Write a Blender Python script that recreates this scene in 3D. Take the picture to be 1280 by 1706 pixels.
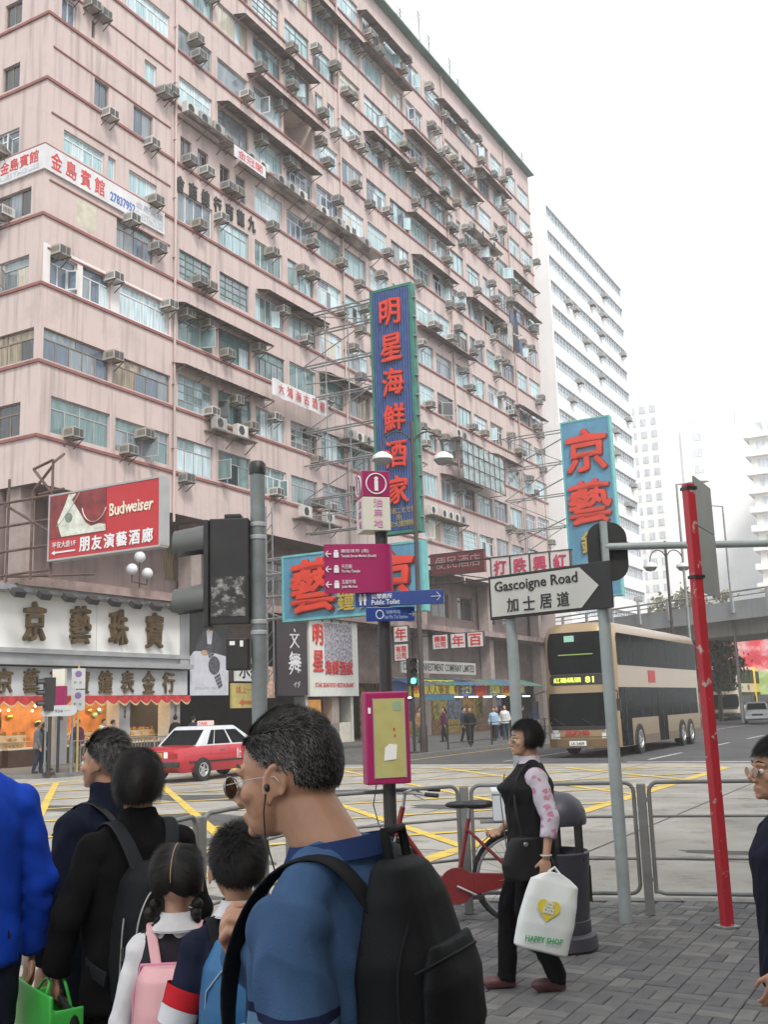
import bpy, bmesh, math, random
from math import sin, cos, pi, radians, sqrt, atan2
from mathutils import Vector, Matrix, Euler
random.seed(11)
scene = bpy.context.scene
for o in list(bpy.data.objects): bpy.data.objects.remove(o)
COL = scene.collection
_tmp = bpy.data.scenes.new('workbench')       # small scratch scene for evaluating modifiers and text
def evaluated_mesh(o):
    _tmp.collection.objects.link(o); vl = _tmp.view_layers[0]; vl.update(); dg = vl.depsgraph; me = bpy.data.meshes.new_from_object(o.evaluated_get(dg)); _tmp.collection.objects.unlink(o); return me

# ------------------------------------------------------------ camera, sky, sun, exposure
cam_data = bpy.data.cameras.new('camera'); cam = bpy.data.objects.new('camera', cam_data); COL.objects.link(cam)
cam_data.sensor_fit = 'VERTICAL'; cam_data.sensor_height = 24.0; cam_data.lens = 24.0*1730/1706
cam_data.clip_start = 0.05; cam_data.clip_end = 3000
CAM_H = 1.63
cam.matrix_world = (Matrix.Translation((0, 0, CAM_H)) @ Matrix.Rotation(radians(90+10.8), 4, 'X') @ Matrix.Rotation(radians(-1.9), 4, 'Z'))
scene.camera = cam
world = bpy.data.worlds.new('World'); scene.world = world; world.use_nodes = True
wn = world.node_tree; wn.nodes.clear()
sky = wn.nodes.new('ShaderNodeTexSky'); sky.sky_type = 'NISHITA'; sky.sun_disc = False
SUN_EL, SUN_AZ = radians(50), radians(160)      # azimuth clockwise from +Y
sky.sun_elevation = SUN_EL; sky.sun_rotation = SUN_AZ; sky.air_density = 2.0; sky.dust_density = 6.0; sky.ozone_density = 1.0; sky.altitude = 0
hs = wn.nodes.new('ShaderNodeHueSaturation'); hs.inputs['Saturation'].default_value = 0.25
mixs = wn.nodes.new('ShaderNodeMix'); mixs.data_type = 'RGBA'; mixs.inputs[0].default_value = 0.72
mixs.inputs[7].default_value = (8.2, 8.45, 8.7, 1)                # even overcast cloud layer
bg = wn.nodes.new('ShaderNodeBackground'); bg.inputs[1].default_value = 0.105
wo = wn.nodes.new('ShaderNodeOutputWorld')
wn.links.new(sky.outputs[0], hs.inputs['Color']); wn.links.new(hs.outputs[0], mixs.inputs[6])
wn.links.new(mixs.outputs[2], bg.inputs[0]); wn.links.new(bg.outputs[0], wo.inputs[0])
sd = bpy.data.lights.new('sun', 'SUN'); sd.energy = 1.5; sd.angle = radians(12); sd.color = (1.0, 0.965, 0.91)
sun = bpy.data.objects.new('sun', sd); COL.objects.link(sun)
sdir = Vector((sin(SUN_AZ)*cos(SUN_EL), cos(SUN_AZ)*cos(SUN_EL), sin(SUN_EL)))
sun.rotation_euler = sdir.to_track_quat('Z', 'Y').to_euler(); sun.location = (0, 0, 80)
vs = scene.view_settings; vs.view_transform = 'Standard'; vs.look = 'None'; vs.exposure = 0.84; vs.gamma = 1.0; vs.use_curve_mapping = False
scene.cycles.max_bounces = 6; scene.cycles.diffuse_bounces = 3; scene.cycles.glossy_bounces = 3
scene.cycles.transparent_max_bounces = 8; scene.cycles.sample_clamp_indirect = 8

# ------------------------------------------------------------ street frame: u along the road (away), v towards the pink block
AZ = radians(29.0)
UX, UY = sin(AZ), cos(AZ); VX, VY = -cos(AZ), sin(AZ)
RU = radians(61.0)        # rotation giving local x = u, local y = v
RF = radians(-29.0)       # rotation for boards that hang across the pavement: local x = -v, local y = u
def S(u, v, z=0.0): return Vector((UX*u+VX*v, UY*u+VY*v, z))

# ------------------------------------------------------------ materials
MATS = {}
def M(name, col, rough=0.6, metal=0.0, var=0.12, scale=3.0, bump=0.0, bscale=None, spec=0.5, streak=0.0, coat=0.0, emit=None, estr=0.0, dirt=None, dirt_amt=0.0, dirt_scale=1.2, detail=4.0, sheen=0.0, bdist=0.02):
    if name in MATS: return MATS[name]
    m = bpy.data.materials.new(name); m.use_nodes = True; nt = m.node_tree; N = nt.nodes; L = nt.links
    b = N['Principled BSDF']
    b.inputs['Roughness'].default_value = rough; b.inputs['Metallic'].default_value = metal
    b.inputs['Specular IOR Level'].default_value = spec
    if coat: b.inputs['Coat Weight'].default_value = coat; b.inputs['Coat Roughness'].default_value = 0.08
    if sheen: b.inputs['Sheen Weight'].default_value = sheen
    c = (*col, 1)
    if var > 0 or dirt:
        tc = N.new('ShaderNodeTexCoord')
        nz = N.new('ShaderNodeTexNoise'); nz.inputs['Scale'].default_value = scale; nz.inputs['Detail'].default_value = detail
        L.new(tc.outputs['Object'], nz.inputs['Vector'])
        r = N.new('ShaderNodeMapRange'); r.inputs[1].default_value = 0.3; r.inputs[2].default_value = 0.7
        r.inputs[3].default_value = 1-var; r.inputs[4].default_value = 1+var
        L.new(nz.outputs[0], r.inputs[0])
        mul = N.new('ShaderNodeMix'); mul.data_type = 'RGBA'; mul.blend_type = 'MULTIPLY'; mul.inputs[0].default_value = 1
        mul.inputs[6].default_value = c; L.new(r.outputs[0], mul.inputs[7])
        out = mul.outputs[2]
        if streak:
            mp = N.new('ShaderNodeMapping'); mp.inputs['Scale'].default_value = (2.2, 2.2, 0.12); L.new(tc.outputs['Object'], mp.inputs[0])
            n2 = N.new('ShaderNodeTexNoise'); n2.inputs['Scale'].default_value = 1.6; n2.inputs['Detail'].default_value = 5; L.new(mp.outputs[0], n2.inputs['Vector'])
            r2 = N.new('ShaderNodeMapRange'); r2.inputs[1].default_value = 0.5; r2.inputs[2].default_value = 0.78; r2.inputs[3].default_value = 0; r2.inputs[4].default_value = streak
            L.new(n2.outputs[0], r2.inputs[0])
            mx = N.new('ShaderNodeMix'); mx.data_type = 'RGBA'; L.new(r2.outputs[0], mx.inputs[0]); L.new(out, mx.inputs[6]); mx.inputs[7].default_value = (col[0]*0.42, col[1]*0.40, col[2]*0.40, 1)
            out = mx.outputs[2]
        if dirt:
            n3 = N.new('ShaderNodeTexNoise'); n3.inputs['Scale'].default_value = dirt_scale; n3.inputs['Detail'].default_value = 8; n3.inputs['Roughness'].default_value = 0.65
            L.new(tc.outputs['Object'], n3.inputs['Vector'])
            r3 = N.new('ShaderNodeMapRange'); r3.inputs[1].default_value = 0.5; r3.inputs[2].default_value = 0.7; r3.inputs[3].default_value = 0; r3.inputs[4].default_value = dirt_amt
            L.new(n3.outputs[0], r3.inputs[0])
            mx = N.new('ShaderNodeMix'); mx.data_type = 'RGBA'; L.new(r3.outputs[0], mx.inputs[0]); L.new(out, mx.inputs[6]); mx.inputs[7].default_value = (*dirt, 1)
            out = mx.outputs[2]
        L.new(out, b.inputs['Base Color'])
        if bump:
            nb = N.new('ShaderNodeTexNoise'); nb.inputs['Scale'].default_value = bscale or scale*6; nb.inputs['Detail'].default_value = 5
            L.new(tc.outputs['Object'], nb.inputs['Vector'])
            bp = N.new('ShaderNodeBump'); bp.inputs['Strength'].default_value = bump; bp.inputs['Distance'].default_value = bdist
            L.new(nb.outputs[0], bp.inputs['Height']); L.new(bp.outputs[0], b.inputs['Normal'])
    else:
        b.inputs['Base Color'].default_value = c
    if emit:
        b.inputs['Emission Color'].default_value = (*emit, 1); b.inputs['Emission Strength'].default_value = estr
    MATS[name] = m
    return m
def srgb(r, g, b):
    f = lambda c: (c/255/12.92 if c/255 <= 0.04045 else ((c/255+0.055)/1.055)**2.4)
    return (f(r), f(g), f(b))

# ------------------------------------------------------------ mesh builder
class MB:
    def __init__(s): s.v = []; s.f = []; s.m = []; s.mi = 0
    def add(s, vs, fs):
        n = len(s.v); s.v += [tuple(p) for p in vs]; s.f += [tuple(i+n for i in f) for f in fs]; s.m += [s.mi]*len(fs); return s
    def box(s, x0, x1, y0, y1, z0, z1, T=None):
        vs = [Vector((x, y, z)) for z in (z0, z1) for y in (y0, y1) for x in (x0, x1)]
        if T: vs = [T @ p for p in vs]
        return s.add(vs, [(0, 2, 3, 1), (4, 5, 7, 6), (0, 1, 5, 4), (2, 6, 7, 3), (0, 4, 6, 2), (1, 3, 7, 5)])
    def cbox(s, c, d, T=None):
        return s.box(c[0]-d[0]/2, c[0]+d[0]/2, c[1]-d[1]/2, c[1]+d[1]/2, c[2]-d[2]/2, c[2]+d[2]/2, T)
    def bar(s, p, q, w, h=None):           # square bar between two points
        p = Vector(p); q = Vector(q); h = h or w; d = q-p; l = d.length
        if l < 1e-6: return s
        T = Matrix.Translation(p) @ d.to_track_quat('Z', 'Y').to_matrix().to_4x4()
        return s.box(-w/2, w/2, -h/2, h/2, 0, l, T)
    def tube(s, pts, r, n=8, caps=True, r1=None):
        pts = [Vector(p) for p in pts]; m = len(pts); rr = r if isinstance(r, (list, tuple)) else [r+(((r1 if r1 is not None else r)-r)*i/max(1, m-1)) for i in range(m)]
        vs = []; fs = []; up = None
        for i, p in enumerate(pts):
            t = (pts[min(i+1, m-1)]-pts[max(i-1, 0)]).normalized()
            if up is None: up = Vector((0, 0, 1)) if abs(t.z) < 0.9 else Vector((1, 0, 0))
            a = t.cross(up).normalized(); bb = a.cross(t).normalized(); up = bb
            for k in range(n):
                th = 2*pi*k/n; vs.append(p+(a*cos(th)+bb*sin(th))*rr[i])
        for i in range(m-1):
            for k in range(n):
                fs.append((i*n+k, i*n+(k+1) % n, (i+1)*n+(k+1) % n, (i+1)*n+k))
        if caps: fs += [tuple(range(n-1, -1, -1)), tuple((m-1)*n+k for k in range(n))]
        return s.add(vs, fs)
    def curve(s, pts, r, n=8, sub=5):     # tube through smoothed points
        P = [Vector(p) for p in pts]; Q = []
        for i in range(len(P)-1):
            a, b, c, d = P[max(i-1, 0)], P[i], P[i+1], P[min(i+2, len(P)-1)]
            for k in range(sub):
                t = k/sub; Q.append(0.5*((2*b)+(c-a)*t+(2*a-5*b+4*c-d)*t*t+(3*b-a-3*c+d)*t*t*t))
        Q.append(P[-1]); return s.tube(Q, r, n)
    def lathe(s, prof, n=16, T=None):      # profile of (r,z) about z
        vs = []; fs = []
        for r, z in prof:
            for k in range(n): vs.append(Vector((r*cos(2*pi*k/n), r*sin(2*pi*k/n), z)))
        m = len(prof)
        for i in range(m-1):
            for k in range(n): fs.append((i*n+k, i*n+(k+1) % n, (i+1)*n+(k+1) % n, (i+1)*n+k))
        fs += [tuple(range(n-1, -1, -1)), tuple((m-1)*n+k for k in range(n))]
        if T: vs = [T @ p for p in vs]
        return s.add(vs, fs)
    def prism(s, poly, a0, a1, axis='y', T=None):   # 2-D outline extruded along axis
        mk = {'y': lambda p, a: Vector((p[0], a, p[1])), 'x': lambda p, a: Vector((a, p[0], p[1])), 'z': lambda p, a: Vector((p[0], p[1], a))}[axis]
        n = len(poly); vs = [mk(p, a0) for p in poly]+[mk(p, a1) for p in poly]
        if T: vs = [T @ p for p in vs]
        return s.add(vs, [tuple(range(n)), tuple(range(2*n-1, n-1, -1))]+[(i, n+i, n+(i+1) % n, (i+1) % n) for i in range(n)])
    def ell(s, c, r, nu=12, nv=8, T=None):
        vs = [Vector((c[0], c[1], c[2]-r[2]))]; fs = []
        for j in range(1, nv):
            ph = -pi/2+pi*j/nv
            for k in range(nu): vs.append(Vector((c[0]+r[0]*cos(ph)*cos(2*pi*k/nu), c[1]+r[1]*cos(ph)*sin(2*pi*k/nu), c[2]+r[2]*sin(ph))))
        vs.append(Vector((c[0], c[1], c[2]+r[2]))); top = len(vs)-1
        for k in range(nu): fs.append((0, 1+(k+1) % nu, 1+k)); fs.append((top, 1+(nv-2)*nu+k, 1+(nv-2)*nu+(k+1) % nu))
        for j in range(nv-2):
            for k in range(nu): fs.append((1+j*nu+k, 1+j*nu+(k+1) % nu, 1+(j+1)*nu+(k+1) % nu, 1+(j+1)*nu+k))
        if T: vs = [T @ p for p in vs]
        return s.add(vs, fs)
    def grid(s, P, closed=False):          # P[i][j] points
        n = len(P); m = len(P[0]); vs = [p for row in P for p in row]
        fs = [(i*m+j, i*m+(j+1) % m, (i+1)*m+(j+1) % m, (i+1)*m+j) for i in range(n-1) for j in range(m if closed else m-1)]
        return s.add(vs, fs)
    def mesh(s, name, mats, smooth=None, fix=True):
        me = bpy.data.meshes.new(name); me.from_pydata([tuple(p) for p in s.v], [], s.f)
        for m in (mats if isinstance(mats, (list, tuple)) else [mats]): me.materials.append(m)
        me.polygons.foreach_set('material_index', s.m)
        if fix:
            bm = bmesh.new(); bm.from_mesh(me); bmesh.ops.recalc_face_normals(bm, faces=bm.faces); bm.to_mesh(me); bm.free()
        if smooth is not None:
            me.polygons.foreach_set('use_smooth', [True]*len(me.polygons)); me.set_sharp_from_angle(angle=radians(smooth))
        me.update(); return me
    def build(s, name, mats, parent=None, smooth=None, loc=None, rotz=None, bevel=0, fix=True):
        o = bpy.data.objects.new(name, s.mesh(name, mats, smooth, fix)); COL.objects.link(o)
        if parent: o.parent = parent
        if loc is not None: o.location = loc
        if rotz is not None: o.rotation_euler = (0, 0, rotz)
        if bevel:
            bv = o.modifiers.new('bevel', 'BEVEL'); bv.width = bevel; bv.segments = 2; bv.limit_method = 'ANGLE'; bv.angle_limit = radians(40)
        return o
def tag(o, label=None, cat=None, group=None, kind=None):
    if label: o['label'] = label
    if cat: o['category'] = cat
    if group: o['group'] = group
    if kind: o['kind'] = kind
    return o
def thing(name, label, cat, loc=(0, 0, 0), rotz=0.0, group=None):
    o = bpy.data.objects.new(name, None); COL.objects.link(o); o.location = loc; o.rotation_euler = (0, 0, rotz); o.empty_display_size = 0.2
    return tag(o, label, cat, group)
def inst(name, me, parent=None, loc=(0, 0, 0), rot=(0, 0, 0), scale=(1, 1, 1), mat=None):
    o = bpy.data.objects.new(name, me); COL.objects.link(o); o.parent = parent; o.location = loc; o.rotation_euler = rot; o.scale = scale
    if mat: o.material_slots[0].link = 'OBJECT'; o.material_slots[0].material = mat
    return o
def copy_tree(o, parent=None, loc=None, rotz=None, label=None):
    c = o.copy(); COL.objects.link(c); c.parent = parent
    if loc is not None: c.location = loc
    if rotz is not None: c.rotation_euler = (0, 0, rotz)
    if label: c['label'] = label
    for ch in list(o.children): copy_tree(ch, c)
    return c

# ------------------------------------------------------------ lettering (built-in font), as thin raised mesh facing local -y
_tc = {}
def text_mesh(s, bold=0.0, ext=0.01, res=2, brush=0.0):
    k = (s, bold, ext, res, brush)
    fat = 0.0
    if bold and any(ord(ch) > 0x2E80 for ch in s): fat, bold = bold*1.25, 0.0       # heavy strokes: overlaid glyphs instead of an outline offset
    nx, nz = max(len(l) for l in s.split('\n')), s.count('\n')+1
    if k in _tc: return _tc[k]
    cu = bpy.data.curves.new('lettering', 'FONT'); cu.body = s; cu.size = 1; cu.offset = bold; cu.extrude = ext; cu.resolution_u = res; cu.align_x = 'CENTER'
    o = bpy.data.objects.new('lettering', cu); me = evaluated_mesh(o)
    bpy.data.objects.remove(o); bpy.data.curves.remove(cu)
    if len(me.vertices):
        xs = [v.co.x for v in me.vertices]; ys = [v.co.y for v in me.vertices]
        cx, cy, w, h = (min(xs)+max(xs))/2, (min(ys)+max(ys))/2, max(xs)-min(xs), max(ys)-min(ys)
        for v in me.vertices:
            x, y, z = (v.co.x-cx)/w, (v.co.y-cy)/h, v.co.z
            if brush: x, y = x+brush*sin(7*y+3*x)*0.5, y+brush*sin(6*x+1.3)+x*brush*0.6
            v.co = (x, -z/ext*0.5, y)          # unit width, unit height, depth 1 centred
        if fat:
            bm = bmesh.new()
            for j, (dx, dz) in enumerate(((0, 0), (1, 0.4), (-1, -0.4), (0.4, -1), (-0.4, 1), (0.75, 0.8), (-0.75, -0.8))):
                n0 = len(bm.verts); bm.from_mesh(me); bm.verts.ensure_lookup_table()
                for v in bm.verts[n0:]: v.co.x += dx*fat/nx; v.co.z += dz*fat/nz; v.co.y += 0.022*j
            bm.to_mesh(me); bm.free()
    me.name = 'lettering'; _tc[k] = me; return me
def text(s, parent, w, h, c, mat, depth=0.012, bold=0.0, name='lettering', brush=0.0, res=2, label=None):
    me = text_mesh(s, bold, 0.01, res, brush)
    if not me.materials: me.materials.append(None)
    o = inst(name, me, parent, c, (0, 0, 0), (w, depth, h), mat)
    if label: o['label'] = label
    return o
# ============================================================ SETTING: ground, roads, pavements
def ground_mat(name, c1, c2, patch, pscale, grain, rough=0.85):
    m = bpy.data.materials.new(name); m.use_nodes = True; nt = m.node_tree; N = nt.nodes; L = nt.links; b = N['Principled BSDF']
    tc = N.new('ShaderNodeTexCoord')
    n1 = N.new('ShaderNodeTexNoise'); n1.inputs['Scale'].default_value = pscale; n1.inputs['Detail'].default_value = 7; n1.inputs['Roughness'].default_value = 0.6; L.new(tc.outputs['Object'], n1.inputs['Vector'])
    r1 = N.new('ShaderNodeValToRGB'); r1.color_ramp.elements[0].position = 0.38; r1.color_ramp.elements[1].position = 0.62; r1.color_ramp.elements[0].color = (*c1, 1); r1.color_ramp.elements[1].color = (*c2, 1); L.new(n1.outputs[0], r1.inputs[0])
    n2 = N.new('ShaderNodeTexNoise'); n2.inputs['Scale'].default_value = pscale*2.7; n2.inputs['Detail'].default_value = 9; n2.inputs['Roughness'].default_value = 0.75; L.new(tc.outputs['Object'], n2.inputs['Vector'])
    r2 = N.new('ShaderNodeMapRange'); r2.inputs[1].default_value = 0.53; r2.inputs[2].default_value = 0.64; r2.inputs[3].default_value = 0; r2.inputs[4].default_value = 0.75; L.new(n2.outputs[0], r2.inputs[0])
    mx = N.new('ShaderNodeMix'); mx.data_type = 'RGBA'; L.new(r2.outputs[0], mx.inputs[0]); L.new(r1.outputs[0], mx.inputs[6]); mx.inputs[7].default_value = (*patch, 1)
    n3 = N.new('ShaderNodeTexNoise'); n3.inputs['Scale'].default_value = 90; n3.inputs['Detail'].default_value = 3; L.new(tc.outputs['Object'], n3.inputs['Vector'])
    r3 = N.new('ShaderNodeMapRange'); r3.inputs[1].default_value = 0.25; r3.inputs[2].default_value = 0.75; r3.inputs[3].default_value = 1-grain; r3.inputs[4].default_value = 1+grain; L.new(n3.outputs[0], r3.inputs[0])
    mu = N.new('ShaderNodeMix'); mu.data_type = 'RGBA'; mu.blend_type = 'MULTIPLY'; mu.inputs[0].default_value = 1; L.new(mx.outputs[2], mu.inputs[6]); L.new(r3.outputs[0], mu.inputs[7])
    L.new(mu.outputs[2], b.inputs['Base Color']); b.inputs['Roughness'].default_value = rough
    bp = N.new('ShaderNodeBump'); bp.inputs['Strength'].default_value = 0.35; bp.inputs['Distance'].default_value = 0.01; L.new(n3.outputs[0], bp.inputs['Height']); L.new(bp.outputs[0], b.inputs['Normal'])
    return m
m_asph = ground_mat('asphalt', (0.05, 0.051, 0.054), (0.075, 0.075, 0.077), (0.035, 0.035, 0.037), 0.6, 0.25)
m_conc = ground_mat('worn_concrete_road', (0.235, 0.222, 0.197), (0.33, 0.315, 0.287), (0.125, 0.118, 0.108), 0.55, 0.14)
m_patch = ground_mat('road_patch', (0.06, 0.06, 0.06), (0.085, 0.083, 0.08), (0.045, 0.045, 0.045), 1.5, 0.25)
m_slab = ground_mat('pavement_slab', (0.07, 0.068, 0.066), (0.10, 0.098, 0.094), (0.045, 0.044, 0.043), 0.8, 0.2)
m_joint = M('paver_joint', (0.022, 0.021, 0.022), 0.95, var=0.3, scale=8)
m_kerb = M('kerb_stone', (0.17, 0.168, 0.16), 0.85, var=0.25, scale=5, bump=0.3, dirt=(0.06, 0.058, 0.055), dirt_amt=0.6)
def worn_paint(name, col):
    m = M(name, col, 0.7, var=0.15, scale=4)
    nt = m.node_tree; N = nt.nodes; L = nt.links; b = N['Principled BSDF']; src = b.inputs['Base Color'].links[0].from_socket
    tc = N.new('ShaderNodeTexCoord'); n = N.new('ShaderNodeTexNoise'); n.inputs['Scale'].default_value = 3.2; n.inputs['Detail'].default_value = 10; n.inputs['Roughness'].default_value = 0.78; L.new(tc.outputs['Object'], n.inputs['Vector'])
    r = N.new('ShaderNodeMapRange'); r.inputs[1].default_value = 0.5; r.inputs[2].default_value = 0.63; r.inputs[4].default_value = 0.85; L.new(n.outputs[0], r.inputs[0])
    mx = N.new('ShaderNodeMix'); mx.data_type = 'RGBA'; L.new(r.outputs[0], mx.inputs[0]); L.new(src, mx.inputs[6]); mx.inputs[7].default_value = (0.235, 0.222, 0.197, 1); L.new(mx.outputs[2], b.inputs['Base Color'])
    return m
m_yel = worn_paint('yellow_road_paint', (0.6, 0.42, 0.06))
m_whp = worn_paint('white_road_paint', (0.5, 0.5, 0.48))
ZR = -0.12
g = MB(); g.add([(-300, -80, 0), (300, -80, 0), (300, 420, 0), (-300, 420, 0)], [(0, 1, 2, 3)])
tag(g.build('ground', m_asph, loc=(0, 0, ZR-0.012)), kind='structure')
def uv_poly(name, pts, mat, z, thick=None, parent=None, kind='structure'):
    b = MB(); n = len(pts); W = [S(u, v) for u, v in pts]
    if thick is None: b.add([(p.x, p.y, 0) for p in W], [tuple(range(n))])
    else:
        b.add([(p.x, p.y, 0) for p in W]+[(p.x, p.y, -thick) for p in W], [tuple(range(n))]+[(i, (i+1) % n, n+(i+1) % n, n+i) for i in range(n)])
    o = b.build(name, mat, parent, loc=(0, 0, z))
    if kind and not parent: o['kind'] = kind
    return o
# concrete junction and asphalt carriageway
junction = uv_poly('junction', [(-14, -14), (30.6, -14), (30.6, 32), (-14, 34)], m_conc, ZR-0.004)
road = uv_poly('road', [(30.6, -16), (260, -16), (260, 19), (30.6, 19)], m_asph, ZR-0.006)
side_road = uv_poly('side_road', [(-14, 34), (23, 33), (23, 120), (-14, 120)], m_asph, ZR-0.007)
# slab joints and asphalt repairs in the junction
jb = MB()
def uvstrip(b, u0, v0, u1, v1, w):
    p = S(u0, v0); q = S(u1, v1); d = (q-p).normalized(); n = Vector((-d.y, d.x, 0))*w/2
    b.add([p-n, q-n, q+n, p+n], [(0, 1, 2, 3)])
for v in (-4, 0.2, 4.3, 8.5, 12.6, 16.8): uvstrip(jb, -12, v, 30.5, v, 0.035)
for u in (-3, 4.6, 12.2, 19.8, 27.4): uvstrip(jb, u, -12, u, 25, 0.035)
tag(jb.build('slab_joints', M('joint_tar', (0.04, 0.04, 0.04), 0.8, var=0.2), junction, loc=(0, 0, 0.002)), kind='stuff')
random.seed(5)
for (pu, pv, pr, ps) in [(14.6, 12.2, 1.9, 0.9), (12.0, 10.2, 1.2, 0.5), (17.5, 8.2, 1.1, 0.45), (10.6, 8.3, 0.8, 0.35), (18.5, 15.0, 2.2, 0.8), (15.8, 17.4, 2.0, 0.7), (12.9, 2.7, 0.55, 0.18), (8.2, 9.2, 2.4, 1.2), (5.6, 8.0, 1.8, 1.4), (20.3, 12.3, 1.6, 0.6)]:
    b = MB(); pts = []
    for k in range(14):
        a = 2*pi*k/14; rr = 1+random.uniform(-0.25, 0.2); pts.append(S(pu+ps*cos(a)*rr, pv+pr*sin(a)*rr))
    b.add([(p.x, p.y, 0) for p in pts], [tuple(range(14))]); b.build('asphalt_patch', m_patch, junction, loc=(0, 0, 0.003))
def mark(b_u0, b_v0, b_u1, b_v1, w, mat, parent, z):
    b = MB(); uvstrip(b, b_u0, b_v0, b_u1, b_v1, w); return b.build('painted_line', mat, parent, loc=(0, 0, z))
# yellow box junction: edges and 45 degree hatching
U0, U1, V0, V1 = 9.6, 28.6, 5.9, 23.5
for a in [(U0, V0, U1, V0), (U0, V1, U1, V1)]: mark(*a, 0.26, m_yel, junction, 0.008)
for a in [(U0, V0, U0, V1), (U1, V0, U1, V1)]: mark(*a, 0.26, m_yel, junction, 0.009)
def clip_diag(c, s):   # line v = s*u + c inside the box
    pts = []
    for u in (U0, U1):
        v = s*u+c
        if V0 <= v <= V1: pts.append((u, v))
    for v in (V0, V1):
        u = (v-c)/s
        if U0 < u < U1: pts.append((u, v))
    return pts[:2] if len(pts) >= 2 else None
k = -30
while k < 60:
    for s, zz in ((1, 0.010), (-1, 0.012)):
        p = clip_diag(k, s)
        if p and (Vector(p[0])-Vector(p[1])).length > 0.8: mark(*p[0], *p[1], 0.17, m_yel, junction, zz)
    k += 3.9
for a in [(3.0, 6.2, 6.3, 4.6), (2.2, 7.6, 3.0, 6.2)]: mark(*a, 0.14, m_yel, junction, 0.008)
# white lane lines on the carriageway
mark(31.2, 4.2, 31.2, 9.3, 0.25, m_whp, road, 0.004)
for u in (32.5, 40.5, 48.5, 56.5, 64.5, 72.5, 80.5): mark(u, 9.0, u+4.2, 9.0, 0.12, m_whp, road, 0.004)
for u in (34.5, 43, 51.5, 60, 69, 78, 87): mark(u, 5.6, u+4.2, 5.6, 0.12, m_whp, road, 0.004)
mark(32, 17.6, 80, 17.9, 0.12, m_yel, road, 0.004)
mark(32, 13.6, 75, 13.6, 0.10, m_whp, road, 0.004)
# far pavements (top at z = 0) with kerb stones
far_pave = uv_poly('far_pavement', [(33.2, 18.4), (40, 18.2), (260, 18.2), (260, 60), (23.4, 60), (23.4, 27.2), (24.2, 25.6), (31.5, 25.4), (32.4, 24.6), (32.6, 19.2)], m_slab, 0.0, 0.13)
def kerb_run(pts, parent, off=0.0, n_len=0.95):
    for (a, b2) in zip(pts[:-1], pts[1:]):
        p = Vector((*a, 0)); q = Vector((*b2, 0)); d = q-p; l = d.length; k = max(1, round(l/n_len)); d.normalize(); ang = atan2(d.y, d.x)
        me = None
        for i in range(k):
            if me is None:
                bb = MB(); bb.box(0.006, l/k-0.006, -0.075, 0.075, -0.13, 0.004); me = bb.mesh('kerb_stone', m_kerb)
            o = inst('kerb_stone', me, parent, (p.x+d.x*l*i/k, p.y+d.y*l*i/k, 0), (0, 0, ang))
kp = [S(u, v) for u, v in [(23.4, 27.2), (24.2, 25.6), (31.5, 25.4), (32.4, 24.6), (32.6, 19.2), (33.2, 18.4), (40, 18.2), (62, 18.2)]]
kerb_run([(p.x, p.y) for p in kp], far_pave, n_len=1.2)
# right hand pavement further up the road and a traffic island corner
right_pave = uv_poly('right_pavement', [(34.2, -2.0), (33.0, 2.0), (33.6, 2.9), (60, 1.6), (120, -1.0), (260, -4), (260, -30), (34.2, -30)], m_slab, 0.0, 0.13)
kp = [S(u, v) for u, v in [(34.2, -2.0), (33.0, 2.0), (33.6, 2.9), (60, 1.6)]]
kerb_run([(p.x, p.y) for p in kp], right_pave, n_len=1.2)

# ---- near pavement: kerb curve, pavers laid in basket weave along the street frame
KERB = [(-1.75, -4), (-1.8, 3.0), (-1.85, 5.6), (-1.7, 6.9), (-1.25, 8.3), (-0.65, 9.25), (0.3, 9.55), (1.2, 9.45), (2.4, 9.2), (4.2, 8.7), (9, 7.3)]
near = MB(); poly = KERB+[(9, -4)]; n = len(poly)
near.add([(x, y, 0) for x, y in poly]+[(x, y, -0.14) for x, y in poly], [tuple(range(n))]+[(i, (i+1) % n, n+(i+1) % n, n+i) for i in range(n)])
pavement = tag(near.build('pavement', m_joint, loc=(0, 0, -0.016)), kind='structure')
kerb_run(KERB, pavement, n_len=0.9)
def inside(x, y, pl):
    c = False; j = len(pl)-1
    for i in range(len(pl)):
        xi, yi = pl[i]; xj, yj = pl[j]
        if (yi > y) != (yj > y) and x < (xj-xi)*(y-yi)/(yj-yi)+xi: c = not c
        j = i
    return c
inner = [(x+(0.12 if i < 5 else 0.02), y-(0.02 if i < 5 else 0.13)) for i, (x, y) in enumerate(KERB)]+[(8.9, -3.9)]
pav_m = []
for i, c in enumerate([(0.128, 0.127, 0.127), (0.145, 0.143, 0.139), (0.112, 0.111, 0.114), (0.175, 0.172, 0.164), (0.096, 0.096, 0.1), (0.125, 0.092, 0.084)]):
    pav_m.append(M('paver_%d' % i, c, 0.9, var=0.2, scale=9, bump=0.35, bscale=60, dirt=(c[0]*0.55, c[1]*0.55, c[2]*0.55), dirt_amt=0.7, dirt_scale=2.5))
pb = MB(); bx = (0.196, 0.096, 0.05)
def paver_mesh():
    b = MB(); a, c, h, e = 0.0975, 0.0475, 0.02, 0.004
    vs = [(-a, -c, -h), (a, -c, -h), (a, c, -h), (-a, c, -h), (-a, -c, -e), (a, -c, -e), (a, c, -e), (-a, c, -e), (-a+e, -c+e, 0), (a-e, -c+e, 0), (a-e, c-e, 0), (-a+e, c-e, 0)]
    b.add(vs, [(8, 9, 10, 11)]+[(i, (i+1) % 4, 4+(i+1) % 4, 4+i) for i in range(4)]+[(4+i, 4+(i+1) % 4, 8+(i+1) % 4, 8+i) for i in range(4)])
    return b
pm_b = paver_mesh(); pav_me = pm_b.mesh('paver', pav_m[0])
random.seed(3); cand = []
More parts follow.
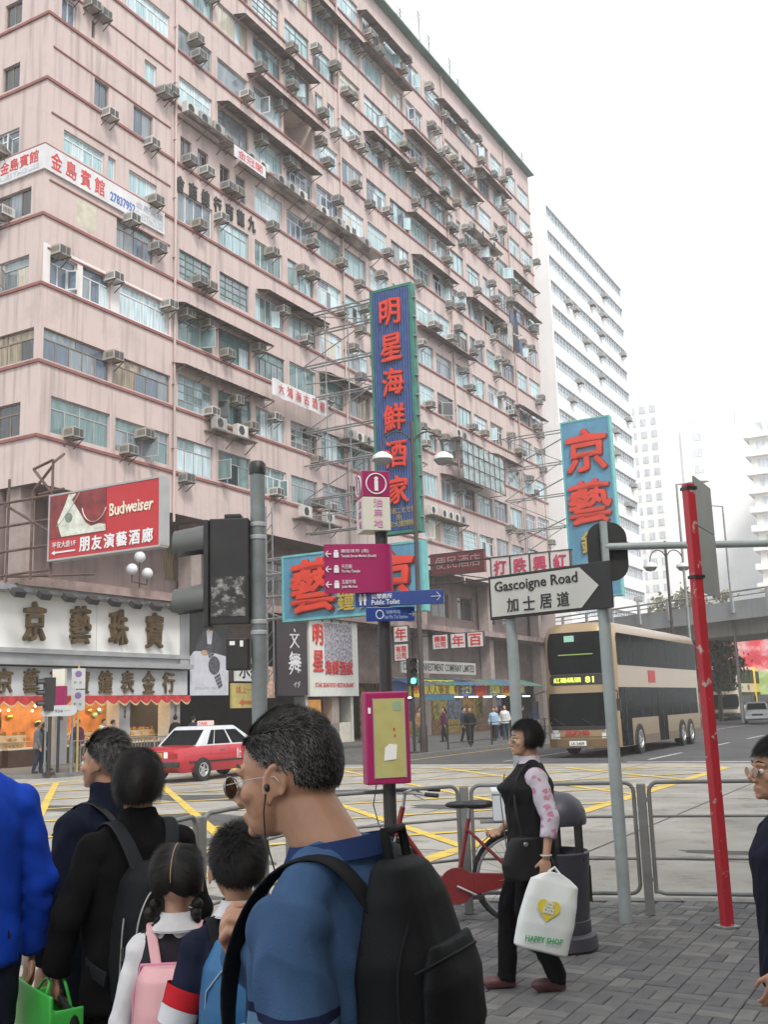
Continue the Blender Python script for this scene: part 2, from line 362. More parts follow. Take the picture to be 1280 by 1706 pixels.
for iu in range(-4, 60):
    for iv in range(-26, 42):
        u, v = iu*0.2, iv*0.2
        hor = ((iu//1)+(iv//1)) % 2 == 0
        for k in (-1, 1):
            cu, cv, ang = (u, v+0.05*k, RU) if hor else (u+0.05*k, v, RU+pi/2)
            p = S(cu, cv)
            if p.y < 2.2 or p.x < -1.7 or p.x > 4.6: continue
            if not all(inside(p.x+dx, p.y+dy, inner) for dx, dy in ((0.1, 0), (-0.1, 0), (0, 0.1), (0, -0.1))): continue
            red = (abs(cu-6.5) < 0.21 and abs(cv-0.75) < 0.41)
            cand.append((p.x, p.y, ang, 5 if red else random.choices([0, 1, 2, 3, 4], [4, 3, 4, 1.3, 1.5])[0]))
def vis_rank(c):
    x, y = c[0], c[1]; inview = y > 4.9 and abs(x)/y < 0.40 and x > 0.12*y-0.35
    return (0 if inview else 1, y)
cand.sort(key=vis_rank)
stuff = [MB() for _ in pav_m]
sb = MB()
for i, (x, y, ang, mi) in enumerate(cand):
    dz = random.uniform(-0.003, 0.002); tl = (random.uniform(-0.008, 0.008), random.uniform(-0.008, 0.008))
    if i < 300:
        inst('paver', pav_me, pavement, (x, y, 0.016+dz), (tl[0], tl[1], ang), mat=pav_m[mi])
    else:
        sb.mi = mi; T = Matrix.Translation((x, y, 0.016+dz)) @ Euler((tl[0], tl[1], ang)).to_matrix().to_4x4()
        sb.add([T @ Vector(p) for p in pm_b.v], pm_b.f)
tag(sb.build('pavers', pav_m, pavement, fix=False), kind='stuff')
# scraps of litter on the pavers
for (x, y, s) in [(1.42, 5.28, 0.05), (1.92, 5.42, 0.045)]:
    b = MB(); b.add([(-s, -s*0.6, 0.002), (s*0.9, -s*0.7, 0.006), (s, s*0.5, 0.014), (-s*0.7, s*0.7, 0.004), (0, 0, 0.016)], [(0, 1, 4), (1, 2, 4), (2, 3, 4), (3, 0, 4)])
    tag(b.build('paper_scrap', M('paper', (0.75, 0.75, 0.73), 0.8, var=0.05), loc=(x, y, 0.004)), 'crumpled white paper scrap lying on the grey pavers', 'litter', 'paper scraps on the pavement')
# ============================================================ PINK APARTMENT BLOCK
m_pink = M('pink_render', (0.555, 0.45, 0.425), 0.85, var=0.06, scale=0.5, bump=0.12, bscale=9, streak=0.75, dirt=(0.40, 0.325, 0.305), dirt_amt=0.65, dirt_scale=0.5)
m_white_r = M('white_render', (0.72, 0.68, 0.67), 0.85, var=0.06, scale=0.7, streak=0.3)
m_band = M('red_brown_band', (0.27, 0.105, 0.095), 0.75, var=0.3, scale=1.2, dirt=(0.12, 0.08, 0.075), dirt_amt=0.7)
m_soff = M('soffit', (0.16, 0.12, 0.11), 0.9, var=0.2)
m_fr = {'w': M('white_window_frame', (0.66, 0.67, 0.67), 0.5, var=0.08), 'b': M('brown_window_frame', (0.21, 0.16, 0.13), 0.5, var=0.2), 'g': M('grey_window_frame', (0.36, 0.36, 0.35), 0.45, var=0.2), 't': M('green_steel_frame', (0.13, 0.17, 0.155), 0.5, var=0.2)}
def glass(name, col, var=0.3, sc=2.0):
    m = M(name, col, 0.07, var=var, scale=sc, spec=0.9, detail=2)
    nt = m.node_tree; mp = nt.nodes.new('ShaderNodeMapping'); mp.inputs['Scale'].default_value = (5, 1, 0.35)
    nz = [n for n in nt.nodes if n.type == 'TEX_NOISE'][0]; tc = [n for n in nt.nodes if n.type == 'TEX_COORD'][0]
    oi = nt.nodes.new('ShaderNodeObjectInfo'); ad = nt.nodes.new('ShaderNodeVectorMath'); nt.links.new(tc.outputs['Object'], ad.inputs[0])
    mm = nt.nodes.new('ShaderNodeMath'); mm.operation = 'MULTIPLY'; mm.inputs[1].default_value = 37; nt.links.new(oi.outputs['Random'], mm.inputs[0]); nt.links.new(mm.outputs[0], ad.inputs[1])
    nt.links.new(ad.outputs[0], mp.inputs[0]); nt.links.new(mp.outputs[0], nz.inputs['Vector'])
    return m
G = {'pale': glass('pale_blue_curtain_glass', (0.47, 0.585, 0.63)), 'cyan': glass('light_cyan_glass', (0.33, 0.49, 0.525)), 'teal': glass('teal_glass', (0.13, 0.215, 0.22)), 'dark': glass('dark_glass', (0.035, 0.04, 0.045), 0.5), 'grey': glass('grey_glass', (0.2, 0.24, 0.27)), 'cream': glass('cream_blind_glass', (0.46, 0.43, 0.35)), 'blue': glass('blue_grey_glass', (0.10, 0.14, 0.19)), 'warm': glass('warm_glass', (0.24, 0.19, 0.12), 0.6)}
SILL = [12.1, 15.0, 18.1, 20.95, 23.85, 26.75, 29.65, 32.55, 35.45, 38.35, 41.25, 44.15]
ROOF = 47.7; SOFF = 10.25; BL = 54.7; BD = 17.0
bld = thing('apartment_block', 'long pink concrete apartment block packed with air conditioners and aluminium windows', 'building', S(26.3, 29.2), RU)
rnd = random.Random(21)
wins = []           # (x0, x1, z0, z1, cols, kind, frame, glass choice, floor)
def W(x0, x1, z0, z1, cols, kind, fr, gl, f): wins.append((x0, x1, z0, z1, cols, kind, fr, gl, f))
# --- end section beside the corner (measured individually)
o = 26.3
W(0.66, 3.78, 12.3, 13.75, 4, 'tr', 'g', ['teal', 'warm', 'grey'], 0); W(4.08, 7.37, 12.3, 13.7, 4, 'tr', 'g', ['warm', 'teal', 'grey'], 0)
W(0.2, 3.7, 15.1, 16.35, 5, 'tr', 'b', ['blue', 'grey'], 1); W(3.85, 7.42, 15.1, 16.35, 5, 'tr', 'b', ['blue', 'grey', 'blue', 'warm'], 1)
W(0.41, 1.82, 18.2, 19.5, 3, 'tr', 'w', ['pale', 'blue'], 2); W(2.11, 3.68, 18.2, 19.6, 3, 'tr', 'w', ['pale', 'grey', 'blue'], 2); W(4.2, 7.3, 18.2, 19.65, 4, 'tr', 'w', ['pale', 'pale', 'blue'], 2)
W(3.96, 6.26, 21.1, 22.45, 4, 'tr', 'b', ['blue', 'grey', 'dark'], 3)
W(0.93, 3.18, 24.0, 24.95, 4, 'tr', 'w', ['pale', 'cyan'], 4); W(3.4, 3.86, 24.0, 24.98, 1, 'pl', 'w', ['cyan'], 4); W(4.67, 6.43, 24.0, 24.95, 3, 'pl', 'w', ['cyan', 'pale'], 4)
W(2.53, 3.38, 26.9, 28.15, 2, 'pl', 'b', ['blue'], 5); W(4.88, 6.14, 26.85, 28.15, 2, 'pl', 'b', ['blue', 'grey'], 5)
W(0.64, 1.42, 29.7, 30.8, 2, 'pl', 'w', ['cyan', 'blue'], 6); W(2.3, 2.5, 29.9, 30.7, 1, 'pl', 'b', ['dark'], 6); W(5.55, 6.36, 29.7, 30.78, 2, 'pl', 'w', ['cyan'], 6)
W(4.3, 7.2, 32.7, 33.9, 4, 'tr', 'w', ['pale', 'cyan'], 7); W(0.9, 2.2, 32.7, 33.8, 2, 'pl', 'b', ['blue'], 7)
for f in (8, 9, 10, 11): W(1.0, 2.4, SILL[f]+0.12, SILL[f]+1.3, 2, 'pl', 'b', ['blue'], f); W(4.4, 6.4, SILL[f]+0.12, SILL[f]+1.4, 3, 'tr', 'w', ['cyan'], f)
# --- long section: bays of about 2.95 m
bays = [7.65+2.945*i for i in range(16)]
balcony = (7, 1+1)      # open loggia: floor 7 (z 32.55), third bay
for f, s in enumerate(SILL):
    for i, b in enumerate(bays):
        if (f, i) == (7, 3): continue
        style = rnd.random()
        x0, x1 = b+0.16, b+2.78
        z0, z1 = s+0.12, s+1.62
        if f == 11: z1 = s+1.75
        if f == 5 and i < 2:
            for k in (0, 1): W(b+0.35+k*1.25+(1.2 if i else 0)*0, b+1.15+k*1.25, z0, z0+1.35, 2, 'pl', 'b', ['blue', 'dark'], f)
            continue
        if f == 3 and i in (0, 1): W(x0+0.15, x1-0.15, z0+0.1, z1, 4, 'grid', 't', ['teal', 'grey'], f); continue
        if f == 7 and i in (0, 1): W(x0, x1-0.1, z0, z0+1.25, 1, 'pl', 'g', ['grey'], f); continue
        if f in (0, 1, 2) and i < 8:
            gl = rnd.choice([['teal', 'grey'], ['teal', 'dark'], ['teal', 'cyan'], ['pale', 'teal'], ['grey', 'warm']]); fr = rnd.choice('gwgt')
        else:
            gl = rnd.choice([['pale', 'cyan'], ['cyan'], ['pale', 'grey'], ['cyan', 'teal'], ['pale', 'cyan', 'blue'], ['blue', 'grey'], ['cyan', 'pale'], ['cream', 'pale'], ['dark', 'cyan']]); fr = rnd.choice('wwggwb')
        kind = 'grid' if style < 0.09 else ('tr' if style < 0.72 else 'pl')
        if style > 0.93 and f > 2:      # two narrow windows instead of a wide one
            W(x0+0.2, x0+1.0, z0, z1-0.1, 2, 'pl', fr, gl, f); W(x1-1.1, x1-0.3, z0, z1-0.1, 2, 'pl', fr, gl, f); continue
        W(x0+rnd.uniform(0, 0.12), x1-rnd.uniform(0, 0.14), z0, z1-rnd.choice([0, 0, 0.1]), rnd.choice([3, 4, 4, 5]) if kind != 'grid' else 4, kind, fr, gl, f)
# --- wall skin with real openings
def skin(b, x0, x1, z0, z1, holes, P, depth=0.2):
    xs = sorted({x0, x1, *[h[0] for h in holes], *[h[1] for h in holes]}); zs = sorted({z0, z1, *[h[2] for h in holes], *[h[3] for h in holes]})
    for zi in range(len(zs)-1):
        za, zb = zs[zi], zs[zi+1]; zm = (za+zb)/2; run = None
        act = [h for h in holes if h[2] < zm < h[3]]
        ex = sorted({x0, x1, *[h[0] for h in act], *[h[1] for h in act]})
        for xi in range(len(ex)-1):
            xa, xb = ex[xi], ex[xi+1]; xm = (xa+xb)/2
            if any(h[0] < xm < h[1] for h in act): continue
            b.add([P(xa, 0, za), P(xb, 0, za), P(xb, 0, zb), P(xa, 0, zb)], [(0, 1, 2, 3)])
    for (a, c, d, e) in holes:
        for q in ([(a, d), (c, d)], [(c, d), (c, e)], [(c, e), (a, e)], [(a, e), (a, d)]):
            (xa, za), (xb, zb) = q
            b.add([P(xa, 0, za), P(xb, 0, zb), P(xb, depth, zb), P(xa, depth, za)], [(0, 1, 2, 3)])
wb = MB(); Pf = lambda x, y, z: Vector((x, y, z))
holes = [(w[0], w[1], w[2], w[3]) for w in wins]
for f in range(len(SILL)):
    za = SOFF if f == 0 else SILL[f]; zb = SILL[f+1] if f+1 < len(SILL) else ROOF
    hh = [(w[0], w[1], w[2], w[3]) for w in wins if w[8] == f]
    if f == 7: hh.append((bays[3]+0.05, bays[3]+2.85, SILL[7]+0.05, SILL[7]+2.15))
    skin(wb, 0, BL, za, zb, hh, Pf)
wb.box(0, BL, BD, BD+0.1, 0, ROOF); wb.box(BL-0.02, BL, 0.01, BD, 0, ROOF-0.01); wb.box(0, BL, 0.02, BD, ROOF-0.2, ROOF)
# left end wall (faces down the road)
Pl = lambda x, y, z: Vector((y, x, z))
lw = []
for f, s in enumerate(SILL):
    if f == 1: lw += [(0.3, 5.0, s+0.1, s+1.35, 6, 'tr', 'b', ['dark', 'warm'], f)]
    elif f == 0: lw += [(0.9, 3.4, s+0.1, s+1.4, 4, 'tr', 'b', ['dark', 'blue'], f)]
    elif f == 2: lw += [(0.7, 3.6, s+0.1, s+1.3, 4, 'tr', 'g', ['grey', 'cream'], f)]
    elif f == 3: lw += [(0.7, 3.2, s+0.15, s+1.3, 4, 'pl', 'b', ['dark', 'grey'], f)]
    elif f == 4: lw += [(1.5, 3.6, s+0.1, s+1.2, 4, 'tr', 'w', ['grey', 'blue'], f)]
    else: lw += [(1.6, 2.6, s+0.15, s+1.25, 2, 'pl', 'b', ['dark'], f), (4.2, 6.0, s+0.15, s+1.3, 3, 'pl', 'w', ['grey'], f)]
for f in range(len(SILL)):
    za = SOFF if f == 0 else SILL[f]; zb = SILL[f+1] if f+1 < len(SILL) else ROOF
    skin(wb, 0.0, BD, za, zb, [(w[0], w[1], w[2], w[3]) for w in lw if w[8] == f], Pl)
wb.build('wall', m_pink, bld)
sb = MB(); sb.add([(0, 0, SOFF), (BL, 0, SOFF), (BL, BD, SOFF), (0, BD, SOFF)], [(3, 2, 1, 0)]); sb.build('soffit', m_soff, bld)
# string courses at every floor, red brown
for f, s in enumerate(SILL):
    b = MB(); b.box(-0.06, BL+0.02, -0.07, -0.002, s-0.1, s+0.02); b.box(-0.07, -0.002, 0, BD, s-0.1, s+0.02); b.build('string_course', m_band, bld)
b = MB()
for f, s in enumerate(SILL[2:7]): b.box(0.25, 7.3, -0.045, -0.002, s+1.45, s+1.51)
b.build('drip_mould', m_band, bld)
b = MB(); b.box(-0.15, BL+0.15, -0.55, 0.3, ROOF-0.02, ROOF+0.12); b.build('roof_edge', M('green_roof_felt', (0.13, 0.2, 0.18), 0.7, var=0.3, scale=0.5), bld)
b = MB(); b.box(0, BL, 0.35, 0.6, ROOF+0.13, ROOF+0.9); b.build('parapet', m_pink, bld)
for x in (7.58, 22.3, 37.1, 48.9):
    b = MB(); b.tube([(x, -0.1, SOFF-0.4), (x, -0.1, ROOF)], 0.055, 8)
    for s in SILL: b.box(x-0.09, x+0.09, -0.15, 0, s+1.0, s+1.05)
    b.build('drain_pipe', m_pink, bld, smooth=40)
b = MB(); b.box(0.4, 7.4, -0.012, -0.003, 18.02, 19.75); 
wp = MB(); skin(wp, 0.05, 7.4, 18.12, 19.75, [w[:4] for w in wins if w[8] == 2 and w[1] < 7.5], lambda x, y, z: Vector((x, -0.006, z)), 0); wp.build('painted_wall_patch', m_white_r, bld)
# --- windows: frame meshes cached by size, panes as separate pieces
pane_unit = MB(); pane_unit.box(-0.5, 0.5, -0.5, 0.5, -0.5, 0.5); pane_me = pane_unit.mesh('pane', G['pale'])
panes = []
def layout(w, h, cols, kind):
    cells = []
    if kind == 'grid':
        rows = 4
        for r in range(rows):
            for c in range(cols): cells.append((w*c/cols, w*(c+1)/cols, h*r/rows, h*(r+1)/rows))
    elif kind == 'tr':
        k = 0.68
        for c in range(cols): cells.append((w*c/cols, w*(c+1)/cols, 0, h*k))
        n2 = max(1, cols//2)
        for c in range(n2): cells.append((w*c/n2, w*(c+1)/n2, h*k, h))
    else:
        for c in range(cols): cells.append((w*c/cols, w*(c+1)/cols, 0, h))
    return cells
fcache = {}
def frame_mesh(w, h, cols, kind, t):
    key = (round(w, 2), round(h, 2), cols, kind)
    if key in fcache: return fcache[key]
    b = MB(); d = 0.06
    b.box(0, w, 0, d, 0, t); b.box(0, w, 0, d, h-t, h); b.box(0, t, 0, d, t, h-t); b.box(w-t, w, 0, d, t, h-t)
    for (a, c, e, g2) in layout(w, h, cols, kind):
        if a > 0.01: b.box(a-t*0.45, a+t*0.45, 0.006, d-0.004, max(e, t), min(g2, h-t))
        if e > 0.01: b.box(max(a, t), min(c, w-t), 0.003, d-0.007, e-t*0.45, e+t*0.45)
    fcache[key] = b.mesh('window', m_fr['w']); return fcache[key]
m_sash = m_fr
def put_windows(wl, parent, rot, place):
    for (x0, x1, z0, z1, cols, kind, fr, gl, f) in wl:
        w, h = x1-x0, z1-z0; t = 0.05
        o = inst('window', frame_mesh(w, h, cols, kind, t), parent, place(x0, z0), (0, 0, rot), mat=m_fr[fr])
        u = o.location.x
        gls = rnd.choice(gl)
        for (a, c, e, g2) in layout(w, h, cols, kind):
            gm = G[rnd.choice(gl) if rnd.random() < 0.55 else gls]
            panes.append(((c-a)*(g2-e)/(30+max(0, u))**2*(1 if u < 40 else 0.7), o, ((a+c)/2, 0.035, (e+g2)/2), (c-a-0.045, 0.012, g2-e-0.045), gm))
        # an outward-opened casement now and then
        if rnd.random() < 0.22 and kind != 'grid' and w > 1.4 and w/cols < 0.95:
            sw = w/cols-0.06; sh = h*0.62; hx = rnd.choice([w/cols*k for k in range(cols)]); b = MB(); ang = rnd.uniform(0.7, 1.5)
            T = Matrix.Translation((hx+0.03, -0.01, 0.05)) @ Matrix.Rotation(-ang, 4, 'Z')
            b.box(0, sw, -0.02, 0.02, 0, 0.05, T); b.box(0, sw, -0.02, 0.02, sh-0.05, sh, T); b.box(0, 0.04, -0.02, 0.02, 0.05, sh-0.05, T); b.box(sw-0.04, sw, -0.02, 0.02, 0.05, sh-0.05, T)
            b.mi = 1; b.box(0.04, sw-0.04, -0.004, 0.004, 0.05, sh-0.05, T)
            b.build('open_sash', [m_fr[fr], G[rnd.choice(gl)]], o)
put_windows(wins, bld, 0, lambda x, z: (x, 0.1, z))
put_windows([(-w[1], -w[0])+w[2:] for w in lw], bld, -pi/2, lambda x, z: (0.1, -x, z))
panes.sort(key=lambda p: -p[0])
gs = MB(); gl_list = list(G.values())
for i, (sz, o, c, d, gm) in enumerate(panes):
    if i < 300: inst('pane', pane_me, o, c, (0, 0, 0), d, gm)
    else:
        gs.mi = gl_list.index(gm); T = Matrix.Translation(o.location) @ Matrix.Rotation(o.rotation_euler.z, 4, 'Z')
        gs.cbox(c, d, T)
tag(gs.build('window_panes', gl_list, bld, fix=False), kind='stuff')
# open loggia with a back wall and a rail
lx0, lx1, lz0, lz1 = bays[3]+0.05, bays[3]+2.85, SILL[7]+0.05, SILL[7]+2.15
b = MB(); b.add([(lx0, 1.6, lz0), (lx1, 1.6, lz0), (lx1, 1.6, lz1), (lx0, 1.6, lz1)], [(0, 1, 2, 3)])
b.add([(lx0, 0.2, lz0), (lx0, 1.6, lz0), (lx0, 1.6, lz1), (lx0, 0.2, lz1)], [(0, 1, 2, 3)]); b.add([(lx1, 0.2, lz0), (lx1, 1.6, lz0), (lx1, 1.6, lz1), (lx1, 0.2, lz1)], [(0, 1, 2, 3)])
b.add([(lx0, 0.2, lz1), (lx1, 0.2, lz1), (lx1, 1.6, lz1), (lx0, 1.6, lz1)], [(0, 1, 2, 3)]); b.add([(lx0, 0.2, lz0), (lx1, 0.2, lz0), (lx1, 1.6, lz0), (lx0, 1.6, lz0)], [(0, 1, 2, 3)])
b.build('loggia', M('loggia_plaster', (0.5, 0.42, 0.38), 0.9, var=0.1), bld)
# --- metal awnings and equipment trays
m_awn = M('rusty_awning_sheet', (0.15, 0.115, 0.10), 0.7, var=0.4, scale=2, dirt=(0.28, 0.24, 0.21), dirt_amt=0.5)
def awning(u0, u1, z, proj=0.75, drop=0.22):
    b = MB(); n = max(2, int((u1-u0)/0.16)); P = []
    for i in range(n+1):
        x = u0-26.3+(u1-u0)*i/n; dz = 0.02*(i % 2)
        P.append([Vector((x, 0, z+dz+0.03)), Vector((x, -proj, z-drop+dz+0.03))])
    Q = [[p+Vector((0, 0, -0.012)) for p in r] for r in P]
    b.grid(P); b.grid(Q); b.add([r[1] for r in P]+[r[1] for r in Q], [(i, i+1, n+2+i, n+1+i) for i in range(n)])
    k = max(2, int((u1-u0)/1.5))
    for i in range(k+1):
        x = u0-26.3+0.1+(u1-u0-0.2)*i/k
        b.bar((x, -0.01, z-0.45), (x, -proj+0.04, z-drop-0.005), 0.035); b.bar((x, -0.01, z-0.02), (x, -proj+0.04, z-drop), 0.03)
    b.build('awning', m_awn, bld, fix=False)
for a in [(33.8, 40.7, 17.0), (33.8, 40.7, 19.85), (39.5, 46.0, 34.35), (38.4, 45.6, 37.1), (45.4, 51.8, 42.75), (51.2, 57.5, 45.4), (51.2, 57.4, 43.1), (57.2, 63.4, 40.15), (57.0, 63.5, 36.95), (57.1, 63.2, 34.1), (62.3, 68.8, 45.2), (57.6, 63.5, 31.3), (57.7, 66.1, 26.35), (74.6, 80.4, 36.5), (74.6, 80.4, 33.8), (74.6, 80.4, 25.1), (43.0, 45.9, 22.5), (45.8, 51.7, 19.9), (52, 57.4, 17.0), (63, 69, 38.0+2.0), (66, 72, 31.2), (69, 75, 42.9), (48.6, 54.4, 14.0), (60.5, 66, 16.9), (68.8, 74.5, 20.0), (37.0, 45.6, 31.4), (40.2, 46, 22.7), (51.6, 57.4, 37.2)]: awning(*a)
def tray(u0, u1, z, d=0.85):
    b = MB(); x0, x1 = u0-26.3, u1-26.3
    b.box(x0, x1, -d, -d+0.05, z, z+0.06); b.box(x0, x1, -0.08, -0.03, z, z+0.06)
    n = int((x1-x0)/0.09)
    for i in range(n+1): x = x0+(x1-x0)*i/n; b.box(x-0.018, x+0.018, -d+0.05, -0.08, z+0.01, z+0.035)
    k = max(2, int((x1-x0)/1.4))
    for i in range(k+1): x = x0+0.1+(x1-x0-0.2)*i/k; b.bar((x, -0.02, z-0.5), (x, -d+0.05, z), 0.04)
    b.build('equipment_tray', m_awn, bld, fix=False)
TR = [(33.9, 38.5, 29.0), (38.6, 52.1, 28.75), (36.0, 40.0, 13.95+0.35), (47.6, 51.5, 16.4), (51.5, 56.0, 22.4), (57.6, 63, 13.6), (62, 66, 19.6), (66.5, 72, 36.6)]
TR = [t for t in TR if t[2] != 13.95+0.35]
for t in TR: tray(*t)
tray(36.0, 39.2, 14.35, 0.7); tray(43.0, 46.8, 11.3, 0.7)
# --- air conditioners: each a thing of its own
m_ac = [M('ac_beige', (0.38, 0.355, 0.305), 0.55, var=0.15, scale=4, dirt=(0.2, 0.18, 0.15), dirt_amt=0.6), M('ac_grey', (0.32, 0.32, 0.31), 0.5, var=0.15, scale=4, dirt=(0.18, 0.17, 0.15), dirt_amt=0.6), M('ac_white', (0.55, 0.54, 0.51), 0.5, var=0.1, scale=4, dirt=(0.3, 0.27, 0.22), dirt_amt=0.5)]
m_grl = M('ac_grille', (0.07, 0.07, 0.07), 0.6, var=0.2); m_brk = M('rusty_bracket', (0.11, 0.085, 0.075), 0.8, var=0.3)
b = MB(); b.box(-0.29, 0.29, -0.5, 0.12, 0, 0.38); ac_case = b.mesh('casing', m_ac[0])
b = MB()
b.box(-0.25, 0.02, -0.507, -0.501, 0.04, 0.34)
for i in range(6): b.box(-0.297, -0.291, -0.45+i*0.07, -0.415+i*0.07, 0.08, 0.3); b.box(0.291, 0.297, -0.45+i*0.07, -0.415+i*0.07, 0.08, 0.3)
b.box(0.06, 0.25, -0.507, -0.501, 0.04, 0.34); ac_gr = b.mesh('grille', m_grl)
b = MB()
for x in (-0.25, 0.25): b.box(x-0.02, x+0.02, -0.56, 0, -0.04, -0.002); b.bar((x, 0, -0.35), (x, -0.5, -0.04), 0.03)
ac_br = b.mesh('bracket', m_brk)
def wall_ac(u, z, label, rot=RU, v=29.2, k=None):
    t = thing('air_conditioner', label, 'air conditioner', S(u, v, z), rot, 'air conditioners on the pink block')
    inst('casing', ac_case, t, mat=m_ac[rnd.choices([0, 1, 2], [3, 3, 2])[0] if k is None else k]); inst('grille', ac_gr, t); inst('bracket', ac_br, t)
    return t
b = MB(); b.box(-0.4, 0.4, -0.3, 0, 0.04, 0.6); b.box(-0.36, -0.3, -0.28, -0.02, 0, 0.04); b.box(0.3, 0.36, -0.28, -0.02, 0, 0.04); cd_case = b.mesh('casing', m_ac[2])
b = MB(); T = Matrix.Translation((-0.1, -0.302, 0.32)) @ Matrix.Rotation(pi/2, 4, 'X')
b.lathe([(0.22, 0), (0.22, 0.012), (0.19, 0.016), (0.17, 0.006)], 20, T)
for i in range(8): a = 2*pi*i/8; b.bar((-0.1+0.05*cos(a), -0.318, 0.32+0.05*sin(a)), (-0.1+0.2*cos(a+0.4), -0.318, 0.32+0.2*sin(a+0.4)), 0.012)
cd_gr = b.mesh('fan_guard', m_grl)
ORD0 = ['first', 'second', 'third', 'fourth', 'fifth', 'sixth', 'seventh', 'eighth', 'ninth', 'tenth', 'eleventh', 'top']
def condenser(u, z, y=-0.35, label='white outdoor condenser standing on a steel tray of the pink facade', rot=RU):
    p = S(u, 29.2+y, z); t = thing('condenser_unit', label, 'air conditioner', p, rot, 'outdoor condensers on the trays')
    inst('casing', cd_case, t, mat=m_ac[rnd.choice([1, 2, 2])]); inst('fan_guard', cd_gr, t)
for (u0, u1, z) in TR+[(36.0, 39.2, 14.35), (43.0, 46.8, 11.3)]:
    u = u0+0.5
    while u < u1-0.4:
        condenser(u, z+0.062, label='white outdoor condenser on the steel tray by the %s storey of the pink facade' % ORD0[min(11, max(0, int((z-9.2)/2.95)))]); u += rnd.choice([0.95, 1.0, 1.6, 2.2])
lab_far = 'beige window air conditioner on brackets among the bay windows of the pink block'
ORD = ['first', 'second', 'third', 'fourth', 'fifth', 'sixth', 'seventh', 'eighth', 'ninth', 'tenth', 'eleventh', 'top']
lab_corner = 'beige window air conditioner on the blank corner end of the pink block'
for (u, z) in [(27.0, 19.35), (29.95, 19.35), (33.35, 19.3), (29.0, 30.9), (28.35, 30.95), (32.9, 29.4), (30.9, 22.35), (32.6, 21.7), (32.4, 23.85), (30.0, 15.95), (27.9, 12.25), (31.9, 13.1), (30.9, 12.2), (27.3, 30.95), (33.35, 29.7), (29.5, 26.5), (32.1, 26.45)]:
    wall_ac(u, z, 'beige window air conditioner on the blank corner section, %s storey above the soffit' % ORD[max(i for i in range(12) if SILL[i] <= z+0.6 or i == 0)])
for (x0, x1, z0, z1, cols, kind, fr, gl, f) in wins:
    if x0 < 7.6: continue
    r = rnd.random()
    for t in TR:
        if t[0] < x0+26.3+0.5 and t[1] > x1+26.3-0.5 and -0.9 < t[2]-z0 < 0.2: r = 1
    if r < 0.74:
        n = rnd.choice([1, 1, 2, 2])
        for k in range(n):
            u = 26.3+x0+rnd.choice([0.35, x1-x0-0.35, (x1-x0)/2])+k*0.72
            z = rnd.choice([z0-0.02, z0+0.02, z1-0.5, z1-0.45, z0-0.55])
            kk = rnd.choices([0, 1, 2], [3, 3, 2])[0]; wall_ac(u, z, '%s window air conditioner on the %s bay-window storey above the pink block soffit' % (('beige', 'grey', 'off-white')[kk], ORD[f]), k=kk)
for (v, z) in [(31.2, 21.2), (32.0, 20.5), (31.6, 24.0)]:
    t = wall_ac(26.3, z, 'beige window air conditioner on the narrow end wall of the pink block', RU-pi/2, v)
# antennas on the roof
for i, (u, h) in enumerate([(52, 2.2), (54.5, 3.0), (57.5, 1.8), (60.5, 3.4), (62.0, 2.4), (65.5, 2.6), (67.0, 1.6), (80.2, 1.8)]):
    t = thing('roof_antenna', 'thin aerial mast on the roof edge of the pink block', 'antenna', S(u, 29.2, ROOF+0.12), RU, 'aerials on the pink block')
    b = MB(); b.tube([(0, 0.1, 0), (0.05*(i % 3-1), 0.1, h)], 0.03, 6); b.build('mast', m_brk, t)
    b = MB()
    for k in range(3): b.bar((-0.5, 0.1, h-0.15-0.25*k), (0.5, 0.1+0.1*k, h-0.15-0.25*k), 0.025)
    b.build('crossbars', m_brk, t)
# laundry poles near the far end
lc = [(0.1, 0.13, 0.2), (0.06, 0.07, 0.09), (0.25, 0.3, 0.42), (0.4, 0.38, 0.36), (0.05, 0.05, 0.06), (0.12, 0.18, 0.28)]
for i, (u, z, w, h) in enumerate([(72.6, 32.0, 0.7, 1.0), (73.4, 31.7, 0.8, 1.3), (74.1, 32.3, 0.5, 0.8), (72.0, 30.6, 0.8, 1.6), (73.0, 30.2, 0.9, 1.4), (74.0, 30.0, 0.6, 1.0)]):
    b = MB(); P = [[Vector((-w/2+w*j/8, 0.09*sin(j*1.7+i), -h*k/6+0.03*sin(j*2))) for j in range(9)] for k in range(7)]
    Q = [[p+Vector((0, 0.015, 0)) for p in r] for r in P]; b.grid(P); b.grid(Q)
    tag(b.build('hanging_laundry', M('laundry_%d' % i, lc[i], 0.9, var=0.2), loc=S(u, 28.2, z), rotz=RU), 'dark washing hung out from a window on the pink facade', 'laundry', 'washing hung from the pink block')
b = MB()
for (z, y) in [(32.0, -1.0), (32.3, -1.3), (30.6, -1.0)]: b.tube([(71.5-26.3, y, z+0.03), (74.6-26.3, y, z+0.03)], 0.02, 5); b.bar((71.6-26.3, 0, z), (71.6-26.3, y, z+0.03), 0.03); b.bar((74.5-26.3, 0, z), (74.5-26.3, y, z+0.03), 0.03)
b.build('laundry_pole', m_brk, bld)
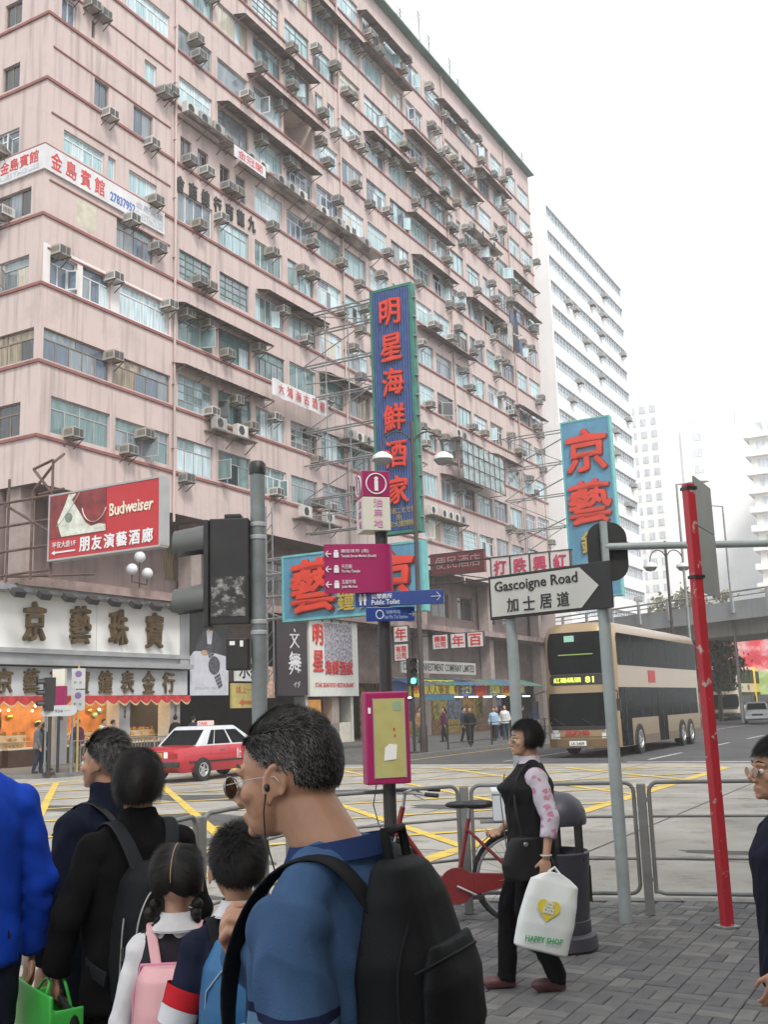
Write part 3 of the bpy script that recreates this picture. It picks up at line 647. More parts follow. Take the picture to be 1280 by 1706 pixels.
# sheeted scaffold cage on one balcony
sc = thing('scaffold_cage', 'balcony cage wrapped in pale green plastic sheeting on the pink facade', 'scaffold', S(61.5, 29.2, 17.0), RU)
b = MB()
for x in [i*0.9 for i in range(9)]: b.tube([(x, -1.25, -0.5), (x, -1.25, 2.4)], 0.03, 5)
for z in (-0.4, 0.6, 1.5, 2.3): b.tube([(0, -1.25, z), (7.2, -1.25, z)], 0.03, 5); b.tube([(0, -1.25, z), (0, 0, z)], 0.03, 5); b.tube([(7.2, -1.25, z), (7.2, 0, z)], 0.03, 5)
b.build('poles', m_brk, sc)
b = MB(); P = [[Vector((7.2*i/24, -1.2+0.05*sin(i*1.3+k), -0.35+2.6*k/8+0.03*sin(i*2.1))) for i in range(25)] for k in range(9)]; b.grid(P)
b.build('sheeting', M('plastic_sheeting', (0.34, 0.42, 0.43), 0.35, var=0.35, scale=2.5), sc, smooth=80)
# --- lettering fixed to the facade
m_redch = M('red_letters', (0.55, 0.035, 0.03), 0.5, var=0.15); m_blackch = M('black_letters', (0.03, 0.028, 0.027), 0.5, var=0.2); m_bluech = M('blue_letters', (0.05, 0.13, 0.42), 0.5, var=0.1); m_palech = M('pale_letters', (0.47, 0.50, 0.56), 0.6, var=0.1)
m_pboard = M('white_board', (0.62, 0.62, 0.63), 0.6, var=0.1, scale=0.8, streak=0.25)
sg = thing('guesthouse_sign', 'long white guesthouse sign with red characters wrapped round the building corner', 'sign', S(26.3, 29.2, 22.75), RU)
b = MB(); b.box(-0.1, 6.85, -0.1, -0.005, 0, 1.03); b.box(-0.1, -0.005, -0.004, 4.0, 0, 1.03); b.build('board', m_pboard, sg)
for i, c in enumerate('金島賓館'): text(c, sg, 0.55, 0.72, (0.5+i*0.78, -0.106, 0.52), m_redch, bold=0.012, name='character')
text('27837952', sg, 1.5, 0.42, (4.2, -0.106, 0.4), m_bluech, bold=0.02)
text('GUESTHOUSE', sg, 1.75, 0.32, (5.85, -0.106, 0.27), m_palech, bold=0.01); text('金島賓館', sg, 1.7, 0.3, (5.85, -0.106, 0.72), m_palech)
for i, c in enumerate('金島賓館'):
    t = text(c, sg, 0.5, 0.52, (-0.106, 2.15-i*0.55, 0.64), m_redch, bold=0.01, name='character'); t.rotation_euler = (0, 0, -pi/2)
t = text('GUESTHOUSE', sg, 2.4, 0.2, (-0.106, 1.4, 0.2), m_palech); t.rotation_euler = (0, 0, -pi/2)
for i, c in enumerate('會商總行南龍九'):
    text(c, bld, 0.55, 0.78, (7.95+i*0.92, -0.05, 25.72+i*0.05), m_blackch, 0.06, bold=0.02, name='character')
sg = thing('restaurant_banner', 'long white fabric banner with red characters tied below the bay windows', 'sign', S(40.4, 29.2, 17.1), RU)
b = MB(); P = [[Vector((5.1*i/30, -0.72-0.03*sin(i*0.9), 0.86*k/3+0.02*sin(i*0.7))) for i in range(31)] for k in range(4)]; Q = [[p+Vector((0, 0.01, 0)) for p in r] for r in P]; b.grid(P); b.grid(Q); b.build('fabric', m_pboard, sg)
for i, c in enumerate('大鴻海古酒樓'): text(c, sg, 0.5, 0.55, (0.75+i*0.76, -0.77, 0.45), m_redch, name='character')
sg = thing('small_banner', 'small white banner with red characters below the condenser tray', 'sign', S(37.2, 28.3, 28.3), RU)
b = MB(); b.box(0, 2.6, -0.02, 0, 0, 0.62); b.build('board', m_pboard, sg); text('金冠閣', sg, 2.0, 0.45, (1.3, -0.025, 0.31), m_redch)
b = MB(); b.box(1.7, 2.78, -0.004, 0.01, 21.15, 22.4); b.build('boarded_window', M('boarding', (0.52, 0.49, 0.4), 0.85, var=0.15), bld)
# ============================================================ GROUND FLOOR SHOPS, HANGING SIGNS, BACKDROP BUILDINGS
m_pink2 = m_pink
m_grey_al = M('grey_aluminium', (0.33, 0.34, 0.35), 0.45, var=0.1, scale=2); m_dk = M('dark_steel', (0.035, 0.033, 0.035), 0.55, var=0.3, scale=4)
m_whitebd = M('white_sign_panel', (0.78, 0.78, 0.76), 0.4, var=0.03, scale=0.6); m_gold = M('gilt_letters', (0.14, 0.09, 0.035), 0.45, metal=0.3, var=0.3, scale=3)
m_steel = M('galvanised_steel', (0.27, 0.28, 0.285), 0.5, metal=0.3, var=0.2, scale=3, dirt=(0.16, 0.12, 0.1), dirt_amt=0.5)
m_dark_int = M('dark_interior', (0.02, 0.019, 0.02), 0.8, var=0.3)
m_warmlamp = M('warm_shop_lamp', (1, 0.8, 0.5), 0.5, var=0, emit=(1.0, 0.72, 0.38), estr=7.0); m_coollamp = M('fluorescent_tube', (1, 1, 1), 0.5, var=0, emit=(0.95, 1.0, 1.0), estr=9.0)
# ---- podium parts of the block
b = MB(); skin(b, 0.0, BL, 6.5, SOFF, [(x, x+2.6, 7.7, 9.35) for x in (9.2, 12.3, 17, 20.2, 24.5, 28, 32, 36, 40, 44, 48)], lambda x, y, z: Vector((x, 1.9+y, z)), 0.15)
b.add([(0, 1.9, 6.5), (0, 1.9, SOFF), (0, 2.4, SOFF), (0, 2.4, 6.5)], [(0, 1, 2, 3)]); b.build('podium_wall', M('shaded_grimy_pink_render', (0.22, 0.165, 0.155), 0.9, var=0.15, scale=0.6, streak=0.6, dirt=(0.11, 0.085, 0.08), dirt_amt=0.6, dirt_scale=0.7), bld)  # overhang shade put into the darker pink base colour, with grime over it
for x in (9.2, 12.3, 17, 20.2, 24.5, 28, 32, 36, 40, 44, 48):
    f = MB(); f.box(x, x+2.6, 2.02, 2.08, 7.7, 7.76); f.box(x, x+2.6, 2.02, 2.08, 9.29, 9.35); f.box(x, x+0.06, 2.02, 2.08, 7.76, 9.29); f.box(x+2.54, x+2.6, 2.02, 2.08, 7.76, 9.29); f.box(x+1.27, x+1.33, 2.03, 2.07, 7.76, 9.29)
    w = f.build('window', m_fr['b'], bld); q = MB(); q.box(x+0.06, x+2.54, 2.045, 2.055, 7.76, 9.29); q.build('pane', G['dark' if x > 10 else 'warm'], w)
b = MB(); b.box(-0.3, BL, 0.35, 1.88, 6.55, 6.72); b.box(-0.3, BL, 0.3, 0.36, 6.5, 6.85)
for i in range(60):
    x = i*0.92
    if x < BL: b.box(x, x+0.05, 0.5, 1.88, 6.35, 6.55)
b.build('canopy_ledge', M('stained_concrete_ledge', (0.3, 0.22, 0.2), 0.9, var=0.25, scale=1.5, dirt=(0.1, 0.08, 0.075), dirt_amt=0.7), bld)
for x in (0.55, 10.35, 22.0, 33, 43.5, 53.6):
    b = MB(); b.box(x-0.35, x+0.35, 0.95, 1.7, 6.73 if x < 11 else 0, SOFF); b.build('pillar', M('pillar_render', (0.33, 0.27, 0.25), 0.8, var=0.12, streak=0.4), bld)
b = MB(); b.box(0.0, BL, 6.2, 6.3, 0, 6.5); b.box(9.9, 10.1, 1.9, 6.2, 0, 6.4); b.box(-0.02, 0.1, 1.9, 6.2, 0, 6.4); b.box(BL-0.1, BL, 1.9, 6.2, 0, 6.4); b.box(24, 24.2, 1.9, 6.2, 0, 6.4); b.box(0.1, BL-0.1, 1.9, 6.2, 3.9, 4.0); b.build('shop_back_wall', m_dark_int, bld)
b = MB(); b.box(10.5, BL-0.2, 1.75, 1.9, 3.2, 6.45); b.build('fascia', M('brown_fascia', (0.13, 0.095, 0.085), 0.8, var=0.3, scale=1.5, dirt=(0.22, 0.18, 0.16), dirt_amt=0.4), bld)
# ---- jeweller: upper lit sign, lower fascia, scalloped valance, shop front
sg = thing('shop_sign', 'wide white sign board with four bronze characters and floodlights above the jewellery shop', 'sign', S(25.4, 30.2, 4.3), RU)
b = MB(); b.box(0, 10.25, 0.05, 0.45, 0, 1.98); b.build('board', m_whitebd, sg)
b = MB(); b.box(10.25, 10.85, 0.0, 0.5, -0.65, 1.98); b.box(0, 10.85, -0.03, 0.5, -0.18, -0.003); b.box(-0.1, 10.85, -0.25, 0.5, -0.62, -0.42); b.box(0, 10.25, 0.1, 0.45, -0.42, -0.18); b.box(-0.1, 10.9, -0.45, 0.5, 1.98, 2.12); b.box(-0.1, 10.9, -0.5, -0.4, 2.0, 2.22)
b.build('frame', m_grey_al, sg)
b = MB(); b.box(5.2, 5.225, 0.044, 0.05, 0, 1.98); b.build('panel_joint', M('joint_line', (0.45, 0.45, 0.45), 0.6, var=0), sg)
for i, (c, x) in enumerate(zip('京藝珠寶', (1.95, 4.25, 6.35, 8.5))): text(c, sg, 0.98, 1.4, (x, -0.06, 0.98), m_gold, 0.16, bold=0.016, name='character', brush=0.025)
for i in range(9):
    x = 0.3+i*1.2; lm = MB(); lm.bar((x, -0.35, 2.1), (x, -0.95, 2.0), 0.05); lm.build('lamp_arm', m_grey_al, sg)
    T = Matrix.Translation((x, -1.0, 1.85)) @ Matrix.Rotation(radians(35), 4, 'X'); lm = MB(); lm.box(-0.24, 0.24, -0.16, 0.16, -0.12, 0.12, T); lm.build('floodlight', m_dk, sg, bevel=0.02)
sg = thing('fascia_sign', 'pale grey fascia with a row of small bronze characters over the jewellery shop entrance', 'sign', S(25.4, 30.2, 2.55), RU)
b = MB(); b.box(0, 10.85, 0.12, 0.5, 0.02, 1.08); b.build('board', M('grey_white_panel', (0.52, 0.54, 0.56), 0.45, var=0.05), sg)
for i, c in enumerate('京藝珠寶鐘表金行'): text(c, sg, 0.72, 0.86, (0.75+i*1.26, 0.08, 0.56), m_gold, 0.1, bold=0.015, name='character', brush=0.025)
val = thing('valance', 'red scalloped valance trimmed with gold hanging along the jewellery shop front', 'valance', S(25.4, 30.15, 2.55), RU)
m_red_cl = M('red_cloth', (0.42, 0.02, 0.025), 0.7, var=0.2, scale=6); m_gold_cl = M('gold_fringe', (0.55, 0.42, 0.2), 0.6, var=0.2)
for i in range(17):
    x0 = i*0.64; b = MB(); P = []
    for j in range(9):
        t = j/8; drop = 0.2+0.2*sin(pi*t); P.append([Vector((x0+0.64*t, -0.03*sin(pi*t*3), 0)), Vector((x0+0.64*t, -0.06*sin(pi*t), -drop*0.8)), Vector((x0+0.64*t, -0.06*sin(pi*t), -drop))])
    b.grid([[p[0] for p in P], [p[1] for p in P]]); b.mi = 1; b.grid([[p[1] for p in P], [p[2] for p in P]]); b.build('swag', [m_red_cl, m_gold_cl], val)
shop = thing('jewellery_shopfront', 'brightly lit jewellery shop front with grey pillars and gilded display cases', 'shop', S(25.4, 31.0, 0), RU)
for x in (3.9, 7.35, 10.5):
    b = MB(); b.box(x-0.32, x+0.32, -0.3, 0.4, 0, 2.6); b.build('pillar', M('grey_granite', (0.36, 0.36, 0.37), 0.35, var=0.15, scale=20), shop)
    text('京藝', shop, 0.14, 0.5, (x, -0.31, 1.9), m_gold, 0.01)
b = MB(); b.box(0, 10.5, 3.0, 3.1, 0, 2.9); b.build('back_wall', M('amber_timber_panel', (0.42, 0.17, 0.05), 0.4, var=0.4, scale=2.5), shop)
b = MB(); b.box(0, 10.5, 0.2, 3.0, 2.72, 2.78); b.build('ceiling', M('cream_ceiling', (0.7, 0.6, 0.45), 0.7, var=0.05), shop)
for i in range(12):
    b = MB(); b.box(0.3+i*0.85, 0.8+i*0.85, 0.6, 2.2, 2.69, 2.715); b.build('ceiling_light', m_warmlamp, shop)
rg = random.Random(4)
m_goldit = M('gold_jewellery', (0.8, 0.5, 0.12), 0.25, metal=0.8, var=0.3, scale=30); m_case = M('display_case_white', (0.75, 0.68, 0.55), 0.35, var=0.05); m_jade = M('jade_piece', (0.3, 0.5, 0.3), 0.3, var=0.2)
for i, x in enumerate((0.2, 1.9, 4.35, 5.9, 7.8, 9.1)):
    b = MB(); b.box(x, x+1.4, 0.25, 0.95, 0, 0.62); b.build('counter', M('dark_timber', (0.07, 0.035, 0.02), 0.4, var=0.3), shop)
    cs = MB(); cs.box(x, x+1.4, 0.25, 0.95, 0.621, 0.68); cs.box(x+0.05, x+1.35, 0.85, 0.93, 0.68, 1.15); cs.box(x+0.05, x+1.35, 0.6, 0.85, 0.9, 0.92); cs = cs.build('display_case', m_case, shop)
    it = MB()
    for k in range(26): a = rg.uniform(x+0.1, x+1.3); z = rg.choice([0.69, 0.93, 1.16]); it.cbox((a, rg.uniform(0.35, 0.84) if z < 0.9 else 0.72+rg.uniform(-0.08, 0.08) if z < 1 else 0.89, z+0.05), (0.07, 0.06, rg.uniform(0.06, 0.16)))
    it.build('jewellery', m_goldit, cs)
for i in range(14):
    b = MB(); x = rg.uniform(0.4, 10.2); z = rg.uniform(1.2, 2.3); b.ell((x, 2.9, z), (0.16, 0.1, 0.12), 8, 6); b.build('ornament', rg.choice([m_goldit, m_jade, m_case, m_goldit]), shop, smooth=60)
for i in range(22):
    b = MB(); x = rg.uniform(0.2, 10.2); b.ell((x, rg.uniform(0.5, 2.4), rg.uniform(2.0, 2.5)), (0.045, 0.045, 0.045), 8, 6); b.build('lamp_bulb', m_warmlamp, shop)
# globe lamp cluster on the ledge, small shield lamps
gl = thing('globe_lamp_cluster', 'cluster of three frosted globe lamps above the jewellery sign', 'lamp', S(31.9, 29.2, 6.86), RU)
b = MB(); b.tube([(0, 0, 0), (0, 0, 1.1)], 0.03, 6); b.tube([(-0.45, 0, 0.2), (-0.45, 0, 0.55)], 0.025, 6); b.tube([(0.45, 0, 0.15), (0.45, 0, 0.45)], 0.025, 6); b.tube([(-0.45, 0, 0.2), (0.45, 0, 0.15)], 0.025, 6); b.build('stem', m_dk, gl)
for x, z in ((0, 1.25), (-0.45, 0.7), (0.45, 0.62)):
    b = MB(); b.ell((x, 0, z), (0.24, 0.24, 0.24), 16, 10); b.build('globe', M('frosted_globe', (0.6, 0.62, 0.66), 0.25, var=0.03), gl, smooth=80)
# ---- watch advertisement
ad = thing('advert_panel', 'tall advertisement panel of a dark suited figure above a large steel wristwatch', 'advertisement', S(36.4, 30.3, 2.55), RU)
b = MB(); b.box(0, 2.75, 0, 0.2, 0, 3.85); b.build('panel', M('advert_black', (0.02, 0.018, 0.02), 0.35, var=0.2), ad)
b = MB(); pts = [(0, 0), (2.75, 0), (2.75, 1.75)]+[(2.75-2.75*i/10, 1.75+0.35*sin(pi*0.5*i/10+0.4)-0.14) for i in range(1, 10)]+[(0, 1.7)]; b.prism([(x*0.999+0.001, z) for x, z in pts], -0.006, -0.002); b.build('silver_sweep', M('silver_print', (0.55, 0.56, 0.62), 0.4, var=0.1), ad)
b = MB(); b.prism([(0.25, 1.75), (2.3, 1.75), (2.2, 2.6), (1.75, 2.95), (1.05, 2.95), (0.55, 2.55)], -0.005, -0.001); b.build('printed_suit', M('advert_suit', (0.05, 0.05, 0.06), 0.5, var=0.4, scale=3), ad)
b = MB(); b.prism([(1.22, 2.3), (1.5, 2.3), (1.6, 2.92), (1.15, 2.92)], -0.009, -0.006); b.build('printed_shirt', M('advert_shirt', (0.55, 0.55, 0.58), 0.5, var=0.1), ad)
b = MB(); b.prism([(1.37+0.24*cos(a*pi/8), 3.22+0.34*sin(a*pi/8)) for a in range(16)], -0.012, -0.007); b.build('printed_face', M('advert_skin', (0.5, 0.33, 0.22), 0.5, var=0.2), ad)
b = MB(); b.prism([(1.37+0.28*cos(a*pi/10), 3.33+0.3*sin(a*pi/10)) for a in range(11)]+[(1.12, 3.4), (1.37, 3.45), (1.62, 3.4)], -0.016, -0.0125); b.build('printed_hair', m_blackch, ad)
b = MB(); b.prism([(1.05+0.3*cos(a*pi/6), 1.9+0.13*sin(a*pi/6)) for a in range(12)], -0.012, -0.0075); b.build('printed_hands', MATS['advert_skin'], ad)
b = MB(); T = Matrix.Translation((1.7, -0.012, 1.35)) @ Matrix.Rotation(pi/2, 4, 'X') @ Matrix.Rotation(radians(25), 4, 'Z')
b.lathe([(0.42, 0), (0.42, 0.008), (0.33, 0.009), (0.33, 0.004)], 24, T)
for k in range(4): b.cbox((0, -0.55-0.16*k, 0.003), (0.42-0.03*k, 0.13, 0.006), T); b.cbox((0, 0.5+0.14*k, 0.003), (0.4, 0.11, 0.006), T)
b.build('printed_watch', M('watch_print', (0.13, 0.13, 0.15), 0.3, metal=0.5, var=0.5, scale=8), ad); text('經典系列', ad, 2.2, 0.13, (1.37, -0.01, 0.33), m_palech, 0.006)
# ---- signs between the jeweller and the restaurant
sg = thing('shop_notice', 'small yellow notice panel with an orange arrow beside the dark stairway', 'sign', S(39.3, 30.2, 1.95), RU)
b = MB(); b.box(0, 2.3, 0, 0.12, 0, 1.15); b.build('panel', M('yellow_notice', (0.5, 0.42, 0.13), 0.5, var=0.15), sg)
b = MB(); b.prism([(0.5, 0.25), (0.85, 0.43), (0.85, 0.33), (1.9, 0.33), (1.9, 0.17), (0.85, 0.17), (0.85, 0.07)], -0.01, -0.002); b.build('arrow', M('orange_print', (0.5, 0.13, 0.03), 0.5, var=0.1), sg); text('請上一樓', sg, 1.7, 0.35, (1.15, -0.006, 0.85), MATS['orange_print'])
sg = thing('shop_notice', 'small white notice with bold black characters above the yellow notice', 'sign', S(39.5, 30.15, 3.2), RU)
b = MB(); b.box(0, 2.3, 0, 0.1, 0, 1.1); b.build('panel', m_whitebd, sg); text('水療', sg, 1.7, 0.85, (1.15, -0.006, 0.55), m_blackch, bold=0.015)
sg = thing('dance_school_sign', 'black vertical sign with thin white brush characters beside the white restaurant sign', 'sign', S(42.4, 29.8, 2.5), RU)
b = MB(); b.box(0, 2.7, 0, 0.25, 0, 3.7); b.build('panel', M('black_panel', (0.022, 0.012, 0.018), 0.4, var=0.2), sg)
for c, z, s in (('文', 2.85, 0.9), ('舞', 1.65, 1.1)): text(c, sg, s, s, (1.55, -0.01, z), M('white_letters', (0.7, 0.7, 0.72), 0.5, var=0.05), name='character', brush=0.06)
text('イヅ', sg, 0.55, 0.3, (1.7, -0.01, 0.55), MATS['white_letters'])
sg = thing('shop_notice', 'small menu poster with red and cream pictures beside the black sign', 'sign', S(41.1, 29.9, 2.4), RU)
b = MB(); b.box(0, 1.2, 0, 0.08, 0, 1.5); b.build('panel', M('menu_print', (0.5, 0.32, 0.24), 0.5, var=0.7, scale=5), sg)
sg = thing('restaurant_sign', 'white restaurant sign with red characters beside a speckled grey mural panel', 'sign', S(45.3, 29.8, 2.45), RU)
b = MB(); b.box(0, 4.9, 0, 0.35, 0, 4.05); b.build('board', M('cream_panel', (0.62, 0.63, 0.58), 0.45, var=0.05), sg)
b = MB(); b.box(1.45, 4.3, -0.01, -0.002, 1.15, 3.85); b.build('mural', M('speckled_mural', (0.3, 0.29, 0.33), 0.6, var=0.85, scale=7, detail=8), sg)
for c, z in (('明', 3.2), ('星', 1.85)): text(c, sg, 0.95, 1.05, (0.8, -0.03, z), m_redch, 0.06, bold=0.015, name='character', brush=0.025)
for i, c in enumerate('海鮮酒家'): text(c, sg, 0.6, 0.72, (1.8+i*0.72, -0.04, 1.5), m_redch, 0.05, bold=0.015, name='character', brush=0.025)
text('STAR SEAFOOD RESTAURANT', sg, 3.9, 0.24, (2.45, -0.012, 0.58), m_redch, bold=0.015)
ent = thing('restaurant_entrance', 'restaurant doorway with amber lit panel and red couplet below the white sign', 'entrance', S(45.3, 30.4, 0), RU)
for x in (0, 4.5): b = MB(); b.box(x, x+0.27, -0.3, 0.4, 0, 2.45); b.build('jamb', M('cream_stone', (0.55, 0.53, 0.47), 0.5, var=0.1), ent)
b = MB(); b.box(0.25, 2.4, 0.3, 0.4, 0.2, 2.3); b.build('amber_panel', M('amber_glow', (0.5, 0.25, 0.06), 0.4, var=0.5, scale=1.5, emit=(0.6, 0.27, 0.06), estr=0.35), ent)
b = MB(); b.box(2.5, 4.4, 0.35, 0.42, 0, 2.35); b.build('door', m_dark_int, ent); text('福祿壽', ent, 0.7, 1.2, (3.3, 0.33, 1.6), m_redch)
b = MB(); b.box(2.3, 4.5, -0.25, -0.1, 0, 1.05); b.build('hoarding', M('cream_hoarding', (0.6, 0.55, 0.47), 0.6, var=0.1), ent)
sg = thing('company_sign', 'long grey board reading company limited over the market shops', 'sign', S(53.0, 28.6, 3.72), RU)
b = MB(); b.box(0, 10.4, 0, 0.12, 0, 0.75); b.build('board', M('grey_board', (0.4, 0.4, 0.38), 0.6, var=0.1), sg); text('CENTURY INVESTMENT COMPANY LIMITED', sg, 9.9, 0.46, (5.2, -0.01, 0.38), m_blackch, bold=0.01)
# ---- small square hanging boxes
def box_sign(u, v, z, w, h, s, label, col=None, two=False):
    t = thing('box_sign', label, 'sign', S(u, v, z), RF)
    b = MB(); b.box(-w/2, w/2, 0, 0.2, 0, h); b.build('box', m_dk, t); b = MB(); b.box(-w/2+0.05, w/2-0.05, -0.012, -0.002, 0.05, h-0.05); b.build('panel', M('lit_panel_white', (0.66, 0.63, 0.62), 0.5, var=0.08), t)
    if s: text(s, t, w*0.72, h*0.72, (0, -0.02, h/2), col or m_redch, bold=0.02)
    b = MB(); b.bar((-w/2, 0.1, h-0.05), (-w/2-1.2, 0.1, h-0.05), 0.05); b.build('bracket', m_dk, t)
box_sign(52, 28.0, 5.35, 0.95, 0.95, '年', 'square white box sign with the red character for year on the shop trusses')
box_sign(52, 28.0, 4.3, 0.95, 1.0, '有限\n公司', 'square pink box sign with four small red characters below the year sign')
box_sign(55, 27.0, 5.0, 1.05, 0.9, '藥業\n公司', 'square box sign with four red characters, first of three in a row')
box_sign(55, 25.85, 5.0, 1.0, 0.9, '年', 'square box sign with the red character for year, middle of three in a row')
box_sign(55, 24.75, 5.0, 1.05, 0.9, '百', 'square box sign with the red character for hundred, last of three in a row')
# ---- market shops further along
rg = random.Random(9)
cols = [(0.03, 0.06, 0.22), (0.6, 0.55, 0.06), (0.03, 0.06, 0.25), (0.5, 0.46, 0.07), (0.04, 0.09, 0.3), (0.45, 0.04, 0.04), (0.08, 0.15, 0.2), (0.5, 0.42, 0.06), (0.05, 0.07, 0.2)]
words = ['', '特價', '電器', '藥房', '子士多', '海味', '找換', '茶餐廳', '水果']
for i in range(9):
    u = 53.2+i*2.35
    t = thing('market_stall_front', ['blue fronted market shop beside the restaurant mural', 'yellow bannered discount shop in the market row', 'navy signed electrical shop in the market row', 'mustard signed pharmacy in the market row', 'bright blue grocer in the market row', 'red signed dried goods shop in the market row', 'slate signed money changer in the market row', 'yellow signed tea cafe in the market row', 'dark blue fruit shop at the end of the market row'][i], 'shop', S(u, 29.6, 0), RU)
    b = MB(); b.box(0.05, 2.25, -0.1, 0.15, 2.35, 3.3); b.build('sign_board', M('market_%d' % i, cols[i], 0.5, var=0.25, scale=2), t)
    if words[i]: text(words[i], t, 1.7, 0.6, (1.15, -0.12, 2.85), m_redch if cols[i][0] > 0.3 else M('yellow_letters', (0.7, 0.6, 0.1), 0.5, var=0.1), bold=0.02)
    b = MB(); P = [[Vector((2.3*k/8, 0.1-1.8*j/3, 3.5-0.5*j/3+0.04*sin(k*1.9))) for k in range(9)] for j in range(4)]; b.grid(P); b.grid([[p-Vector((0, 0, 0.02)) for p in r] for r in P]); b.build('awning', M('tarp_%d' % (i % 3), [(0.05, 0.12, 0.22), (0.12, 0.13, 0.13), (0.06, 0.16, 0.12)][i % 3], 0.6, var=0.3), t)
    b = MB(); b.box(0.5, 1.8, -0.6, -0.55, 2.28, 2.33); b.build('tube_lamp', m_coollamp if i % 2 == 0 else m_warmlamp, t)
    b = MB(); b.box(0.05, 2.2, 0.8, 1.5, 0, 0.9); b.build('goods_table', M('goods_%d' % i, [(0.2, 0.1, 0.05), (0.3, 0.2, 0.04), (0.1, 0.14, 0.08)][i % 3], 0.7, var=0.8, scale=6), t)
    b = MB(); b.box(0.05, 2.25, 1.9, 2.0, 0, 3.3); b.build('back_shelf', M('shelf_%d' % (i % 3), [(0.2, 0.12, 0.04), (0.17, 0.15, 0.04), (0.08, 0.1, 0.14)][i % 3], 0.7, var=0.8, scale=4), t)
sg = thing('wall_banner', 'bright yellow and sky blue banner hanging over the discount shop', 'sign', S(56.2, 28.9, 2.15), RU)
b = MB(); b.box(0, 4.4, 0, 0.05, 0.35, 1.2); b.build('panel', M('lemon_banner', (0.72, 0.66, 0.08), 0.5, var=0.1, emit=(0.7, 0.65, 0.1), estr=0.15), sg); b = MB(); b.box(0, 4.4, 0, 0.05, 0, 0.345); b.build('lower_panel', M('sky_banner', (0.12, 0.42, 0.62), 0.5, var=0.1), sg); text('人人藥業', sg, 3.2, 0.6, (2.1, -0.01, 0.6), m_redch)
# ---- boards hanging across the pavement
m_blue = M('deep_blue_board', (0.02, 0.055, 0.19), 0.55, var=0.2, scale=1.5, streak=0.3); m_rib = M('blue_rib', (0.06, 0.12, 0.3), 0.5, var=0.2); m_green = M('green_board_edge', (0.03, 0.17, 0.12), 0.6, var=0.3, scale=2); m_orange = M('red_orange_character', (0.66, 0.045, 0.02), 0.5, var=0.12)
m_lblue = M('light_blue_board', (0.085, 0.26, 0.40), 0.6, var=0.15, scale=1.0, streak=0.25); m_cyan = M('turquoise_edge', (0.13, 0.42, 0.42), 0.55, var=0.15); m_yell = M('mustard_character', (0.45, 0.33, 0.05), 0.5, var=0.15); m_rim = M('dark_red_rim', (0.16, 0.015, 0.012), 0.6, var=0.1)
def truss(parent, xa, xb, levels, y0=0.1, y1=0.5, mat=None):   # bracing from board edge (xa) back to the facade (xb)
    mat = mat or m_steel
    for i, z in enumerate(levels):
        b = MB(); b.tube([(xa, y0, z), (xb, y0, z)], 0.045, 6); b.tube([(xa, y1, z), (xb, y1, z)], 0.045, 6); b.build('truss_bar', mat, parent)
        if i: zz = levels[i-1]; b = MB(); b.tube([(xa, y0, zz), (xb, y0, z)] if i % 2 else [(xb, y0, zz), (xa, y0, z)], 0.032, 5); b.build('brace', mat, parent)
    for x in (xa+(xb-xa)*0.33, xa+(xb-xa)*0.66):
        b = MB(); b.tube([(x, y0, levels[0]), (x, y0, levels[-1])], 0.035, 5); b.build('post', mat, parent)
vs_ = thing('neon_sign', 'tall blue ribbed vertical sign with six red characters and green edging', 'sign', S(44.2, 24.95, 10.1), RF)
w, h = 2.42, 12.85
b = MB(); b.box(0.14, w-0.14, 0.03, 0.5, 0.14, h-0.14); b.build('board', m_blue, vs_)
b = MB(); b.box(0, w, 0, 0.55, 0, 0.14); b.box(0, w, 0, 0.55, h-0.14, h); b.box(0, 0.14, 0, 0.55, 0.14, h-0.14); b.box(w-0.14, w, 0, 0.55, 0.14, h-0.14); b.build('edge_frame', m_green, vs_)
for i in range(14): x = 0.25+i*(w-0.5)/13; b = MB(); b.box(x-0.022, x+0.022, -0.02, 0.03, 0.2, h-0.2); b.build('rib', m_rib, vs_)
for i, c in enumerate('明星海鮮酒家'):
    z = 11.45-i*1.86; text(c, vs_, 1.16, 1.34, (1.22+0.02*i, -0.1, z), m_orange, 0.12, bold=0.016, name='character', brush=0.03)
text('彌敦道二七七號', vs_, 1.9, 0.3, (1.3, -0.04, 1.15), m_yell); text('及', vs_, 0.3, 0.26, (1.3, -0.04, 0.8), m_yell); text('平安大廈閣樓', vs_, 1.8, 0.3, (1.3, -0.04, 0.48), m_yell)
truss(vs_, -0.02, -4.25, [0.6, 2.4, 4.2, 6.0, 7.8, 9.6, 11.4, 12.5])
for z in (1.5, 5.1, 8.7): b = MB(); b.tube([(-4.25, 0.3, z), (-0.02, 3.0, z+0.6)], 0.04, 5); b.build('stay', m_steel, vs_)
for i in range(12): b = MB(); b.box(w, w+0.12, 0.1, 0.4, 0.7+i*1.03, 0.76+i*1.03); b.build('rung', m_steel, vs_)
b = MB(); b.tube([(w+0.12, 0.25, 0), (w+0.12, 0.25, h)], 0.03, 5); b.build('ladder_rail', m_steel, vs_)
ls = thing('neon_sign', 'wide light blue sign board with large red characters hung below the ribbed blue sign', 'sign', S(38.0, 26.4, 5.6), RF)
w, h = 7.1, 2.95
b = MB(); b.box(0.1, w-0.1, 0.03, 0.45, 0.1, h-0.1); b.build('board', m_lblue, ls)
b = MB(); b.box(0, w, 0, 0.5, 0, 0.1); b.box(0, w, 0, 0.5, h-0.1, h); b.box(0, 0.1, 0, 0.5, 0.1, h-0.1); b.box(w-0.1, w, 0, 0.5, 0.1, h-0.1); b.build('edge_frame', m_cyan, ls)
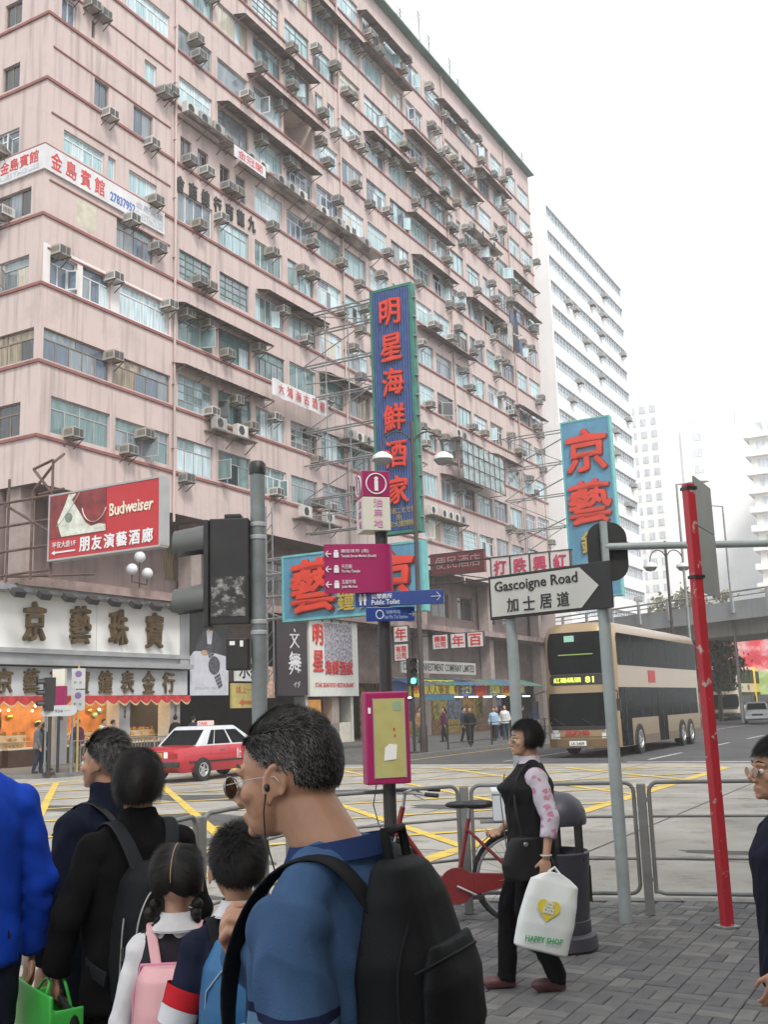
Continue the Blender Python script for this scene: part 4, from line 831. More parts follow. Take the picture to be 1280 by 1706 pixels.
for c, x in (('藝', 1.7), ('京', 5.55)):
    text(c, ls, 2.25, 2.25, (x+0.04, 0.0, 1.47), m_rim, 0.1, bold=0.024, name='character_shadow', brush=0.03); text(c, ls, 2.2, 2.2, (x, -0.1, 1.5), m_orange, 0.12, bold=0.018, name='character', brush=0.03)
text('鐘', ls, 0.8, 0.9, (3.35, -0.05, 0.75), m_yell, 0.06, bold=0.015, name='character'); text('表', ls, 0.8, 0.9, (4.3, -0.05, 0.75), m_yell, 0.06, bold=0.015, name='character')
truss(ls, -0.02, -2.7, [0.2, 1.2, 2.2, 2.9])
tw = thing('lattice_mast', 'narrow steel lattice mast standing between the soffit and the light blue sign', 'mast', S(39.5, 28.6, 3.0), RF)
b = MB()
for x, y in ((-0.3, 0), (0.3, 0), (-0.3, 0.5), (0.3, 0.5)): b.bar((x, y, 0), (x, y, 8.3), 0.06)
for i in range(13): z = i*0.63; b.bar((-0.3, 0, z), (0.3, 0, z+0.6), 0.04); b.bar((0.3, 0, z), (-0.3, 0, z+0.6), 0.035); b.bar((-0.3, 0, z), (0.3, 0, z), 0.04); b.bar((-0.3, 0.5, z), (0.3, 0.5, z+0.6), 0.035)
b.build('lattice', m_steel, tw)
rs = thing('neon_sign', 'light blue vertical sign with two red and two mustard characters near the white office tower', 'sign', S(71.5, 24.5, 9.0), RF)
w, h = 3.75, 13.1
b = MB(); b.box(0.12, w-0.12, 0.03, 0.6, 0.12, h-0.12); b.build('board', m_lblue, rs)
b = MB(); b.box(0, w, 0, 0.65, 0, 0.12); b.box(0, w, 0, 0.65, h-0.12, h); b.box(0, 0.12, 0, 0.65, 0.12, h-0.12); b.box(w-0.12, w, 0, 0.65, 0.12, h-0.12); b.build('edge_frame', m_cyan, rs)
for c, z, s, mt in (('京', 10.7, 3.0, m_orange), ('藝', 6.9, 3.0, m_orange), ('鐘', 4.0, 1.5, m_yell), ('表', 1.9, 1.5, m_yell)):
    if mt is m_orange: text(c, rs, s+0.06, s+0.06, (w/2+0.05, 0.0, z-0.04), m_rim, 0.1, bold=0.024, name='character_shadow', brush=0.03)
    text(c, rs, s, s, (w/2, -0.1, z), mt, 0.12, bold=0.018, name='character', brush=0.03)
truss(rs, -0.02, -4.7, [0.6, 3.0, 5.4, 7.8, 10.2, 12.6], 0.1, 0.9)
for z in (2, 5, 8, 11): b = MB(); b.tube([(-4.7, 2.5, z), (-0.02, 0.4, z+1.0)], 0.05, 5); b.build('stay', m_steel, rs)
hx = thing('clinic_sign', 'row of four framed white panels with red characters on a steel bar', 'sign', S(55, 23.6, 8.85), RF)
for i, c in enumerate('打跌興紅'):
    x = 0.1+i*1.2; b = MB(); b.box(x, x+1.1, 0, 0.25, 0.05, 1.2); p = b.build('panel', M('pink_white_panel', (0.6, 0.55, 0.54), 0.5, var=0.1), hx); text(c, hx, 0.75, 0.8, (x+0.55, -0.03, 0.62), M('crimson_letters', (0.5, 0.04, 0.1), 0.5, var=0.1), 0.04, bold=0.02, name='character', brush=0.025)
b = MB(); b.box(-0.05, 4.95, -0.03, 0.28, 1.2, 1.26); b.box(-0.05, 4.95, -0.03, 0.28, 0.0, 0.05)
for i in range(5): b.box(0.02+i*1.2, 0.09+i*1.2, -0.028, 0.278, 0.05, 1.2)
b.build('frame', m_dk, hx); truss(hx, -0.05, -5.6, [0.02, 1.22], 0.1, 0.3, m_dk)
hs_ = thing('hotel_sign', 'dark red horizontal hotel sign with pale outlined characters', 'sign', S(56.5, 28.2, 9.6), RF)
b = MB(); b.box(0, 3.6, 0, 0.3, 0, 1.25); b.build('box', M('dark_red_board', (0.13, 0.02, 0.025), 0.5, var=0.15), hs_); text('便民酒店', hs_, 3.0, 0.75, (1.85, -0.02, 0.7), M('dull_pink_letters', (0.36, 0.24, 0.24), 0.5, var=0.1)); b = MB(); b.box(0, 3.6, -0.02, 0.32, 1.25, 1.3); b.box(0, 3.6, -0.02, 0.32, -0.05, 0); b.build('rim', m_dk, hs_); truss(hs_, -0.01, -1.0, [0.0, 1.2], 0.05, 0.25, m_dk)
# beer sign on its scaffold near the corner
bs = thing('billboard', 'red beer billboard with a tilted bottle label picture and white lettering', 'billboard', S(24.9, 26.95, 6.95), RF)
w, h = 5.0, 2.3; m_budred = M('billboard_red', (0.42, 0.012, 0.018), 0.45, var=0.06)
b = MB(); b.box(0.06, w-0.06, 0.02, 0.35, 0.06, h-0.06); b.build('face', m_budred, bs)
b = MB(); b.box(0, w, 0, 0.4, 0, 0.06); b.box(0, w, 0, 0.4, h-0.06, h); b.box(0, 0.06, 0, 0.4, 0.06, h-0.06); b.box(w-0.06, w+0.02, 0, 0.42, 0.06, h-0.06); b.build('frame', m_grey_al, bs)
bs_w = m_whitebd; b = MB(); b.box(0.08, 2.65, 0.005, 0.018, 0.75, h-0.08); b.build('picture_ground', M('label_dark_red', (0.17, 0.015, 0.015), 0.5, var=0.5, scale=2.5), bs)
b = MB(); b.prism([(0.65, 0.78), (2.65, 0.78), (2.65, 1.0), (2.35, 1.05), (2.0, 1.0), (1.75, 1.15), (1.45, 1.55), (1.1, 2.0), (1.3, 2.2), (0.95, 2.2), (0.75, 1.8), (0.45, 1.3), (0.55, 1.0)], -0.003, 0.004); b.build('picture_label', M('label_cream', (0.55, 0.57, 0.5), 0.5, var=0.25, scale=4), bs)
b = MB(); P = []
for i in range(9): t = i/8; P.append((0.42+1.05*t, 1.15+1.05*t**1.2))
for (x, z), (x2, z2) in zip(P[:-1], P[1:]): b.bar((x, -0.006, z), (x2, -0.006, z2), 0.05, 0.006)
for i in range(12):
    a = pi*1.05+pi*0.85*i/12; a2 = pi*1.05+pi*0.85*(i+1)/12; b.bar((2.15+0.55*cos(a), -0.006, 1.75+0.62*sin(a)), (2.15+0.55*cos(a2), -0.006, 1.75+0.62*sin(a2)), 0.06, 0.006)
b.build('picture_stripe', bs_w, bs)
b = MB(); b.lathe([(0.17, 0), (0.17, 0.008)], 20, Matrix.Translation((0.98, -0.003, 1.4)) @ Matrix.Rotation(pi/2, 4, 'X')); b.build('picture_seal', M('seal_grey', (0.16, 0.2, 0.17), 0.5, var=0.4, scale=12), bs)
text('Budweiser', bs, 1.9, 0.42, (3.75, -0.002, 1.45), M('cream_letters', (0.72, 0.68, 0.55), 0.5, var=0.05), brush=0.025, bold=0.015)
for i, c in enumerate('朋友演藝酒廊'): text(c, bs, 0.44, 0.46, (1.72+i*0.55, -0.002, 0.42), M('white_letters', (0.7, 0.7, 0.72), 0.5, var=0.05), bold=0.022, name='character')
text('平安大廈1/F', bs, 1.1, 0.22, (0.78, -0.002, 0.52), MATS['white_letters']); b = MB(); b.prism([(0.2, 0.26), (0.36, 0.34), (0.36, 0.29), (1.3, 0.29), (1.3, 0.24), (0.36, 0.24), (0.36, 0.18)], -0.004, 0.004); b.build('arrow', MATS['white_letters'], bs)
m_rust = M('rusty_scaffold', (0.10, 0.06, 0.05), 0.8, var=0.4, scale=3)
def sbar(p, q, r=0.05): b = MB(); b.tube([p, q], r, 6); b.build('scaffold_bar', m_rust, bs)
for x in (-0.05, -1.0): sbar((x, 0.2, -0.5), (x, 0.2, 3.6 if x > -0.5 else 2.6)); 
for z in (-0.25, 0.6, 1.5, 2.35): sbar((-4.2, 0.2, z), (0, 0.2, z))
sbar((-2.4, 0.2, 2.3), (0, 0.2, 1.0)); sbar((-1.0, 0.2, 2.6), (-0.05, 0.2, 3.4)); sbar((-0.05, 0.2, 2.4), (-1.0, 0.2, 3.4)); sbar((-0.7, 0.2, 2.45), (0.5, 0.2, 2.5)); sbar((-2.2, 0.2, -0.5), (-2.2, 0.2, 3.2))
sbar((-1.0, 0.2, 3.4), (-0.05, 0.2, 3.6)); sbar((-2.2, 0.2, -0.3), (-2.2, 4.4, 0.2)); sbar((-0.05, 0.2, 2.35), (-0.05, 1.6, 2.35)); sbar((-0.05, 0.2, 3.5), (-0.9, 1.5, 4.2))
# ============================================================ office tower, far towers, flyover
m_ofw = M('white_mosaic', (0.82, 0.82, 0.82), 0.7, var=0.04, scale=0.4, streak=0.12)
ot = thing('office_tower', 'white office tower with horizontal ribbon windows beyond the pink block', 'building', S(87.4, 30.0), RU)
OL, OH = 25.0, 51.8
b = MB(); b.box(0.3, OL-0.02, 0.5, 20, 0, OH-0.3); b.box(0, 0.32, 0.0, 20.2, 0, OH); b.box(OL-0.3, OL, 0, 20, 0, OH-0.5); b.box(0.32, OL-0.3, 0.0, 0.5, OH-3.6, OH-0.4); b.build('wall', m_ofw, ot)
z = OH-3.6; fl = 0
m_mul = M('office_mullion', (0.55, 0.57, 0.6), 0.5, var=0.1); m_ofg = glass('office_glass', (0.42, 0.48, 0.52), 0.4, 0.6)
while z > 3:
    b = MB(); b.box(0.33, OL-0.31, 0.22, 0.28, z-1.2, z); w_ = b.build('ribbon_window', m_ofg, ot)
    b = MB()
    for i in range(29): x = 0.33+i*(OL-0.66)/28; b.box(x-0.04, x+0.04, 0.13, 0.218, z-1.2, z)
    b.box(0.33, OL-0.31, 0.15, 0.217, z-0.42, z-0.37); b.build('mullions', m_mul, w_)
    b = MB(); b.box(0.33, OL-0.31, 0.02, 0.49, z-2.5, z-1.203); b.build('spandrel', m_ofw, ot)
    z -= 2.5; fl += 1
rg = random.Random(8)
for i in range(34):
    f = rg.randrange(1, 15); u = 87.4+rg.uniform(1, 24); t = thing('air_conditioner', 'grey air conditioner on ribbon window row %s below the top of the white office tower' % ['', 'two', 'three', 'four', 'five', 'six', 'seven', 'eight', 'nine', 'ten', 'eleven', 'twelve', 'thirteen', 'fourteen', 'fifteen'][f], 'air conditioner', S(u, 30.0, OH-3.6-1.15-2.5*f), RU, 'air conditioners on the white tower'); inst('casing', ac_case, t, mat=m_ac[1], scale=(1.4, 1, 1.1)); inst('bracket', ac_br, t)
def tower(name, label, X, Y, w, d, h, rot, mat, rows, cols, cols_s, wmat, sash=0.55, ind=False):
    t = thing(name, label, 'building', (X, Y, 0), rot); b = MB(); b.box(0, w, 0, d, 0, h); b.box(w*0.3, w*0.6, d*0.2, d*0.5, h, h+2.5); b.build('wall', mat, t)
    b = MB(); fh = h/rows
    for r in range(1, rows):
        for c in range(cols):
            x = w*(c+0.5)/cols; b.box(x-w/cols*sash/2, x+w/cols*sash/2, -0.06, -0.01, r*fh, r*fh+fh*0.55)
        for c in range(cols_s):
            y = d*(c+0.5)/cols_s; b.box(-0.06, -0.01, y-d/cols_s*sash/2, y+d/cols_s*sash/2, r*fh, r*fh+fh*0.55)
    tag(b.build('windows', wmat, t), kind='stuff'); return t
m_tw = M('pale_tower', (0.82, 0.81, 0.79), 0.8, var=0.05, scale=0.3); m_tw2 = M('cream_tower', (0.78, 0.76, 0.71), 0.8, var=0.05); m_tww = glass('tower_glass', (0.56, 0.58, 0.61), 0.3)
tower('tower_block', 'narrow residential tower with close rows of windows behind the white office tower', 36.9, 150, 4.5, 12, 45.5, radians(61-90), m_tw, 24, 3, 0, m_tww)
tower('tower_block', 'pale slab block with faint lilac windows standing behind the narrow residential tower', 41.6, 158, 12, 3, 40, radians(61), M('lilac_slab', (0.56, 0.56, 0.63), 0.8, var=0.05), 22, 8, 0, m_tww)
tower('tower_block', 'low pale block seen over the flyover at the end of the road', 40, 175, 7, 8, 22, radians(-10), m_tw2, 8, 3, 0, m_tw)
ct = thing('tower_block', 'plain white tower with a single column of small square windows', 'building', (56.5, 190, 0), radians(-12)); b = MB(); b.box(0, 14, 0, 14, 0, 52); b.box(3, 8, 3, 8, 52, 55); b.build('wall', m_ofw, ct)
for r in range(15): b = MB(); b.box(2.0, 3.6, -0.08, -0.01, 6+r*3.1, 7.6+r*3.1); b.build('window', m_tww, ct)
b = MB(); b.tube([(10.2, 1, 52), (10.2, 1, 56.5)], 0.5, 6, r1=0.1); b.build('roof_mast', m_mul, ct)
rt = thing('tower_block', 'tall residential tower with stepped balconies at the right of the road', 'building', (58.3, 160.0, 0), RU); b = MB(); b.box(0, 26, -14, 0, 0, 45); b.build('wall', m_tw2, rt)
for r in range(1, 15): b = MB(); b.box(-0.9, 26, 0.0, 0.8, r*3.0, r*3.0+1.0); b.box(-0.7, -0.01, -14, 0, r*3.0, r*3.0+0.9); b.build('balcony', m_tw, rt); b = MB(); b.box(0.5, 25, 0.01, 0.05, r*3.0+1.05, r*3.0+2.6); b.box(-0.05, -0.01, -13, -1, r*3+1.0, r*3+2.5); b.build('balcony_window', m_tww, rt)
# unseen block added behind and right of the corner to shade the foreground
m_opp = M('ochre_render', (0.42, 0.33, 0.2), 0.85, var=0.1, scale=0.4, streak=0.4)
ob = thing('unseen_shade_block', 'unseen ochre block added behind the waiting pedestrians to shade the foreground', 'building', S(-16, -9.5), RU)
b = MB(); skin(b, 0, 34, 0, 21, [(0.8+i*2.75, 2.9+i*2.75, 4.6+f*3.1, 6.2+f*3.1) for f in range(5) for i in range(12)], lambda x, y, z: Vector((x, -y, z)), 0.2); b.box(0, 34, -14, -0.25, 0, 20.99); b.build('wall', m_opp, ob)
b = MB()
for f in range(5):
    for i in range(12): b.box(0.82+i*2.75, 2.88+i*2.75, -0.16, -0.12, 4.62+f*3.1, 6.18+f*3.1)
tag(b.build('windows', G['blue'], ob), kind='stuff')
for f in range(6): b = MB(); b.box(-0.1, 34.1, 0.002, 0.5, 4.0+f*3.1, 4.18+f*3.1); b.build('ledge', m_opp, ob)
# flyover
fo = thing('flyover', 'grey concrete flyover with slim railing crossing above the road', 'flyover', (18.2, 80.0, 0), atan2(-12.0, 6.8))
m_cfly = M('flyover_concrete', (0.46, 0.45, 0.42), 0.85, var=0.12, scale=0.5, streak=0.35); m_cfly2 = M('flyover_parapet', (0.40, 0.41, 0.42), 0.8, var=0.12, scale=0.6, streak=0.35)
b = MB(); b.box(-40, 70, 0, 9, 6.9, 7.35); b.box(-40, 70, 1.2, 7.8, 5.9, 6.9); b.build('deck', m_cfly, fo)
b = MB(); b.box(-40, 70, -0.25, 0.0, 6.85, 8.1); b.box(-40, 70, 9.0, 9.2, 6.9, 8.1); b.build('parapet', m_cfly2, fo)
for i in range(37): x = -40+i*3; b = MB(); b.box(x-0.12, x+0.12, -0.38, -0.26, 7.3, 8.75); b.build('post', m_cfly2, fo)
b = MB(); b.tube([(-40, -0.3, 8.72), (70, -0.3, 8.72)], 0.07, 6); b.tube([(-40, -0.3, 8.4), (70, -0.3, 8.4)], 0.04, 6); b.build('handrail', m_steel, fo)
for x in (-14, 14, 40): b = MB(); b.box(x-1, x+1, 2.5, 6.5, 0, 5.9); b.box(x-1.4, x+1.4, 1.3, 7.7, 5.2, 5.897); b.build('pier', m_cfly, fo)
# ---- things under and beyond the flyover
bb = thing('billboard', 'large red and white advertising billboard under the flyover', 'billboard', (25.8, 95, 0), radians(-12))
b = MB(); b.box(0, 10, 0, 0.4, 4.1, 8.3); b.build('panel', M('billboard_print', (0.62, 0.05, 0.08), 0.4, var=0.3, scale=0.6, dirt=(0.8, 0.75, 0.72), dirt_amt=0.9, dirt_scale=0.45), bb); b = MB(); b.box(0.1, 0.4, 0.1, 0.3, 0, 4.1); b.box(9.6, 9.9, 0.1, 0.3, 0, 4.1); b.build('leg', m_steel, bb); text('新世界', bb, 3.2, 1.0, (2.4, -0.03, 7.5), m_whitebd, bold=0.02)
b = MB(); b.box(3.2, 10, -0.3, -0.1, 1.9, 3.9); b.build('lower_panel', M('lime_print', (0.35, 0.5, 0.1), 0.5, var=0.3, scale=0.8, dirt=(0.7, 0.72, 0.65), dirt_amt=0.9, dirt_scale=0.6), bb)
def tree(X, Y, zc, rx, rz, label, trunk_h, seed, n=2600, leaf=0.2):
    t = thing('street_tree', label, 'tree', (X, Y, 0)); rr = random.Random(seed); b = MB(); b.tube([(0, 0, 0), (0.1, 0, trunk_h*0.6), (0, 0.1, trunk_h)], [0.2, 0.15, 0.1], 8); tips = []
    for i in range(9):
        a = rr.uniform(0, 2*pi); e = Vector((cos(a)*rx*0.6, sin(a)*rx*0.6, zc+rr.uniform(-0.3, 0.6)*rz)); b.tube([(0, 0, trunk_h*0.75), (e.x*0.5, e.y*0.5, (trunk_h+e.z)/2), e], [0.09, 0.06, 0.02], 5); tips.append(e)
    b.build('trunk', M('bark', (0.1, 0.08, 0.06), 0.9, var=0.3), t)
    ms = [M('leaf_olive', (0.15, 0.155, 0.07), 0.6, var=0.3), M('leaf_yellow_olive', (0.22, 0.19, 0.09), 0.6, var=0.3), M('leaf_dark', (0.09, 0.10, 0.05), 0.6, var=0.3)]
    c = MB(); cl = [(Vector((rr.gauss(0, 0.5)*rx, rr.gauss(0, 0.5)*rx, zc+rr.gauss(0, 0.45)*rz)), rr.uniform(0.25, 0.5)*rx) for _ in range(26)]
    for i in range(n):
        o, r = rr.choice(cl); p = o+Vector((rr.gauss(0, 0.5), rr.gauss(0, 0.5), rr.gauss(0, 0.4)))*r; q = Euler((rr.uniform(0, 6), rr.uniform(0, 6), rr.uniform(0, 6))).to_matrix(); l = leaf*rr.uniform(0.6, 1.3); c.mi = rr.randrange(3)
        c.add([p+q @ Vector(v) for v in ((-l, 0, 0), (0, -l*0.5, 0.05*l), (l, 0, 0), (0, l*0.5, 0.05*l))], [(0, 1, 2, 3)])
    c.build('crown', ms, t, fix=False); return t
tree(24.6, 79, 4.6, 2.2, 1.7, 'olive green street tree below the flyover', 3.2, 1, 3200, 0.17); tree(21.7, 93, 4.3, 2.0, 1.6, 'small dusty tree behind the flyover pier', 2.8, 2, 1800, 0.2); tree(37.5, 128, 12.2, 3.0, 1.8, 'bushy tree rising above the flyover beside the office tower', 11.5, 3, 1800, 0.35)
# street lamps
def globe_lamp(name, label, p, H, arm, head, mat, rot=0.0, group=None):
    t = thing(name, label, 'street lamp', p, rot, group); b = MB(); b.lathe([(0.16, 0), (0.16, 0.9), (0.11, 1.1), (0.09, H*0.5), (0.075, H)], 12); b.build('pole', mat, t, smooth=40)
    for s in (-1, 1):
        pts = [Vector((0, 0, H-1.6))]+[Vector((s*(arm/2-arm/2*cos(pi*k/10)), 0, H-1.2+arm*0.62*sin(pi*k/10))) for k in range(11)]
        pts[-1].z -= 0.05; b = MB(); b.tube(pts, 0.035, 6); b.build('arm', mat, t, smooth=60)
        e = pts[-1]; b = MB(); b.lathe([(0.05, 0.24), (0.17, 0.2), (head*0.9, 0.06), (head, -0.05), (head, -0.1)][::-1], 16, Matrix.Translation(e-Vector((0, 0, 0.25)))); c = b.build('lamp_cap', M('lamp_cap_white', (0.62, 0.63, 0.64), 0.4, var=0.05), t, smooth=50)
        b = MB(); b.lathe([(0.03, -0.34), (head*0.62, -0.28), (head*0.94, -0.1)], 16, Matrix.Translation(e-Vector((0, 0, 0.25)))); b.build('lamp_glass', M('lamp_bowl', (0.26, 0.28, 0.27), 0.2, var=0.05), t, smooth=60)
    return t
m_lp = M('lamp_post_brown', (0.045, 0.035, 0.035), 0.5, var=0.2)
globe_lamp('street_lamp', 'dark brown street lamp with two domed heads standing on the kerb before the ribbed sign', S(36.2, 18.65, 0), 13.1, 1.25, 0.42, m_lp, radians(8))
globe_lamp('street_lamp', 'distant street lamp with two domed heads in front of the flyover', (16.9, 62, 0), 11.1, 1.05, 0.42, m_lp, radians(10))
for (X, Y, H, dx, lb) in [(17.9, 62.0, 14.6, 1.5, 'tall thin road lamp with its head reaching out over the flyover side'), (23.9, 72.0, 15.0, -1.6, 'tall thin road lamp with its head reaching back over the road')]:
    t = thing('road_lamp', lb, 'street lamp', (X, Y, 0)); b = MB(); b.tube([(0, 0, 0), (0, 0, H)], 0.12, 8, r1=0.06); b.tube([(0, 0, H-0.05), (dx*0.9, 0, H+0.12)], 0.05, 6); b.build('pole', m_steel, t, smooth=50); b = MB(); b.ell((dx*1.05, 0, H+0.1), (0.45, 0.16, 0.09), 10, 6); b.build('lamp_head', m_grey_al, t, smooth=60)
# ============================================================ VEHICLES
m_tyre = M('tyre_rubber', (0.018, 0.018, 0.019), 0.85, var=0.2); m_rim_s = M('wheel_rim', (0.5, 0.5, 0.5), 0.35, metal=0.6, var=0.1); m_vglass = M('vehicle_glass', (0.012, 0.014, 0.015), 0.12, var=0.2, spec=0.12)
m_vglass.node_tree.nodes['Principled BSDF'].inputs['IOR'].default_value = 1.12
m_chrome = M('chrome', (0.6, 0.6, 0.6), 0.15, metal=1.0, var=0.05); m_blackpl = M('black_plastic', (0.02, 0.02, 0.021), 0.5, var=0.2); m_headl = M('headlamp_glass', (0.6, 0.62, 0.62), 0.12, var=0.2, scale=12); m_tail = M('tail_lamp', (0.35, 0.012, 0.012), 0.2, var=0.2)
def wheel(parent, c, r, w, side, rim_m=None, hub=0.6):
    T = Matrix.Translation(c) @ Matrix.Rotation(pi/2*side, 4, 'X')
    b = MB(); b.lathe([(r*0.62, -w/2), (r*0.93, -w/2), (r, -w*0.32), (r, w*0.32), (r*0.93, w/2), (r*0.62, w/2), (r*0.6, w*0.2), (0.02, w*0.2)], 28, T); wh = b.build('wheel', m_tyre, parent, smooth=40)
    b = MB(); b.lathe([(r*0.62, w*0.3), (r*0.62, w*0.48), (r*0.55, w*0.5), (r*0.48, w*0.3), (r*0.2, w*0.34), (r*0.16, w*0.44), (0.01, w*0.45)], 24, T)
    for k in range(5): a = 2*pi*k/5; b.cbox((r*0.36*cos(a), r*0.36*sin(a), w*0.36), (r*0.34, r*0.1, w*0.1), T @ Matrix.Translation((0, 0, 0)) ) if False else b.bar(T @ Vector((r*0.15*cos(a), r*0.15*sin(a), w*0.36)), T @ Vector((r*0.52*cos(a), r*0.52*sin(a), w*0.36)), r*0.11)
    b.build('rim', rim_m or m_rim_s, wh, smooth=40)
    return wh
def double_decker(loc, rotz, label, gold, lower, L=12.0, wdt=2.5, H=4.42, detail=True, group=None, logo=None):
    t = thing('double_decker_bus', label, 'bus', loc, rotz, group); hw = wdt/2
    def xf(y, z):     # front surface: rounded in plan, raked upwards
        a = abs(y)/hw; return 0.42*max(0, a-0.25)**3/0.42+ (0.10*(z-1.0)/3.4 if z > 1 else 0.02*(1-z))+(0.25*max(0, (z-3.7)/0.75)**2)
    zs = [0.32, 0.6, 1.0, 1.5, 2.05, 2.3, 2.75, 3.4, 3.9, 4.15, 4.32, 4.42]; ny = 14; rows = []
    for z in zs:
        ins = 0.0 if z < 4.0 else (0.03 if z < 4.2 else (0.09 if z < 4.4 else 0.25)); rear = 0.0 if z < 4.0 else ins
        ring = [Vector((xf(-hw+wdt*i/ny, z), (-hw+wdt*i/ny)*(1-ins/hw), z)) for i in range(ny+1)]
        ring += [Vector((L*0.5, (hw-ins), z)), Vector((L-0.18-rear, hw-ins, z)), Vector((L-rear, hw-0.18-ins, z)), Vector((L-rear, -hw+0.18+ins, z)), Vector((L-0.18-rear, -hw+ins, z)), Vector((L*0.5, -hw+ins, z))]
        rows.append(ring)
    b = MB(); b.grid(rows, closed=True); n = len(rows[0]); b.add(rows[-1], [tuple(range(n))]); b.add(rows[0], [tuple(range(n-1, -1, -1))])
    body = b.build('body', gold, t, smooth=35)
    def front(name, y0, y1, z0, z1, mat, off=0.012, par=None, ny=12, nz=6, trim=0.0):
        b = MB(); P = []
        for k in range(nz+1):
            z = z0+(z1-z0)*k/nz; tr = trim*(abs(2*k/nz-1)**4); P.append([Vector((xf(y, z)-off, y, z)) for y in [y0+tr+(y1-y0-2*tr)*i/ny for i in range(ny+1)]])
        b.grid(P); b.grid([[p+Vector((0.02, 0, 0)) for p in r] for r in P][::-1]); return b.build(name, mat, par or t, smooth=50)
    front('upper_windscreen', -hw+0.16, hw-0.16, 2.72, 4.12, m_vglass, trim=0.1)
    front('destination_surround', -hw+0.2, hw-0.2, 2.36, 2.71, m_blackpl, 0.014, trim=0.12)
    front('lower_windscreen', -hw+0.08, hw-0.08, 1.02, 2.1, m_vglass, trim=0.08); front('wiper_panel', -hw+0.2, hw-0.2, 0.9, 1.015, m_blackpl, 0.015)
    front('bumper', -hw+0.06, hw-0.06, 0.33, 0.6, lower, 0.03); front('bumper_crease', -hw+0.25, hw-0.25, 0.66, 0.69, lower, 0.025)
    led = M('led_display', (0.05, 0.06, 0.01), 0.5, var=0, emit=(0.75, 0.9, 0.12), estr=1.4)
    if detail:
        p = text('紅磡碼頭', t, 0.95, 0.17, (0, 0, 0), led, 0.006); p.rotation_euler = (0, 0, -pi/2); p.location = (xf(0.2, 2.5)-0.025, 0.35, 2.53)
        p = text('81', t, 0.3, 0.2, (0, 0, 0), led, 0.006, bold=0.02); p.rotation_euler = (0, 0, -pi/2); p.location = (xf(0.5, 2.5)-0.025, -0.42, 2.53)
        red = M('livery_red', (0.4, 0.02, 0.02), 0.4, var=0.05)
        p = text('品KMB', t, 0.82, 0.2, (0, 0, 0), red, 0.008, bold=0.02); p.rotation_euler = (0, 0, -pi/2); p.location = (-0.04, 0.1, 0.80)
        p = text('LK 5409', t, 0.44, 0.1, (0, 0, 0), m_blackpl, 0.006); p.rotation_euler = (0, 0, -pi/2); p.location = (-0.058, 0.1, 0.47)
        front('number_plate', -0.19, 0.39, 0.39, 0.55, m_whitebd, 0.045, ny=4, nz=2)
        for y0, y1 in ((-1.12, -0.72), (0.72, 1.12)):
            front('headlamp', y0, y1, 0.62, 0.8, m_headl, 0.02, ny=6, nz=3); front('headlamp', y0+0.05, y1-0.1, 0.82, 0.9, m_headl, 0.02, ny=6, nz=3)
        b = MB(); b.box(-0.02, 0.0, -0.6, 0.6, 3.35, 3.38); b.build('upper_handrail', M('lime_rail', (0.3, 0.42, 0.1), 0.4, var=0.05), t)
        for y in (-0.5, 0.45): b = MB(); b.bar((xf(y, 1.0)-0.03, y, 1.02), (xf(y+0.4, 1.5)-0.04, y+0.45, 1.28), 0.02); b.build('wiper', m_blackpl, t)
        for s in (-1, 1): b = MB(); b.tube([(0.1, s*1.2, 2.2), (-0.25, s*1.42, 2.1), (-0.28, s*1.42, 1.85)], 0.025, 6); b.cbox((-0.27, s*1.42, 1.68), (0.1, 0.18, 0.38)); b.build('mirror', m_blackpl, t)
        b = MB(); b.box(0.11, 0.115, 0.05, 0.4, 3.75, 4.0); b.build('notice_sheet', M('pale_green_sheet', (0.3, 0.55, 0.45), 0.5, var=0.05), t, loc=(-0.03, 0, 0))
    for s in (-1, 1):
        y = s*(hw+0.006)
        b = MB(); n = 7
        pts = [(0.55, 2.98), (0.5, 3.9), (0.62, 4.05), (L-0.3, 4.05), (L-0.2, 3.9), (L-0.28, 2.98)]
        b.prism(pts, y-0.006, y+0.006); up = b.build('upper_side_window', m_vglass, t)
        for i in range(1, n): b = MB(); x = 0.6+(L-1.0)*i/n; b.box(x-0.02, x+0.02, y-0.009, y+0.009, 3.0, 4.03); b.build('window_bar', m_blackpl, up)
        b = MB(); b.prism([(0.45, 1.22), (0.45, 2.25), (L-0.5, 2.25), (L-0.5, 1.22)], y-0.006, y+0.006); lo = b.build('lower_side_window', m_vglass, t)
        for i in range(1, n): b = MB(); x = 1.75+(L-2.3)*i/n; b.box(x-0.02, x+0.02, y-0.009, y+0.009, 1.24, 2.23); b.build('window_bar', m_blackpl, lo)
        if s == -1 or True:
            for x0 in (0.5, 5.2):
                b = MB(); b.box(x0, x0+1.2, y-0.012, y+0.012, 0.34, 2.2); d = b.build('door', m_vglass, t); b = MB(); b.box(x0+0.57, x0+0.63, y-0.02, y+0.02, 0.36, 2.18); b.build('door_edge', m_blackpl, d)
        b = MB(); b.box(1.9, L-0.1, y-0.004, y+0.004, 0.33, 0.62); b.build('skirt', lower, t)
        b = MB(); b.box(4.2, 5.1, y-0.008, y+0.008, 2.42, 2.86); b.build('livery_square', M('livery_red', (0.4, 0.02, 0.02), 0.4, var=0.05), t)
        for xw in (2.55, 8.6, 9.95):
            b = MB(); b.prism([(xw+0.62*cos(a*pi/12), 0.36+0.66*max(0, sin(a*pi/12))) for a in range(13)], y-0.016, y+0.016); b.build('wheel_arch', m_blackpl, t)
            wheel(t, (xw, s*(hw-0.1), 0.5-0.0), 0.5, 0.3, -s)
    b = MB(); b.box(L, L+0.01, -0.9, 0.9, 3.0, 4.0); b.build('rear_window', m_vglass, t)
    return t
